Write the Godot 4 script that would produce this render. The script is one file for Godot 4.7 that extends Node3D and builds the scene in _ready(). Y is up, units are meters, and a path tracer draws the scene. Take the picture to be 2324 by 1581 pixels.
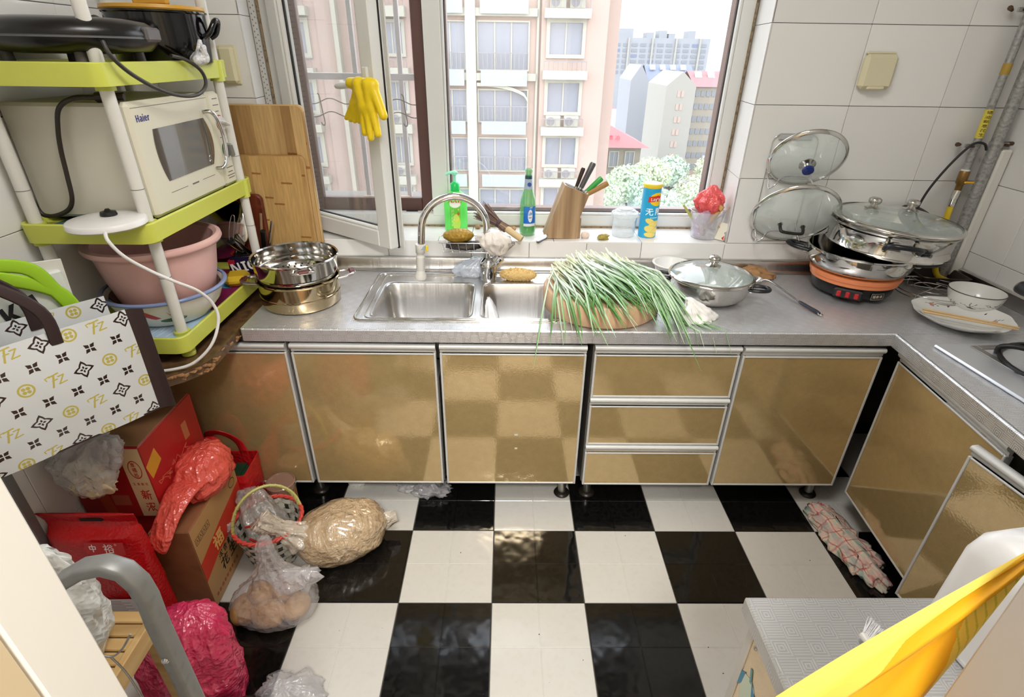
extends Node3D
# A small kitchen with a checkered floor, seen from its doorway.

const HC := 0.77        # worktop height
const ZW := -0.683      # face of the window wall
const XL := -0.89       # face of the left wall
const XR := 2.17        # face of the right wall
const ZD := 1.12        # face of the doorway wall
const SILL := 0.89
const TAU_ := TAU

var mats := {}
var used := {}
var texs := {}

# ---------------------------------------------------------------- geometry buffer
class G:
	var st := SurfaceTool.new()
	var X := Transform3D.IDENTITY
	var sg := 1

	func _init() -> void:
		st.begin(Mesh.PRIMITIVE_TRIANGLES)

	func tri(a, b, c, s := -1, ua := Vector2.ZERO, ub := Vector2.ZERO, uc := Vector2.ZERO) -> void:
		# a, b, c counter-clockwise seen from outside
		st.set_smooth_group(s)
		st.set_uv(ua); st.add_vertex(X * a)
		st.set_uv(uc); st.add_vertex(X * c)
		st.set_uv(ub); st.add_vertex(X * b)

	func quad(a, b, c, d, s := -1, ua := Vector2(0, 1), ub := Vector2(1, 1), uc := Vector2(1, 0), ud := Vector2(0, 0)) -> G:
		tri(a, b, c, s, ua, ub, uc)
		tri(a, c, d, s, ua, uc, ud)
		return self

	func face(p: Array, out: Vector3, s := -1) -> void:
		var n: Vector3 = (p[1] - p[0]).cross(p[2] - p[0])
		var q := p.duplicate()
		if n.dot(out) < 0.0:
			q.reverse()
		for i in range(1, q.size() - 1):
			tri(q[0], q[i], q[i + 1], s)

	func box(c: Vector3, size: Vector3, b := 0.0) -> G:
		var h := size * 0.5
		b = minf(b, minf(h.x, minf(h.y, h.z)) * 0.98)
		var pt := func(sx, sy, sz, ax) -> Vector3:
			return c + Vector3(sx * (h.x - (0.0 if ax == 0 else b)), sy * (h.y - (0.0 if ax == 1 else b)), sz * (h.z - (0.0 if ax == 2 else b)))
		for s in [-1, 1]:
			face([pt.call(s, -1, -1, 0), pt.call(s, 1, -1, 0), pt.call(s, 1, 1, 0), pt.call(s, -1, 1, 0)], Vector3(s, 0, 0))
			face([pt.call(-1, s, -1, 1), pt.call(1, s, -1, 1), pt.call(1, s, 1, 1), pt.call(-1, s, 1, 1)], Vector3(0, s, 0))
			face([pt.call(-1, -1, s, 2), pt.call(1, -1, s, 2), pt.call(1, 1, s, 2), pt.call(-1, 1, s, 2)], Vector3(0, 0, s))
		if b > 0.0:
			for s in [-1, 1]:
				for t in [-1, 1]:
					face([pt.call(s, t, -1, 0), pt.call(s, t, 1, 0), pt.call(s, t, 1, 1), pt.call(s, t, -1, 1)], Vector3(s, t, 0))
					face([pt.call(s, -1, t, 0), pt.call(s, 1, t, 0), pt.call(s, 1, t, 2), pt.call(s, -1, t, 2)], Vector3(s, 0, t))
					face([pt.call(-1, s, t, 1), pt.call(1, s, t, 1), pt.call(1, s, t, 2), pt.call(-1, s, t, 2)], Vector3(0, s, t))
					for u in [-1, 1]:
						face([pt.call(s, t, u, 0), pt.call(s, t, u, 1), pt.call(s, t, u, 2)], Vector3(s, t, u))
		return self

	# box between two corners
	func bb(a: Vector3, b: Vector3, bev := 0.0) -> G:
		return box((a + b) * 0.5, (b - a).abs(), bev)

	# rows of points; neighbouring rows joined; winding: columns to the left, rows upwards
	func surf(rows: Array, closed := true, groups := [], flip := false, vs := []) -> G:
		sg += 1
		var n: int = rows[0].size()
		var m := rows.size()
		for j in m - 1:
			var s: int = sg if groups.is_empty() else sg + int(groups[j])
			var v0: float = 1.0 - float(j) / (m - 1) if vs.is_empty() else vs[j]
			var v1: float = 1.0 - float(j + 1) / (m - 1) if vs.is_empty() else vs[j + 1]
			for i in (n if closed else n - 1):
				var k := (i + 1) % n
				var u0 := float(i) / (n if closed else n - 1)
				var u1 := float(i + 1) / (n if closed else n - 1)
				var a = rows[j][i]; var b = rows[j][k]; var c = rows[j + 1][k]; var d = rows[j + 1][i]
				if flip:
					if a != b: tri(a, b, c, s, Vector2(u0, v0), Vector2(u1, v0), Vector2(u1, v1))
					if c != d: tri(a, c, d, s, Vector2(u0, v0), Vector2(u1, v1), Vector2(u0, v1))
				else:
					if a != b: tri(a, c, b, s, Vector2(u0, v0), Vector2(u1, v1), Vector2(u1, v0))
					if c != d: tri(a, d, c, s, Vector2(u0, v0), Vector2(u0, v1), Vector2(u1, v1))
		if not groups.is_empty():
			sg += int(groups.max())
		return self

	# profile of (radius, height), outside on the right when going up
	func lathe(prof: Array, seg := 32, sharp := 40.0, squash := Vector2.ONE, rmod = null) -> G:
		var rows := []
		var groups := []
		var g := 0
		for j in prof.size():
			var r := PackedVector3Array()
			for i in seg:
				var a := TAU * i / seg
				var q: float = prof[j].x
				if rmod != null:
					q *= rmod.call(a, j)
				r.append(Vector3(q * cos(a) * squash.x, prof[j].y, q * sin(a) * squash.y))
			rows.append(r)
			if j > 0 and j < prof.size() - 1:
				groups.append(g)
				var d0: Vector2 = prof[j] - prof[j - 1]
				var d1: Vector2 = prof[j + 1] - prof[j]
				if absf(rad_to_deg(d0.angle_to(d1))) > sharp:
					g += 1
			elif j == prof.size() - 1:
				groups.append(g)
		return surf(rows, true, groups)

	func tube(pts: Array, rad, seg := 8, closed := false, caps := true, squash := 1.0, up := Vector3.ZERO) -> G:
		var n := pts.size()
		var rows := []
		var t0: Vector3 = (pts[1] - pts[0]).normalized()
		var nn: Vector3 = up if up != Vector3.ZERO else (Vector3.UP if absf(t0.y) < 0.9 else Vector3.RIGHT)
		nn = (nn - t0 * nn.dot(t0)).normalized()
		for i in n:
			var a: Vector3 = pts[(i - 1 + n) % n] if closed or i > 0 else pts[i]
			var b: Vector3 = pts[(i + 1) % n] if closed or i < n - 1 else pts[i]
			var t := (b - a).normalized()
			nn = (nn - t * nn.dot(t)).normalized()
			var bn := t.cross(nn)
			var r: float = rad if rad is float else rad[i]
			var ring := PackedVector3Array()
			for k in seg:
				var ang := TAU * k / seg
				ring.append(pts[i] + nn * cos(ang) * r * squash + bn * sin(ang) * r)
			rows.append(ring)
		if closed:
			rows.append(rows[0])
		surf(rows, true, [], true)
		if caps and not closed:
			sg += 1
			var t1: Vector3 = pts[1] - pts[0]
			face(Array(rows[0]), -t1, -1)
			face(Array(rows[n - 1]), pts[n - 1] - pts[n - 2], -1)
		return self

	# polygon in x, y pushed along z from 0 to d
	func extrude(poly: PackedVector2Array, d: float, smooth := false) -> G:
		sg += 1
		if Geometry2D.is_polygon_clockwise(poly):
			poly = poly.duplicate(); poly.reverse()
		var idx := Geometry2D.triangulate_polygon(poly)
		for k in range(0, idx.size(), 3):
			var a := poly[idx[k]]; var b := poly[idx[k + 1]]; var c := poly[idx[k + 2]]
			if (b - a).cross(c - a) < 0.0:
				var q := b; b = c; c = q
			tri(Vector3(a.x, a.y, d), Vector3(b.x, b.y, d), Vector3(c.x, c.y, d), -1, a, b, c)
			tri(Vector3(a.x, a.y, 0), Vector3(c.x, c.y, 0), Vector3(b.x, b.y, 0), -1, a, c, b)
		for i in poly.size():
			var a := poly[i]; var b := poly[(i + 1) % poly.size()]
			quad(Vector3(a.x, a.y, 0), Vector3(b.x, b.y, 0), Vector3(b.x, b.y, d), Vector3(a.x, a.y, d), sg if smooth else -1, a, b, b, a)
		return self

	# grid of points with a thickness; p is an Array of rows, front side = rows go along the first hand
	func sheet(rows: Array, th := 0.002, uvflip := false) -> G:
		var m := rows.size(); var n: int = rows[0].size()
		var back := []
		for j in m:
			var r := PackedVector3Array()
			for i in n:
				var du: Vector3 = rows[j][mini(i + 1, n - 1)] - rows[j][maxi(i - 1, 0)]
				var dv: Vector3 = rows[mini(j + 1, m - 1)][i] - rows[maxi(j - 1, 0)][i]
				var nn := du.cross(dv).normalized()
				r.append(rows[j][i] - nn * th)
			back.append(r)
		surf(rows, false, [], true)
		surf(back, false)
		sg += 1
		for j in m - 1:
			quad(rows[j][0], rows[j + 1][0], back[j + 1][0], back[j][0])
			quad(rows[j + 1][n - 1], rows[j][n - 1], back[j][n - 1], back[j + 1][n - 1])
		for i in n - 1:
			quad(rows[0][i + 1], rows[0][i], back[0][i], back[0][i + 1])
			quad(rows[m - 1][i], rows[m - 1][i + 1], back[m - 1][i + 1], back[m - 1][i])
		return self

	func at(t: Transform3D) -> G:
		X = t
		return self

	func mesh() -> ArrayMesh:
		st.generate_normals()
		st.index()
		return st.commit()

# ---------------------------------------------------------------- small helpers
func V(x: float, y: float, z: float) -> Vector3:
	return Vector3(x, y, z)

func P2(a: Array) -> Array:
	var o := []
	for i in range(0, a.size(), 2):
		o.append(Vector2(a[i], a[i + 1]))
	return o

func P3(a: Array) -> Array:
	var o := []
	for i in range(0, a.size(), 3):
		o.append(Vector3(a[i], a[i + 1], a[i + 2]))
	return o

func T(x: float, y: float, z: float, ry := 0.0, rx := 0.0, rz := 0.0) -> Transform3D:
	return Transform3D(Basis.from_euler(Vector3(deg_to_rad(rx), deg_to_rad(ry), deg_to_rad(rz))), Vector3(x, y, z))

func spline(p: Array, n := 6, closed := false) -> Array:
	var o := []
	var m := p.size()
	for i in (m if closed else m - 1):
		var a = p[(i - 1 + m) % m] if closed or i > 0 else p[i]
		var b = p[i]
		var c = p[(i + 1) % m]
		var d = p[(i + 2) % m] if closed or i < m - 2 else c
		for k in n:
			var t := float(k) / n
			o.append(0.5 * (2.0 * b + (c - a) * t + (2.0 * a - 5.0 * b + 4.0 * c - d) * t * t + (3.0 * b - a - 3.0 * c + d) * t * t * t))
	if not closed:
		o.append(p[m - 1])
	return o

func rrect(w: float, h: float, r: float, n := 5) -> PackedVector2Array:
	var o := PackedVector2Array()
	for c in 4:
		var cx := (w * 0.5 - r) * (1 if c == 0 or c == 3 else -1)
		var cy := (h * 0.5 - r) * (1 if c < 2 else -1)
		for k in n + 1:
			var a := PI * 0.5 * (c + float(k) / n)
			o.append(Vector2(cx + r * cos(a), cy + r * sin(a)))
	return o

func ring3(poly: PackedVector2Array, y: float, cx := 0.0, cz := 0.0) -> PackedVector3Array:
	var o := PackedVector3Array()
	for p in poly:
		o.append(Vector3(cx + p.x, y, cz + p.y))
	return o

func noise(seed_: int, freq: float, kind := FastNoiseLite.TYPE_SIMPLEX_SMOOTH, ridged := false, oct := 3) -> FastNoiseLite:
	var n := FastNoiseLite.new()
	n.seed = seed_
	n.frequency = freq
	n.noise_type = kind
	n.fractal_type = FastNoiseLite.FRACTAL_RIDGED if ridged else FastNoiseLite.FRACTAL_FBM
	n.fractal_octaves = oct
	return n

func numbered(called: String) -> String:
	var k: int = used.get(called, 0)
	used[called] = k + 1
	return called if k == 0 else "%s_%03d" % [called, k]

func thing(called: String, label: String, cat: String, at := Vector3.ZERO, turn := 0.0, group := "") -> Node3D:
	var o := Node3D.new()
	o.name = numbered(called)
	add_child(o)
	o.position = at
	o.rotation_degrees.y = turn
	tag(o, label, cat, group)
	return o

func tag(o: Node, label: String, cat: String, group := "") -> Node:
	o.set_meta("label", label)
	o.set_meta("category", cat)
	if group:
		o.set_meta("group", group)
	return o

func put(called: String, mesh, m: Material, parent: Node = self, tr := Transform3D.IDENTITY) -> MeshInstance3D:
	var o := MeshInstance3D.new()
	o.name = numbered(called) if parent == self else called
	o.mesh = mesh.mesh() if mesh is G else mesh
	o.material_override = m
	parent.add_child(o, true)
	o.transform = tr
	return o

func one(called: String, label: String, cat: String, mesh, m: Material, tr := Transform3D.IDENTITY, group := "") -> MeshInstance3D:
	var o := put(called, mesh, m, self, tr)
	tag(o, label, cat, group)
	return o

func struct_(called: String, mesh, m: Material, tr := Transform3D.IDENTITY) -> MeshInstance3D:
	var o := put(called, mesh, m, self, tr)
	o.set_meta("kind", "structure")
	return o

func struct_node(called: String) -> Node3D:
	var o := Node3D.new()
	o.name = numbered(called)
	add_child(o)
	o.set_meta("kind", "structure")
	return o

func text(s: String, size: float, m: Material, parent: Node, tr: Transform3D, called := "lettering", bold := true, serif := false, depth := 0.0006) -> MeshInstance3D:
	var f := SystemFont.new()
	f.font_names = PackedStringArray(["Droid Serif" if serif else "Droid Sans"])
	f.font_weight = 700 if bold else 400
	var t := TextMesh.new()
	t.text = s
	t.font = f
	t.font_size = 48
	t.pixel_size = size / 48.0
	t.depth = depth
	t.curve_step = 2.0
	return put(called, t, m, parent, tr)

# ---------------------------------------------------------------- materials and textures
func mk(key: String, col := Color.WHITE, rough := 0.5, metal := 0.0, d := {}) -> StandardMaterial3D:
	if mats.has(key):
		return mats[key]
	var m := StandardMaterial3D.new()
	m.resource_name = key
	m.albedo_color = col
	m.roughness = rough
	m.metallic = metal
	m.metallic_specular = d.get("spec", 0.5)
	if d.has("tex"):
		m.albedo_texture = d.tex
	if d.has("nrm"):
		m.normal_enabled = true
		m.normal_texture = d.nrm
		m.normal_scale = d.get("ns", 1.0)
	if d.has("rtex"):
		m.roughness_texture = d.rtex
	if d.has("tri"):
		m.uv1_triplanar = true
		m.uv1_scale = d.tri if d.tri is Vector3 else Vector3.ONE * float(d.tri)
		if d.get("world", false):
			m.uv1_world_triplanar = true
	if d.has("uv"):
		m.uv1_scale = d.uv
	if d.has("coat"):
		m.clearcoat_enabled = true
		m.clearcoat = d.coat
		m.clearcoat_roughness = d.get("coatr", 0.05)
	if d.has("alpha"):
		m.transparency = BaseMaterial3D.TRANSPARENCY_ALPHA
		m.albedo_color.a = d.alpha
	if d.has("back"):
		m.backlight_enabled = true
		m.backlight = d.back
	if d.has("sss"):
		m.subsurf_scatter_enabled = true
		m.subsurf_scatter_strength = d.sss
	if d.has("refr"):
		m.transparency = BaseMaterial3D.TRANSPARENCY_ALPHA
		m.refraction_enabled = true
		m.refraction_scale = d.refr
		m.albedo_color.a = d.get("ra", 0.1)
	if d.has("emit"):
		m.emission_enabled = true
		m.emission = d.emit
		m.emission_energy_multiplier = d.get("ee", 1.0)
	m.cull_mode = BaseMaterial3D.CULL_DISABLED
	mats[key] = m
	return m

func ntex(key: String, seed_: int, freq: float, strength: float, size := 256, ridged := false, stretch := Vector2.ONE, oct := 3) -> ImageTexture:
	if texs.has(key):
		return texs[key]
	var img := nimg(seed_, freq, size, ridged, stretch, oct)
	img.convert(Image.FORMAT_RGBA8)
	img.bump_map_to_normal_map(strength)
	texs[key] = ImageTexture.create_from_image(img)
	return texs[key]

func nimg(seed_: int, freq: float, size := 256, ridged := false, stretch := Vector2.ONE, oct := 3) -> Image:
	var n := noise(seed_, freq, FastNoiseLite.TYPE_SIMPLEX_SMOOTH, ridged, oct)
	var img := n.get_seamless_image(maxi(8, int(size / stretch.x)), maxi(8, int(size / stretch.y)))
	if img.get_width() != size or img.get_height() != size:
		img.resize(size, size, Image.INTERPOLATE_CUBIC)
	return img

# colour texture: noise through a list of colours
func ctex(key: String, seed_: int, freq: float, cols: Array, size := 256, stretch := Vector2.ONE, ridged := false, oct := 4) -> ImageTexture:
	if texs.has(key):
		return texs[key]
	var src := nimg(seed_, freq, size, ridged, stretch, oct)
	var img := Image.create(size, size, false, Image.FORMAT_RGB8)
	var gr := Gradient.new()
	gr.offsets = PackedFloat32Array()
	gr.colors = PackedColorArray()
	for i in cols.size():
		gr.add_point(float(i) / (cols.size() - 1), cols[i])
	var lut := []
	for i in 256:
		lut.append(gr.sample(i / 255.0))
	for y in size:
		for x in size:
			img.set_pixel(x, y, lut[int(src.get_pixel(x, y).r * 255.0)])
	texs[key] = ImageTexture.create_from_image(img)
	return texs[key]

func keep(key: String, img: Image) -> ImageTexture:
	texs[key] = ImageTexture.create_from_image(img)
	return texs[key]

# drawing on an image, coordinates in pixels
func ipoly(img: Image, pts: Array, c: Color) -> void:
	var y0 := 1e9; var y1 := -1e9
	for p in pts:
		y0 = minf(y0, p.y); y1 = maxf(y1, p.y)
	for y in range(maxi(0, int(floor(y0))), mini(img.get_height() - 1, int(ceil(y1))) + 1):
		var xs := []
		var yy := y + 0.5
		for i in pts.size():
			var a: Vector2 = pts[i]; var b: Vector2 = pts[(i + 1) % pts.size()]
			if (a.y <= yy) != (b.y <= yy):
				xs.append(a.x + (yy - a.y) / (b.y - a.y) * (b.x - a.x))
		xs.sort()
		for k in range(0, xs.size() - 1, 2):
			var xa := maxi(0, int(round(xs[k]))); var xb := mini(img.get_width(), int(round(xs[k + 1])))
			if xb > xa:
				img.fill_rect(Rect2i(xa, y, xb - xa, 1), c)

func iell(img: Image, c: Vector2, rx: float, ry: float, col: Color, n := 28) -> void:
	var p := []
	for i in n:
		p.append(c + Vector2(cos(TAU * i / n) * rx, sin(TAU * i / n) * ry))
	ipoly(img, p, col)

func iline(img: Image, pts: Array, w: float, col: Color, closed := false) -> void:
	for i in (pts.size() if closed else pts.size() - 1):
		var a: Vector2 = pts[i]; var b: Vector2 = pts[(i + 1) % pts.size()]
		if a == b: continue
		var n := (b - a).normalized().orthogonal() * w * 0.5
		ipoly(img, [a + n, b + n, b - n, a - n], col)
	if w > 2.5:
		for p in pts:
			iell(img, p, w * 0.5, w * 0.5, col, 10)

# strokes of a character, in a 100 x 100 field
const GLYPH := {
	"zhong": [[18,28,82,28,80,62,20,62,18,28],[50,6,50,96]],
	"yu": [[22,8,30,20],[8,30,36,30,14,62],[24,46,24,94],[28,50,38,60],[58,12,46,28],[70,12,86,28],[64,30,44,56],[64,30,92,56],[50,64,86,64,84,90,52,90,50,64]],
	"fu": [[20,6,28,16],[8,28,36,28,12,60],[24,44,24,94],[30,50,38,60],[46,10,92,10],[52,22,86,22,86,38,52,38,52,22],[46,48,92,48,92,92,46,92,46,48],[69,48,69,92],[46,70,92,70]],
	"hua": [[8,20,92,20],[34,6,34,34],[66,6,66,34],[36,40,12,70],[26,56,26,96],[84,44,56,66],[56,40,56,84,64,90,90,90,90,76]],
	"sheng": [[30,10,16,38],[22,30,84,30],[26,58,78,58],[10,92,92,92],[52,6,52,92]],
	"you": [[14,12,24,22],[8,38,20,46],[8,92,26,60],[38,30,92,30,92,92,38,92,38,30],[65,8,65,92],[38,60,92,60]],
	"xin": [[30,4,34,14],[8,18,52,18],[18,24,22,36],[42,24,38,36],[6,42,54,42],[8,58,52,58],[30,42,30,92,24,88],[26,62,8,84],[34,62,52,82],[90,8,62,20],[62,20,62,60,54,94],[62,44,96,44],[82,44,82,96]],
	"wu": [[18,16,82,16],[8,42,92,42],[48,16,44,58,12,92],[56,42,56,84,64,92,92,92,92,76]],
	"xian": [[14,10,14,94],[14,10,36,10,24,34,36,50,28,66,18,64],[46,10,84,10,84,46,46,46,46,10],[46,28,84,28],[46,46,46,92,62,82],[90,54,70,66],[60,48,72,74,94,94]],
	"nong": [[14,14,24,24],[8,42,20,50],[8,92,26,64],[38,24,40,12,92,12,90,24],[62,12,36,60],[52,44,52,88,66,80],[88,40,70,54],[62,40,74,70,94,92]],
	"xiang": [[64,4,30,14],[8,24,92,24],[50,10,50,44],[46,26,14,46],[54,26,88,46],[28,54,72,54,72,94,28,94,28,54],[28,74,72,74]],
	"shan": [[50,10,50,88],[16,36,16,88,84,88],[84,36,84,90]],
	"jia": [[12,20,88,20],[50,4,50,34],[20,34,80,34],[22,46,78,46,78,62,22,62,22,46],[34,66,40,78],[66,66,60,78],[6,80,94,80],[50,80,50,98]],
}

func glyph(img: Image, g: String, at: Vector2, size: float, w: float, col: Color) -> void:
	for s in GLYPH[g]:
		var p := []
		for i in range(0, s.size(), 2):
			p.append(at + Vector2(s[i], s[i + 1]) * size / 100.0)
		iline(img, p, w, col)

# ---------------------------------------------------------------- soft shapes
# closed lump: an ellipsoid whose surface is pushed about by noise; fl = share of the height cut flat at the base
func lump(r: Vector3, seed_: int, amp: float, freq: float, n := 28, fl := 0.6, ridged := true, power := 1.0) -> G:
	var g := G.new()
	var nz := noise(seed_, freq, FastNoiseLite.TYPE_SIMPLEX_SMOOTH, ridged, 3)
	var rows := []
	for j in n + 1:
		var b := -PI * 0.5 + PI * j / n
		var ring := PackedVector3Array()
		for i in n * 2:
			var a := TAU * i / (n * 2)
			var d := Vector3(cos(b) * cos(a), sin(b), cos(b) * sin(a))
			if power != 1.0:
				d = Vector3(signf(d.x) * pow(absf(d.x), power), signf(d.y) * pow(absf(d.y), power), signf(d.z) * pow(absf(d.z), power))
			var p := d * r
			var k := 1.0 + amp * nz.get_noise_3dv(p)
			p *= k
			p.y = maxf(p.y, -r.y * fl) + r.y * fl
			ring.append(p)
		if j == 0 or j == n:
			var c := Vector3.ZERO
			for q in ring: c += q
			c /= ring.size()
			for i in ring.size(): ring[i] = c
		rows.append(ring)
	g.surf(rows, true)
	return g

# soft bag through rings: each entry [y, rx, rz, cx, cz, fold]; folds run up the skin, crumples everywhere
func soft(rings: Array, seed_: int, crumple := 0.006, freq := 22.0, seg := 56, nfold := 11, sub := 4, open_top := false, power := 1.0) -> G:
	var g := G.new()
	crumple *= 0.5
	var nz := noise(seed_, freq * 0.62, FastNoiseLite.TYPE_SIMPLEX_SMOOTH, true, 2)
	var nf := noise(seed_ + 7, 1.2)
	var fine := []
	for j in rings.size() - 1:
		for k in sub:
			var t := float(k) / sub
			t = t * t * (3.0 - 2.0 * t) * 0.5 + t * 0.5
			var e := []
			for q in 6:
				e.append(lerpf(rings[j][q], rings[j + 1][q], t))
			fine.append(e)
	fine.append(rings[rings.size() - 1])
	var rows := []
	var m := fine.size()
	for j in m:
		var e: Array = fine[j]
		var ring := PackedVector3Array()
		for i in seg:
			var a := TAU * i / seg
			var ca := cos(a); var sa := sin(a)
			if power != 1.0:
				ca = signf(ca) * pow(absf(ca), power); sa = signf(sa) * pow(absf(sa), power)
			var f: float = 1.0 + e[5] * sin(a * nfold + 3.0 * nf.get_noise_2d(a * 3.0, e[0] * 9.0))
			var p := Vector3(e[3] + e[1] * ca * f, e[0], e[4] + e[2] * sa * f)
			var out := Vector3(ca, 0.2, sa)
			p += out * crumple * nz.get_noise_3dv(p)
			ring.append(p)
		rows.append(ring)
	if not open_top:
		var c := Vector3.ZERO
		for q in rows[m - 1]: c += q
		c /= seg
		var r := PackedVector3Array()
		for i in seg: r.append(c)
		rows.append(r)
	var c0 := Vector3.ZERO
	for q in rows[0]: c0 += q
	c0 /= seg
	var r0 := PackedVector3Array()
	for i in seg: r0.append(c0)
	rows.push_front(r0)
	g.surf(rows, true)
	return g

# crumpled cloth lying on a support: grid with ridged folds
func cloth(w: float, d: float, h: float, seed_: int, th := 0.003, n := 34, freq := 14.0, shape = null) -> G:
	var g := G.new()
	var nz := noise(seed_, freq, FastNoiseLite.TYPE_SIMPLEX_SMOOTH, false, 2)
	var nr := noise(seed_ + 3, freq * 0.7, FastNoiseLite.TYPE_SIMPLEX_SMOOTH, true, 2)
	var rows := []
	for j in n + 1:
		var r := PackedVector3Array()
		for i in n + 1:
			var u := float(i) / n * 2.0 - 1.0
			var v := float(j) / n * 2.0 - 1.0
			var rr := clampf(1.0 - (u * u * u * u + v * v * v * v) * 0.55, 0.0, 1.0)
			var x := u * w * 0.5 + nz.get_noise_2d(u * 0.5 + 5.0, v * 0.5) * w * 0.35
			var z := v * d * 0.5 + nz.get_noise_2d(u * 0.5, v * 0.5 + 9.0) * d * 0.35
			var y := th + h * rr * (0.45 + 0.55 * nr.get_noise_2d(x, z)) * (0.75 + 0.5 * nz.get_noise_2d(z + 3.0, x))
			var p := Vector3(x, maxf(y, th), z)
			if shape != null: p = shape.call(p, u, v)
			r.append(p)
		rows.append(r)
	g.sheet(rows, th, true)
	return g

# smooth union of tapered capsules [a, b, ra, rb] meshed as surface nets
func nets(caps: Array, cell: float, k := 0.012, warp = null) -> G:
	var lo := Vector3.ONE * 1e9; var hi := -Vector3.ONE * 1e9
	for c in caps:
		for q in [[c[0], c[2]], [c[1], c[3]]]:
			lo = lo.min(q[0] - Vector3.ONE * (q[1] + cell * 2)); hi = hi.max(q[0] + Vector3.ONE * (q[1] + cell * 2))
	var nx := int((hi.x - lo.x) / cell) + 2; var ny := int((hi.y - lo.y) / cell) + 2; var nz := int((hi.z - lo.z) / cell) + 2
	var f := PackedFloat32Array(); f.resize(nx * ny * nz); f.fill(1.0)
	for c in caps:
		var a: Vector3 = c[0]; var b: Vector3 = c[1]; var ba := b - a; var l2 := maxf(ba.length_squared(), 1e-9)
		var rm: float = maxf(c[2], c[3]) + k + cell * 2
		var l := ((a.min(b) - Vector3.ONE * rm - lo) / cell).floor().max(Vector3.ZERO)
		var h := ((a.max(b) + Vector3.ONE * rm - lo) / cell).ceil().min(Vector3(nx - 1, ny - 1, nz - 1))
		for z in range(int(l.z), int(h.z) + 1):
			for y in range(int(l.y), int(h.y) + 1):
				for x in range(int(l.x), int(h.x) + 1):
					var p := lo + Vector3(x, y, z) * cell
					var t := clampf((p - a).dot(ba) / l2, 0.0, 1.0)
					var d := (p - a - ba * t).length() - lerpf(c[2], c[3], t)
					var i := (z * ny + y) * nx + x
					var o := f[i]
					var hh := clampf(0.5 + 0.5 * (o - d) / k, 0.0, 1.0)
					f[i] = lerpf(o, d, hh) - k * hh * (1.0 - hh)
	var vid := {}
	var vp := []
	var g := G.new()
	var off := [0, 1, nx, nx + 1, nx * ny, nx * ny + 1, nx * ny + nx, nx * ny + nx + 1]
	for z in nz - 1:
		for y in ny - 1:
			for x in nx - 1:
				var i := (z * ny + y) * nx + x
				var neg := 0
				for o in off:
					if f[i + o] < 0.0: neg += 1
				if neg == 0 or neg == 8: continue
				var s := Vector3.ZERO; var cnt := 0
				for e in [[0,1],[2,3],[4,5],[6,7],[0,2],[1,3],[4,6],[5,7],[0,4],[1,5],[2,6],[3,7]]:
					var fa: float = f[i + off[e[0]]]; var fb: float = f[i + off[e[1]]]
					if (fa < 0.0) != (fb < 0.0):
						var t := fa / (fa - fb)
						var pa := Vector3(e[0] & 1, (e[0] >> 1) & 1, e[0] >> 2); var pb := Vector3(e[1] & 1, (e[1] >> 1) & 1, e[1] >> 2)
						s += pa.lerp(pb, t); cnt += 1
				var p := lo + (Vector3(x, y, z) + s / cnt) * cell
				if warp != null: p = warp.call(p)
				vid[i] = vp.size(); vp.append(p)
	g.sg += 1
	for z in range(1, nz - 1):
		for y in range(1, ny - 1):
			for x in range(1, nx - 1):
				var i := (z * ny + y) * nx + x
				var a := f[i] < 0.0
				for ax in 3:
					var st: int = [1, nx, nx * ny][ax]
					if a == (f[i + st] < 0.0): continue
					var s1: int = [nx, nx * ny, 1][ax]; var s2: int = [nx * ny, 1, nx][ax]
					var q := [vp[vid[i - s1 - s2]], vp[vid[i - s2]], vp[vid[i]], vp[vid[i - s1]]]
					if not a: q.reverse()
					g.quad(q[0], q[1], q[2], q[3], g.sg)
	return g

# ---------------------------------------------------------------- scene
func _ready() -> void:
	# camera
	var cam := Camera3D.new()
	cam.name = "camera"
	add_child(cam)
	cam.transform = Transform3D(Basis(Vector3(0.99989861, 0.01247798, 0.0068611), Vector3(-0.0076617, 0.87755978, -0.47940602), Vector3(-0.01200304, 0.47930485, 0.8775664)), Vector3(0.3381, 1.55046, 1.43081))
	cam.fov = 65.802
	cam.near = 0.02
	cam.far = 600.0
	cam.current = true
	# sky: a bright white overcast
	var env := Environment.new()
	var sky := Sky.new()
	var sm := ProceduralSkyMaterial.new()
	sm.sky_top_color = Color(0.93, 0.96, 1.0)
	sm.sky_horizon_color = Color(1.0, 1.0, 1.0)
	sm.ground_horizon_color = Color(0.8, 0.8, 0.8)
	sm.ground_bottom_color = Color(0.6, 0.6, 0.6)
	sm.energy_multiplier = 2.8
	sm.sun_angle_max = 1.0
	sky.sky_material = sm
	env.background_mode = Environment.BG_SKY
	env.sky = sky
	env.tonemap_mode = Environment.TONE_MAPPER_LINEAR
	env.tonemap_exposure = 1.8
	env.sdfgi_enabled = true
	env.ssao_enabled = true
	env.ssil_enabled = true
	var we := WorldEnvironment.new()
	we.name = "environment"
	we.environment = env
	add_child(we)
	# unseen kitchen and hall ceiling panels, both added as fill light
	fill_panel("added_ceiling_light", "unseen square fill light panel added on the kitchen ceiling", V(0.45, 2.6, 0.66), Vector2(0.6, 0.6), 1.1, Color(1.0, 0.99, 0.98))
	fill_panel("added_hall_light", "unseen fill light panel added on the hall ceiling", V(0.4, 2.6, 2.3), Vector2(0.5, 0.5), 4.5, Color(1.0, 0.99, 0.97))

	surfaces()
	room()
	window()
	outside()
	cabinets()
	worktops()
	sink()
	sill_things()
	counter_things()
	right_corner()
	wall_lids()
	rack()
	rack_things()
	left_counter()
	hanging_bags()
	floor_things()
	front_left()
	front_right()

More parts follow.
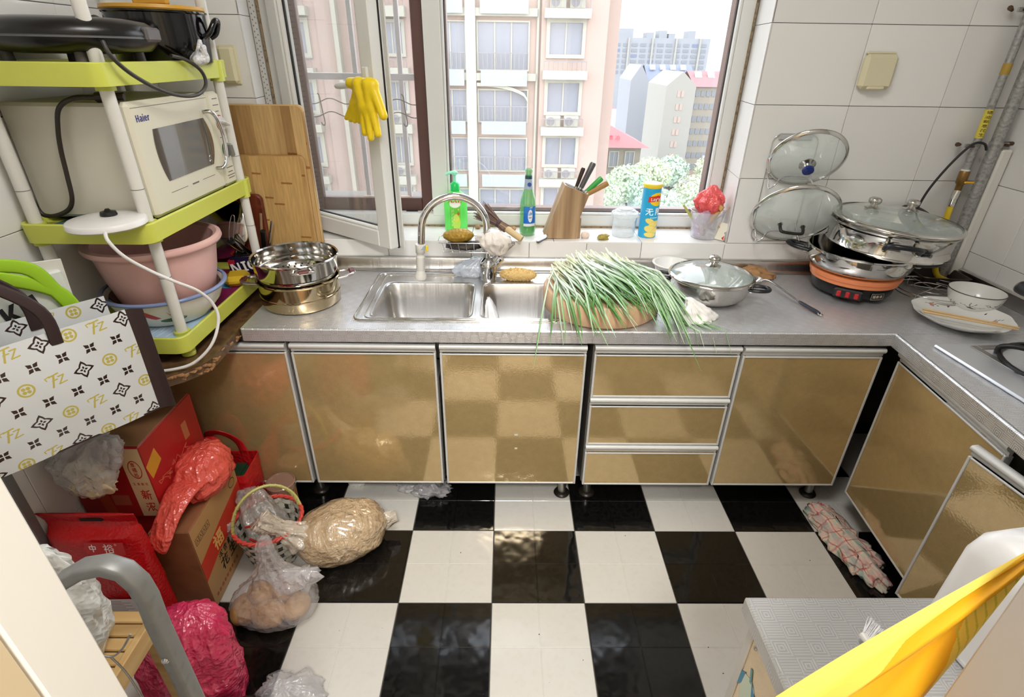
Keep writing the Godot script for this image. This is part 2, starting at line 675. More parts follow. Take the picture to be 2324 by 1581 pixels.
func fill_panel(called: String, label: String, at: Vector3, size: Vector2, energy: float, col: Color) -> void:  # added fill light out of view: housing, glowing diffuser, area source
	var t := thing(called, label, "lamp", at)
	put("housing", G.new().box(V(0, -0.02, 0), V(size.x + 0.04, 0.036, size.y + 0.04), 0.006), mk("added_lamp_white", Color(0.9, 0.9, 0.9), 0.4), t)
	put("added_diffuser_lamp", G.new().box(V(0, -0.041, 0), V(size.x, 0.005, size.y), 0.002), mk("added_lamp_glow", Color(0.95, 0.95, 0.95), 0.5, 0.0, {"emit": Color(1.0, 0.97, 0.93), "ee": 1.2}), t)
	var l := AreaLight3D.new()
	l.name = called + "_source"
	l.area_size = size
	l.light_color = col
	l.light_energy = energy
	l.area_range = 12.0
	l.area_attenuation = 2.0
	l.area_normalize_energy = true
	l.shadow_enabled = true
	t.add_child(l)
	l.position = V(0, -0.05, 0)
	l.rotation_degrees.x = -90.0

func surfaces() -> void:
	var gold_n := ntex("gold_n", 5, 0.09, 3.0, 512, false, Vector2.ONE, 2)
	var gimg := Image.create(512, 512, false, Image.FORMAT_RGB8)
	var r := RandomNumberGenerator.new(); r.seed = 4
	var gn := nimg(8, 0.02, 512)
	for y in 512:
		for x in 512:
			var k := 0.90 + 0.05 * gn.get_pixel(x, y).r + 0.10 * (r.randf() - 0.5)
			if r.randf() < 0.006: k = 1.5
			gimg.set_pixel(x, y, Color(minf(k, 1.0), minf(k * (1.0 if k < 1.2 else 0.93), 1.0), minf(k * (1.0 if k < 1.2 else 0.8), 1.0)))
	keep("gold_c", gimg)
	mk("gold", Color(0.80, 0.69, 0.48), 0.06, 0.36, {"tex": texs.gold_c, "nrm": gold_n, "ns": 0.04, "tri": 2.6, "coat": 0.6, "coatr": 0.03, "spec": 0.7})
	mk("alu", Color(0.84, 0.84, 0.83), 0.35, 0.12)
	mk("alu_edge", Color(0.80, 0.80, 0.79), 0.4, 0.12)
	mk("carcass", Color(0.42, 0.40, 0.37), 0.7)
	mk("dark_gap", Color(0.03, 0.03, 0.03), 0.9)
	# stainless steel: brushed, and stamped with a meander of nested squares
	var br := ntex("brush_n", 11, 0.05, 2.0, 256, false, Vector2(1, 14))
	mk("steel", Color(0.82, 0.81, 0.80), 0.28, 1.0, {"nrm": br, "ns": 0.18, "tri": 3.0})
	mk("steel_smooth", Color(0.80, 0.79, 0.77), 0.09, 1.0)
	mk("chrome", Color(0.86, 0.86, 0.87), 0.05, 1.0)
	mk("steel_dull", Color(0.66, 0.65, 0.63), 0.38, 1.0, {"nrm": br, "ns": 0.25, "tri": 4.0})
	var key := Image.create(256, 256, false, Image.FORMAT_RGBA8)
	key.fill(Color(0.5, 0.5, 0.5))
	for cx in 4:
		for cy in 4:
			var o := Vector2i(cx * 64, cy * 64)
			if (cx + cy) % 2 == 0:
				for k in 3:
					var s := 60 - k * 20
					var q := 2 + k * 10
					key.fill_rect(Rect2i(o.x + q, o.y + q, s, s), Color(0.85, 0.85, 0.85))
					key.fill_rect(Rect2i(o.x + q + 5, o.y + q + 5, s - 10, s - 10), Color(0.35, 0.35, 0.35))
			else:
				for k in 6:
					key.fill_rect(Rect2i(o.x + 2, o.y + 3 + k * 10, 60, 5), Color(0.8, 0.8, 0.8))
	var kc := Image.create(256, 256, false, Image.FORMAT_RGB8)
	for yy in 256:
		for xx in 256:
			var kv := 0.74 + 0.26 * smoothstep(0.35, 0.85, key.get_pixel(xx, yy).r)
			kc.set_pixel(xx, yy, Color(kv, kv, kv))
	keep("key_c", kc)
	var kd := Image.create(256, 256, false, Image.FORMAT_RGB8)
	for yy in 256:
		for xx in 256:
			var kv := 0.90 + 0.10 * smoothstep(0.35, 0.85, key.get_pixel(xx, yy).r)
			kd.set_pixel(xx, yy, Color(kv, kv, kv))
	keep("key_d", kd)
	key.bump_map_to_normal_map(2.0)
	keep("key_n", key)
	mk("steel_stamped", Color(0.93, 0.93, 0.94), 0.32, 0.62, {"nrm": texs.key_n, "ns": 0.7, "tex": texs.key_c, "tri": 10.0, "world": true})
	# ceramics
	var wav := ntex("tile_wave", 21, 0.012, 5.0, 256, false, Vector2.ONE, 2)
	for k in 3:
		var t: float = [0.0, 0.012, -0.015][k]
		mk("wall_tile%d" % k, Color(0.915 + t, 0.91 + t, 0.90 + t), 0.13, 0.0, {"nrm": wav, "ns": 0.05, "tri": 1.5})
		mk("floor_white%d" % k, Color(0.79 + t, 0.78 + t, 0.755 + t), 0.16, 0.0, {"nrm": wav, "ns": 0.12, "tri": 4.0, "tex": ctex("floor_dust", 31, 0.02, [Color(0.985, 0.98, 0.97), Color(1, 1, 1), Color(1, 1, 1), Color(0.985, 0.985, 0.98)], 256)})
	var scr := ctex("black_scratch", 33, 0.03, [Color(0.55, 0.55, 0.55), Color(0.6, 0.6, 0.6), Color(0.75, 0.74, 0.72), Color(1, 1, 1)], 256, Vector2(1, 1), true)
	mk("floor_black", Color(0.105, 0.102, 0.10), 0.10, 0.0, {"nrm": wav, "ns": 0.12, "tri": 4.0, "tex": scr})
	mk("grout_dark", Color(0.30, 0.29, 0.27), 0.9)
	mk("grout_grey", Color(0.42, 0.40, 0.38), 0.9)
	mk("paint_white", Color(0.88, 0.87, 0.84), 0.6)
	mk("paint_cream", Color(0.80, 0.73, 0.60), 0.65)
	mk("pvc_white", Color(0.86, 0.86, 0.845), 0.35)
	mk("pvc_shade", Color(0.82, 0.82, 0.80), 0.4)
	mk("gasket", Color(0.05, 0.05, 0.055), 0.7)
	mk("brown_alu", Color(0.36, 0.25, 0.22), 0.4, 0.2)
	mk("glass", Color(0.95, 0.98, 0.97), 0.0, 0.0, {"alpha": 0.05})
	mk("plastic_black", Color(0.045, 0.045, 0.05), 0.35)
	mk("plastic_grey", Color(0.4, 0.4, 0.41), 0.45)
	mk("ink", Color(0.08, 0.075, 0.08), 0.6)
	mk("white_gloss", Color(0.90, 0.90, 0.885), 0.18)
	mk("rust", Color(0.33, 0.24, 0.17), 0.85)

var tile_meshes := {}

func tile_mesh(w: float, h: float, th := 0.006, bev := 0.0012) -> Mesh:
	var k := "%.4f %.4f %.4f" % [w, h, th]
	if not tile_meshes.has(k):
		tile_meshes[k] = G.new().box(Vector3.ZERO, V(w, h, th), bev).mesh()
	return tile_meshes[k]

# tiles standing on a plane: o = corner, u along, v up, rects in u, v
func tiles(parent: Node, o: Vector3, u: Vector3, nrm: Vector3, rects: Array, seed_ := 1, joint := 0.0018) -> void:
	var r := RandomNumberGenerator.new(); r.seed = seed_
	var vv := nrm.cross(u)
	for q in rects:
		var w: float = q[1] - q[0] - joint; var h: float = q[3] - q[2] - joint
		if w < 0.004 or h < 0.004: continue
		var c: Vector3 = o + u * (q[0] + q[1]) * 0.5 + vv * (q[2] + q[3]) * 0.5 - nrm * 0.003
		put("tile", tile_mesh(w, h), mats["wall_tile%d" % r.randi_range(0, 2)], parent, Transform3D(Basis(u, vv, nrm), c))

func grid(us: Array, vs: Array) -> Array:
	var o := []
	for i in us.size() - 1:
		for j in vs.size() - 1:
			o.append([us[i], us[i + 1], vs[j], vs[j + 1]])
	return o

const ROWS := [0.635, 0.889, 1.144, 1.402, 1.655, 1.91, 2.165, 2.42, 2.6]

func room() -> void:
	# floor: slab and 300 mm tiles pressed into four fields
	var fl := struct_("floor", G.new().bb(V(-1.2, -0.2, -1.0), V(2.4, -0.004, 1.4)), mats.grout_dark)
	var tg := G.new()
	for a in [-1, 1]:
		for b in [-1, 1]:
			tg.box(V(a * 0.0745, -0.006, b * 0.0745), V(0.1482, 0.012, 0.1482), 0.0016)
	tg.box(V(0, -0.0075, 0), V(0.2975, 0.013, 0.2975), 0.001)
	var tm := tg.mesh()
	var r := RandomNumberGenerator.new(); r.seed = 2
	for k in range(-3, 7):
		for row in range(-2, 4):
			var black := posmod(k + row, 2) == 1
			var o := put("tile", tm, mats.floor_black if black else mats["floor_white%d" % r.randi_range(0, 2)], fl, T(k * 0.3 + 0.15, 0, row * 0.3 + 0.15))
			o.transform.origin += Vector3(0, r.randf_range(-0.0003, 0.0003), 0)
	# window wall: masonry round the opening
	var wb := struct_("wall_back", G.new().bb(V(-1.2, -0.1, -0.97), V(2.4, 0.882, -0.69)).bb(V(-1.2, 0.882, -0.97), V(-0.586, 2.7, -0.69)).bb(V(1.258, 0.882, -0.97), V(2.4, 2.7, -0.69)).bb(V(-0.59, 2.35, -0.97), V(1.26, 2.7, -0.69)), mats.grout_grey)
	var o := V(0, 0, ZW)
	tiles(wb, o, Vector3.RIGHT, Vector3.BACK, grid([1.226, 1.57, 1.901, XR], ROWS), 3)
	tiles(wb, o, Vector3.RIGHT, Vector3.BACK, grid([XL, -0.556], ROWS.slice(1)), 4)
	tiles(wb, o, Vector3.RIGHT, Vector3.BACK, grid([XL, -0.473, -0.14, 0.195, 0.431, 0.664, 0.887, 1.226], [0.635, 0.889]), 5)
	tiles(wb, o, Vector3.RIGHT, Vector3.BACK, grid([-0.556, -0.14, 0.195, 0.53, 0.887, 1.226], [2.35, 2.6]), 6)
	# sill and reveals
	for q in [[-0.556, -0.14], [-0.14, 0.195], [0.195, 0.53], [0.53, 0.887], [0.887, 1.228]]:
		put("tile", G.new().box(V((q[0] + q[1]) * 0.5, SILL - 0.004, -0.784), V(q[1] - q[0] - 0.0018, 0.008, 0.2025), 0.0015), mats.wall_tile1, wb)
	for j in range(1, 7):
		for side in 2:
			var a: float = ROWS[j]; var b: float = minf(ROWS[j + 1], 2.35)
			var x0: float = 1.2295 if side else -0.5595; var x1: float = 1.2575 if side else -0.5825
			var g := G.new()
			var s := 1.0 if side else -1.0
			var y0 := a + 0.0009; var y1 := b - 0.0009
			var p := [V(x0 - s * 0.0035, y0, ZW), V(x1 - s * 0.0035, y0, -0.886), V(x1 + s * 0.003, y0, -0.886), V(x0 + s * 0.003, y0, ZW)]
			var q := []
			for e in p: q.append(e + V(0, y1 - y0, 0))
			var c: Vector3 = (p[0] + q[2]) * 0.5
			for i in 4:
				var k := (i + 1) % 4
				g.face([p[i], p[k], q[k], q[i]], (p[i] + p[k]) * 0.5 - V(c.x, p[i].y, c.z))
			g.face(p, Vector3.DOWN); g.face(q, Vector3.UP)
			put("tile", g, mats.wall_tile0, wb)
	# perforated plastic bead on the left reveal
	var di := Image.create(64, 128, false, Image.FORMAT_RGB8)
	di.fill(Color(0.86, 0.85, 0.82))
	for q in [[18, 20], [18, 84], [46, 52], [46, 116]]:
		iell(di, Vector2(q[0], q[1]), 6, 9, Color(0.45, 0.42, 0.40), 14)
	var bz := G.new()
	bz.quad(V(-0.5735, 0.9, -0.862), V(-0.5645, 0.9, -0.785), V(-0.5645, 2.35, -0.785), V(-0.5735, 2.35, -0.862), -1, Vector2(0, 40), Vector2(1, 40), Vector2(1, 0), Vector2(0, 0))
	put("corner_bead", bz, mk("bead_dots", Color.WHITE, 0.5, 0.0, {"tex": keep("bead_dots", di)}), wb)
	# side walls
	var wl := struct_("wall_left", G.new().bb(V(-1.2, -0.1, -0.98), V(-0.896, 2.7, 1.3)), mats.grout_grey)
	tiles(wl, V(XL, 0, 0), Vector3.FORWARD, Vector3.RIGHT, grid([-1.12, -0.758, -0.42, -0.364, -0.03, 0.303, 0.637, 0.69], [0.0, 0.127, 0.381] + ROWS), 8)
	var wr := struct_("wall_right", G.new().bb(V(2.176, -0.1, -0.98), V(2.5, 2.7, 1.3)), mats.grout_grey)
	tiles(wr, V(XR, 0, 0), Vector3.BACK, Vector3.LEFT, grid([-0.683, -0.45, -0.117, 0.216, 0.55, 0.883, 1.12], [0.38] + ROWS), 9)
	struct_("ceiling", G.new().bb(V(-1.2, 2.6, -0.98), V(2.5, 2.8, 1.3)), mats.paint_white)
	# metal edge strip on the left wall
	var st := struct_("trim_1", G.new().bb(V(XL - 0.004, 0.0, 0.398), V(XL + 0.006, 2.4, 0.424), 0.002), mk("strip_grey", Color(0.55, 0.55, 0.55), 0.4, 0.4))
	# doorway wall with its jambs
	var wd := struct_node("wall_front")
	put("masonry", G.new().bb(V(-1.2, -0.1, 1.18), V(-0.037, 2.7, 1.34)).bb(V(0.79, -0.1, 1.18), V(2.5, 2.7, 1.34)).bb(V(-0.037, 2.1, 1.18), V(0.79, 2.7, 1.34)), mats.paint_cream, wd)
	put("jamb", G.new().bb(V(-0.10, 0, 1.12), V(-0.036, 2.16, 1.179), 0.004), mats.paint_white, wd)
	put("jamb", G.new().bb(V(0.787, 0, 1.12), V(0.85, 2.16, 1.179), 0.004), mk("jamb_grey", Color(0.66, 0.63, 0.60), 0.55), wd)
	put("lintel", G.new().bb(V(-0.10, 2.1, 1.12), V(0.85, 2.16, 1.179), 0.004), mats.paint_white, wd)
	put("plaster", G.new().bb(V(-0.9, 0, 1.135), V(-0.1, 2.6, 1.18)).bb(V(0.85, 0, 1.135), V(2.18, 2.6, 1.18)).bb(V(-0.1, 2.16, 1.135), V(0.85, 2.6, 1.18)), mats.paint_white, wd)
	# hall behind the doorway
	struct_("floor", G.new().bb(V(-1.2, -0.2, 1.4), V(2.5, -0.002, 3.8)), mk("hall_floor", Color(0.62, 0.50, 0.38), 0.5))
	struct_("ceiling", G.new().bb(V(-1.2, 2.6, 1.3), V(2.5, 2.8, 3.8)), mats.paint_white)
	struct_("wall_hall", G.new().bb(V(-1.4, -0.1, 1.3), V(-1.1, 2.8, 3.8)).bb(V(2.3, -0.1, 1.3), V(2.6, 2.8, 3.8)).bb(V(-1.4, -0.1, 3.6), V(2.6, 2.8, 3.9)), mats.paint_white)

func bars(g: G, x0: float, x1: float, y0: float, y1: float, w: float, z0: float, z1: float, bev := 0.003) -> G:
	g.bb(V(x0, y0, z0), V(x0 + w, y1, z1), bev)
	g.bb(V(x1 - w, y0, z0), V(x1, y1, z1), bev)
	g.bb(V(x0 + w, y0, z0), V(x1 - w, y0 + w, z1), bev)
	g.bb(V(x0 + w, y1 - w, z0), V(x1 - w, y1, z1), bev)
	return g

func window() -> void:
	var w := struct_node("window_1")
	var y0 := 0.884; var y1 := 2.352
	put("frame", bars(G.new(), -0.582, 1.255, y0, y1, 0.058, -0.945, -0.888), mats.pvc_white, w)
	put("mullion", G.new().bb(V(0.022, y0 + 0.05, -0.945), V(0.088, y1 - 0.05, -0.886), 0.003), mats.pvc_white, w)
	put("sill_strip", G.new().bb(V(-0.56, 0.889, -0.889), V(1.24, 0.897, -0.879), 0.002), mk("old_sealant", Color(0.62, 0.55, 0.44), 0.9, 0.0, {"tex": ctex("seal", 77, 0.03, [Color(0.6, 0.5, 0.4), Color(1, 1, 1), Color(0.8, 0.75, 0.65)], 128), "tri": 8.0}), w)
	put("sealant", G.new().bb(V(-0.577, 0.9, -0.89), V(-0.568, 2.35, -0.884)).bb(V(1.243, 0.9, -0.89), V(1.250, 2.35, -0.884)), mats.old_sealant, w)
	# fixed light
	put("glazing_bead", bars(G.new(), 0.088, 1.198, 0.941, 2.295, 0.010, -0.918, -0.894, 0.003), mats.pvc_white, w)
	put("gasket", bars(G.new(), 0.097, 1.189, 0.950, 2.286, 0.004, -0.921, -0.915, 0.0), mats.gasket, w)
	put("pane", G.new().bb(V(0.09, 0.943, -0.924), V(1.196, 2.292, -0.919)), mats.glass, w)
	put("outer_frame", bars(G.new(), 0.07, 1.225, 0.925, 2.31, 0.034, -1.0, -0.95, 0.002), mats.brown_alu, w)
	# fly screen of the casement
	var s := struct_node("window_2")
	put("screen_frame", bars(G.new(), -0.515, 0.024, 0.938, 2.296, 0.056, -0.985, -0.95, 0.003), mats.brown_alu, s)
	put("screen_mesh", G.new().bb(V(-0.462, 0.99, -0.968), V(-0.03, 2.242, -0.967)), mk("screen_mesh", Color(0.74, 0.74, 0.73), 0.7, 0.0, {"alpha": 0.22}), s)
	put("track", G.new().bb(V(-0.52, 0.931, -0.955), V(0.03, 0.942, -0.93)).bb(V(-0.1, 0.943, -0.93), V(-0.05, 0.948, -0.924)), mats.gasket, s)
	# sash standing open into the room
	var sh := struct_node("window_3")
	sh.transform = T(-0.512, 0, -0.862, -37.0)
	put("sash_frame", bars(G.new(), 0.0, 0.545, 0.903, 2.30, 0.062, -0.028, 0.026, 0.004), mats.pvc_white, sh)
	put("glazing_bead", bars(G.new(), 0.060, 0.485, 0.963, 2.24, 0.012, -0.004, 0.020, 0.004), mats.pvc_white, sh)
	put("gasket", bars(G.new(), 0.071, 0.474, 0.974, 2.229, 0.004, -0.006, 0.004, 0.0), mats.gasket, sh)
	put("seal", bars(G.new(), -0.002, 0.547, 0.901, 2.302, 0.01, -0.019, -0.012, 0.001), mats.gasket, sh)
	put("outer_flange", bars(G.new(), -0.004, 0.556, 0.895, 2.308, 0.02, -0.036, -0.030, 0.001), mats.pvc_shade, sh)
	put("pane", G.new().bb(V(0.064, 0.967, -0.004), V(0.481, 2.236, 0.001)), mats.glass, sh)
	var h := G.new()
	h.box(V(0.512, 1.455, 0.032), V(0.026, 0.11, 0.012), 0.004)
	h.tube([V(0.512, 1.455, 0.036), V(0.512, 1.455, 0.056)], 0.011, 12)
	h.tube(spline([V(0.520, 1.456, 0.060), V(0.48, 1.457, 0.062), V(0.43, 1.453, 0.062), V(0.388, 1.449, 0.06)], 4), [0.011, 0.0115, 0.012, 0.012, 0.0125, 0.013, 0.013, 0.0135, 0.0135, 0.0135, 0.013, 0.011, 0.006], 12, false, true, 0.8)
	put("handle", h, mats.pvc_white, sh)
	# guard of flat bars outside, with a wire hanger on it
	var gd := thing("window_guard", "grey metal bars of window guard outside the open casement", "window guard", V(0, 0, -1.16))
	mk("guard_grey", Color(0.76, 0.74, 0.74), 0.5, 0.1)
	put("bar", G.new().bb(V(-0.322, 0.9, -0.010), V(-0.302, 2.4, 0.010), 0.002), mats.guard_grey, gd)
	put("bar", G.new().bb(V(-0.13, 0.9, -0.010), V(-0.11, 2.4, 0.010), 0.002), mats.guard_grey, gd)
	put("rail", G.new().bb(V(-0.60, 1.446, -0.012), V(-0.02, 1.472, 0.012), 0.002), mats.guard_grey, gd)
	var wh := thing("wire_hanger_rail", "thin wavy wire hanger rail hooked outside behind the fly screen", "wire rack", V(0, 0, -1.10))
	for lv in 2:
		var p := []
		for i in 26:
			p.append(V(-0.60 + i * 0.024, 1.365 - lv * 0.052 + 0.011 * sin(i * 1.05), 0.0))
		put("wire", G.new().tube(spline(p, 3), 0.0022, 5), mats.rust, wh)
	for hx in [-0.455, -0.285, -0.10]:
		put("hook", G.new().tube(spline([V(hx - 0.012, 1.395, 0.004), V(hx - 0.002, 1.385, 0.02), V(hx, 1.34, 0.014), V(hx + 0.006, 1.28, 0.016), V(hx - 0.002, 1.272, 0.02), V(hx - 0.01, 1.282, 0.014)], 4), 0.0028, 5), mats.rust, wh)
	var wt := thing("reflection_bar", "pale wooden bar with dark slot standing in for a reflection in the sash glass", "wooden bar", V(-0.21, 0.962, -1.06))  # bar modelled in place of a reflection in the sash pane
	put("body", G.new().extrude(rrect(0.22, 0.036, 0.012), 0.016), mk("pale_wood", Color(0.78, 0.64, 0.46), 0.6), wt)
	put("slot", G.new().at(T(0.03, 0, 0.0162)).extrude(rrect(0.10, 0.02, 0.009), 0.0012), mats.gasket, wt)
	put("ledge", G.new().bb(V(-0.6, 0.84, -1.3), V(0.1, 0.945, -1.0)), mk("stone_ledge", Color(0.52, 0.50, 0.48), 0.8), w)

# ---------------------------------------------------------------- the view outside
func facade_window(parent: Node, q: Array, z: float, surround := 0.12, panes := 2, sc := 1.0) -> void:
	var cx: float = (q[0] + q[1]) * 0.5; var cy: float = (q[2] + q[3]) * 0.5
	var w: float = q[1] - q[0]; var h: float = q[3] - q[2]
	var f := put("window", bars(G.new(), q[0] - surround, q[1] + surround, q[2] - surround, q[3] + surround, surround, z, z + 0.12 * sc, 0.0), mats.trim_pale, parent)
	put("pane", G.new().bb(V(q[0], q[2], z - 0.02), V(q[1], q[3], z + 0.01)), mats.far_glass, f)
	for i in range(1, panes):
		var x: float = q[0] + w * i / panes
		put("mullion", G.new().bb(V(x - 0.03 * sc, q[2], z), V(x + 0.03 * sc, q[3], z + 0.05 * sc)), mats.trim_pale, f)

func railing(parent: Node, x0: float, x1: float, y0: float, y1: float, z: float, n: int) -> void:
	var g := G.new()
	g.bb(V(x0, y1 - 0.04, z), V(x1, y1, z + 0.04))
	for i in n + 1:
		var x := lerpf(x0, x1, float(i) / n)
		g.bb(V(x - 0.014, y0, z), V(x + 0.014, y1, z + 0.03))
	put("railing", g, mats.far_rail, parent)

func ac_unit(parent: Node, x: float, y: float, z: float) -> void:
	var a := put("air_conditioner", G.new().box(V(x, y + 0.28, z), V(0.72, 0.5, 0.26), 0.02), mats.trim_pale, parent)
	put("fan_grille", G.new().at(T(x - 0.12, y + 0.28, z + 0.131, 0, 90)).lathe(P2([0.0, 0.0, 0.2, 0.0, 0.2, 0.012, 0.0, 0.012]), 16), mats.far_rail, a)

func outside() -> void:
	mk("far_pink", Color(0.68, 0.59, 0.55), 0.9)
	mk("far_shade", Color(0.66, 0.58, 0.54), 0.9)
	mk("trim_pale", Color(0.66, 0.65, 0.60), 0.85)
	mk("far_glass", Color(0.51, 0.52, 0.56), 0.15)
	mk("far_rail", Color(0.51, 0.50, 0.51), 0.6)
	mk("panel_blue", Color(0.58, 0.64, 0.68), 0.4)
	mk("far_white", Color(0.58, 0.57, 0.54), 0.9)
	mk("far_cream", Color(0.54, 0.51, 0.46), 0.9)
	mk("far_red", Color(0.62, 0.39, 0.40), 0.8)
	mk("far_blue", Color(0.39, 0.42, 0.51), 0.6)
	mk("far_grey", Color(0.54, 0.55, 0.57), 0.9)
	mk("street", Color(0.62, 0.62, 0.63), 0.9)
	# near apartment block
	var z := -28.0
	var b := thing("apartment_building", "pale pink apartment block with bay windows close outside the window", "building", V(0, 0, 0))
	put("wall", G.new().bb(V(-30, -14, z - 10), V(1.9, 9, z)), mats.far_pink, b)
	put("bay", G.new().bb(V(1.9, -14, z - 10), V(5.0, 9, z + 0.25)), mats.far_pink, b)
	put("wing", G.new().bb(V(5.0, -14, z - 9), V(5.75, 9, z - 0.9)), mats.far_shade, b)
	put("pier", G.new().bb(V(-1.66, -14, z), V(-1.18, 9, z + 0.35)), mats.trim_pale, b)
	put("pier", G.new().bb(V(-3.65, -14, z), V(-3.2, 9, z + 0.35)), mats.trim_pale, b)
	put("pier", G.new().bb(V(-6.5, -14, z), V(-5.95, 9, z + 0.6)), mats.far_shade, b)
	put("pier", G.new().bb(V(-7.75, -14, z), V(-7.55, 9, z + 0.5)), mats.trim_pale, b)
	put("recess_wall", G.new().bb(V(-8.6, -14, z), V(-7.75, 9, z + 0.1)), mats.far_shade, b)
	put("rainpipe", G.new().tube([V(1.75, -14, z + 0.12), V(1.75, 9, z + 0.12)], 0.07, 8), mats.trim_pale, b)
	for y in [3.25, 0.58, -6.9]:
		put("band", G.new().bb(V(-3.2, y - 0.16, z), V(1.7, y + 0.16, z + 0.3)), mats.trim_pale, b)
	for k in range(-1, 4):
		var dy := -2.5 * k
		facade_window(b, [2.3, 3.82, 1.57 + dy, 2.86 + dy], z + 0.25, 0.16)
		put("ledge", G.new().bb(V(2.0, 0.52 + dy, z + 0.2), V(4.12, 0.90 + dy, z + 0.85)), mats.trim_pale, b)
		railing(b, 2.05, 4.05, 0.9 + dy, 1.3 + dy, z + 0.8, 9)
		if k > 0 or k == -1:
			ac_unit(b, 2.6, 0.88 + dy, z + 0.55); ac_unit(b, 3.5, 0.88 + dy, z + 0.55)
		facade_window(b, [-5.6, -4.66, 1.52 + dy, 2.78 + dy], z, 0.14)
		put("ledge", G.new().bb(V(-5.75, 0.50 + dy, z), V(-4.4, 0.92 + dy, z + 0.6)), mats.trim_pale, b)
		railing(b, -5.7, -4.45, 0.9 + dy, 1.28 + dy, z + 0.55, 6)
		facade_window(b, [-10.4, -9.2, 1.47 + dy, 2.73 + dy], z, 0.2)
		put("ledge", G.new().bb(V(-10.6, 0.5 + dy, z), V(-8.9, 0.86 + dy, z + 0.6)), mats.trim_pale, b)
		railing(b, -10.5, -8.95, 0.86 + dy, 1.3 + dy, z + 0.55, 7)
		if k > 0:
			ac_unit(b, -5.1, 0.9 + dy, z + 0.35); ac_unit(b, -9.6, 0.86 + dy, z + 0.35)
	var by := [[0.90, 2.86], [-1.42, -0.02], [-3.8, -2.25], [-6.2, -4.8]]
	for k in 4:
		facade_window(b, [-1.08, 1.3, by[k][0], by[k][1]], z, 0.07, 3)
		facade_window(b, [-3.1, -1.7, by[k][0], by[k][1]], z, 0.05, 2)
		railing(b, -1.05, 1.3, by[k][0], by[k][0] + 0.72, z + 0.3, 11)
		railing(b, -3.1, -1.7, by[k][0], by[k][0] + 0.72, z + 0.3, 7)
	var arch := PackedVector2Array()
	for i in 15:
		arch.append(Vector2(-1.15 + 2.5 * i / 14.0, -0.55 + 0.72 * sqrt(maxf(0.0, 1.0 - pow(i / 14.0, 2)))))
	for i in range(14, -1, -1):
		arch.append(Vector2(-1.15 + 2.5 * i / 14.0, -0.42 + 0.72 * sqrt(maxf(0.0, 1.0 - pow(i / 14.0, 2))) + 0.02))
	put("arch", G.new().at(T(0, 0, z + 0.05)).extrude(arch, 0.3), mats.trim_pale, b)
	var py := [[3.18, 3.85], [0.19, 0.88], [-2.0, -1.4], [-4.58, -3.96]]
	for k in 4:
		put("sun_panel", G.new().bb(V(-0.95, py[k][0], z + 0.4), V(1.27, py[k][1], z + 0.46)), mats.panel_blue, b)
		put("sun_panel", G.new().bb(V(-3.1, py[k][0], z + 0.4), V(-1.75, py[k][1], z + 0.46)), mats.panel_blue, b)
	# ground
	one("street", "pale paved street far below between the buildings", "street", G.new().bb(V(-60, -13, -400), V(200, -12, -16)), mats.street).set_meta("kind", "structure")
	# white gabled house and its neighbour
	house(V(20.0, 0, -66), 3.35, 16.0, -12.0, -1.35, -0.42, 9.0, "white gabled apartment house beyond the trees with small gable windows", mats.far_white, mats.far_cream, mats.far_red, true)
	house(V(19.2, 0, -84), 2.6, 7.0, -12.0, -1.5, 0.0, 9.0, "grey gabled apartment house with slate blue roof behind the white one", mats.far_grey, mats.far_cream, mats.far_blue, false)
	# long block on the horizon
	var f := thing("tower_block", "long pale grey slab block far off on the skyline", "building", V(0, 0, -170))
	put("wall", G.new().bb(V(24, -13, -12), V(56.5, 6.0, 0)), mats.far_grey, f)
	for q in [[31.5, 35.5, 8.3], [39.3, 41.3, 7.4], [42.8, 45.0, 7.9], [45.5, 47.3, 7.2], [51.0, 53.0, 7.9]]:
		put("roof_house", G.new().bb(V(q[0], 6.0, -8), V(q[1], q[2], -3)), mats.far_grey, f)
	for row in 6:
		for c in 13:
			var x := 26.0 + c * 2.4
			put("window", G.new().bb(V(x - 0.8, 3.9 - row * 1.35, -0.05), V(x + 0.8, 4.65 - row * 1.35, 0.12)), mats.far_blue if (row * 5 + c * 3) % 11 == 0 else mats.far_win, f)
	for c in 5:
		put("pier", G.new().bb(V(27.0 + c * 6.6, -13, 0), V(27.5 + c * 6.6, 6.0, 0.5)), mats.far_white, f)
	# low building with a red hipped roof
	var l := thing("low_building", "low cream building with pink red hipped roof and red roof letters", "building", V(0, 0, -56))
	put("wall", G.new().bb(V(5.0, -12, -6), V(13.9, -6.6, 0)), mats.far_cream, l)
	var rg := G.new()
	var rp := [V(4.0, -6.5, 0.8), V(14.6, -6.5, 0.8), V(14.6, -6.5, -6.8), V(4.0, -6.5, -6.8), V(7.0, -3.9, -3.0), V(9.2, -3.9, -3.0)]
	rg.face([rp[0], rp[1], rp[5], rp[4]], V(0, 1, 1)); rg.face([rp[1], rp[2], rp[5]], V(1, 1, 0)); rg.face([rp[2], rp[3], rp[4], rp[5]], V(0, 1, -1)); rg.face([rp[3], rp[0], rp[4]], V(-1, 1, 0)); rg.face([rp[0], rp[1], rp[2], rp[3]], V(0, -1, 0))
	put("roof", rg, mats.far_red, l)
	var lt := mk("sign_red", Color(0.90, 0.30, 0.38), 0.6)
	var k2 := 0
	for gname in ["xin", "fu", "hua", "shan", "jia", "you"]:
		var gg := G.new()
		for s in GLYPH[gname]:
			for i in range(0, s.size() - 2, 2):
				var a := V(8.0 + k2 * 0.62 + s[i] * 0.0052, -5.35 - s[i + 1] * 0.0052, 0.15); var c := V(8.0 + k2 * 0.62 + s[i + 2] * 0.0052, -5.35 - s[i + 3] * 0.0052, 0.15)
				if a.distance_to(c) > 0.01: gg.tube([a, c], 0.03, 4)
		put("roof_letter", gg, lt, l)
		k2 += 1
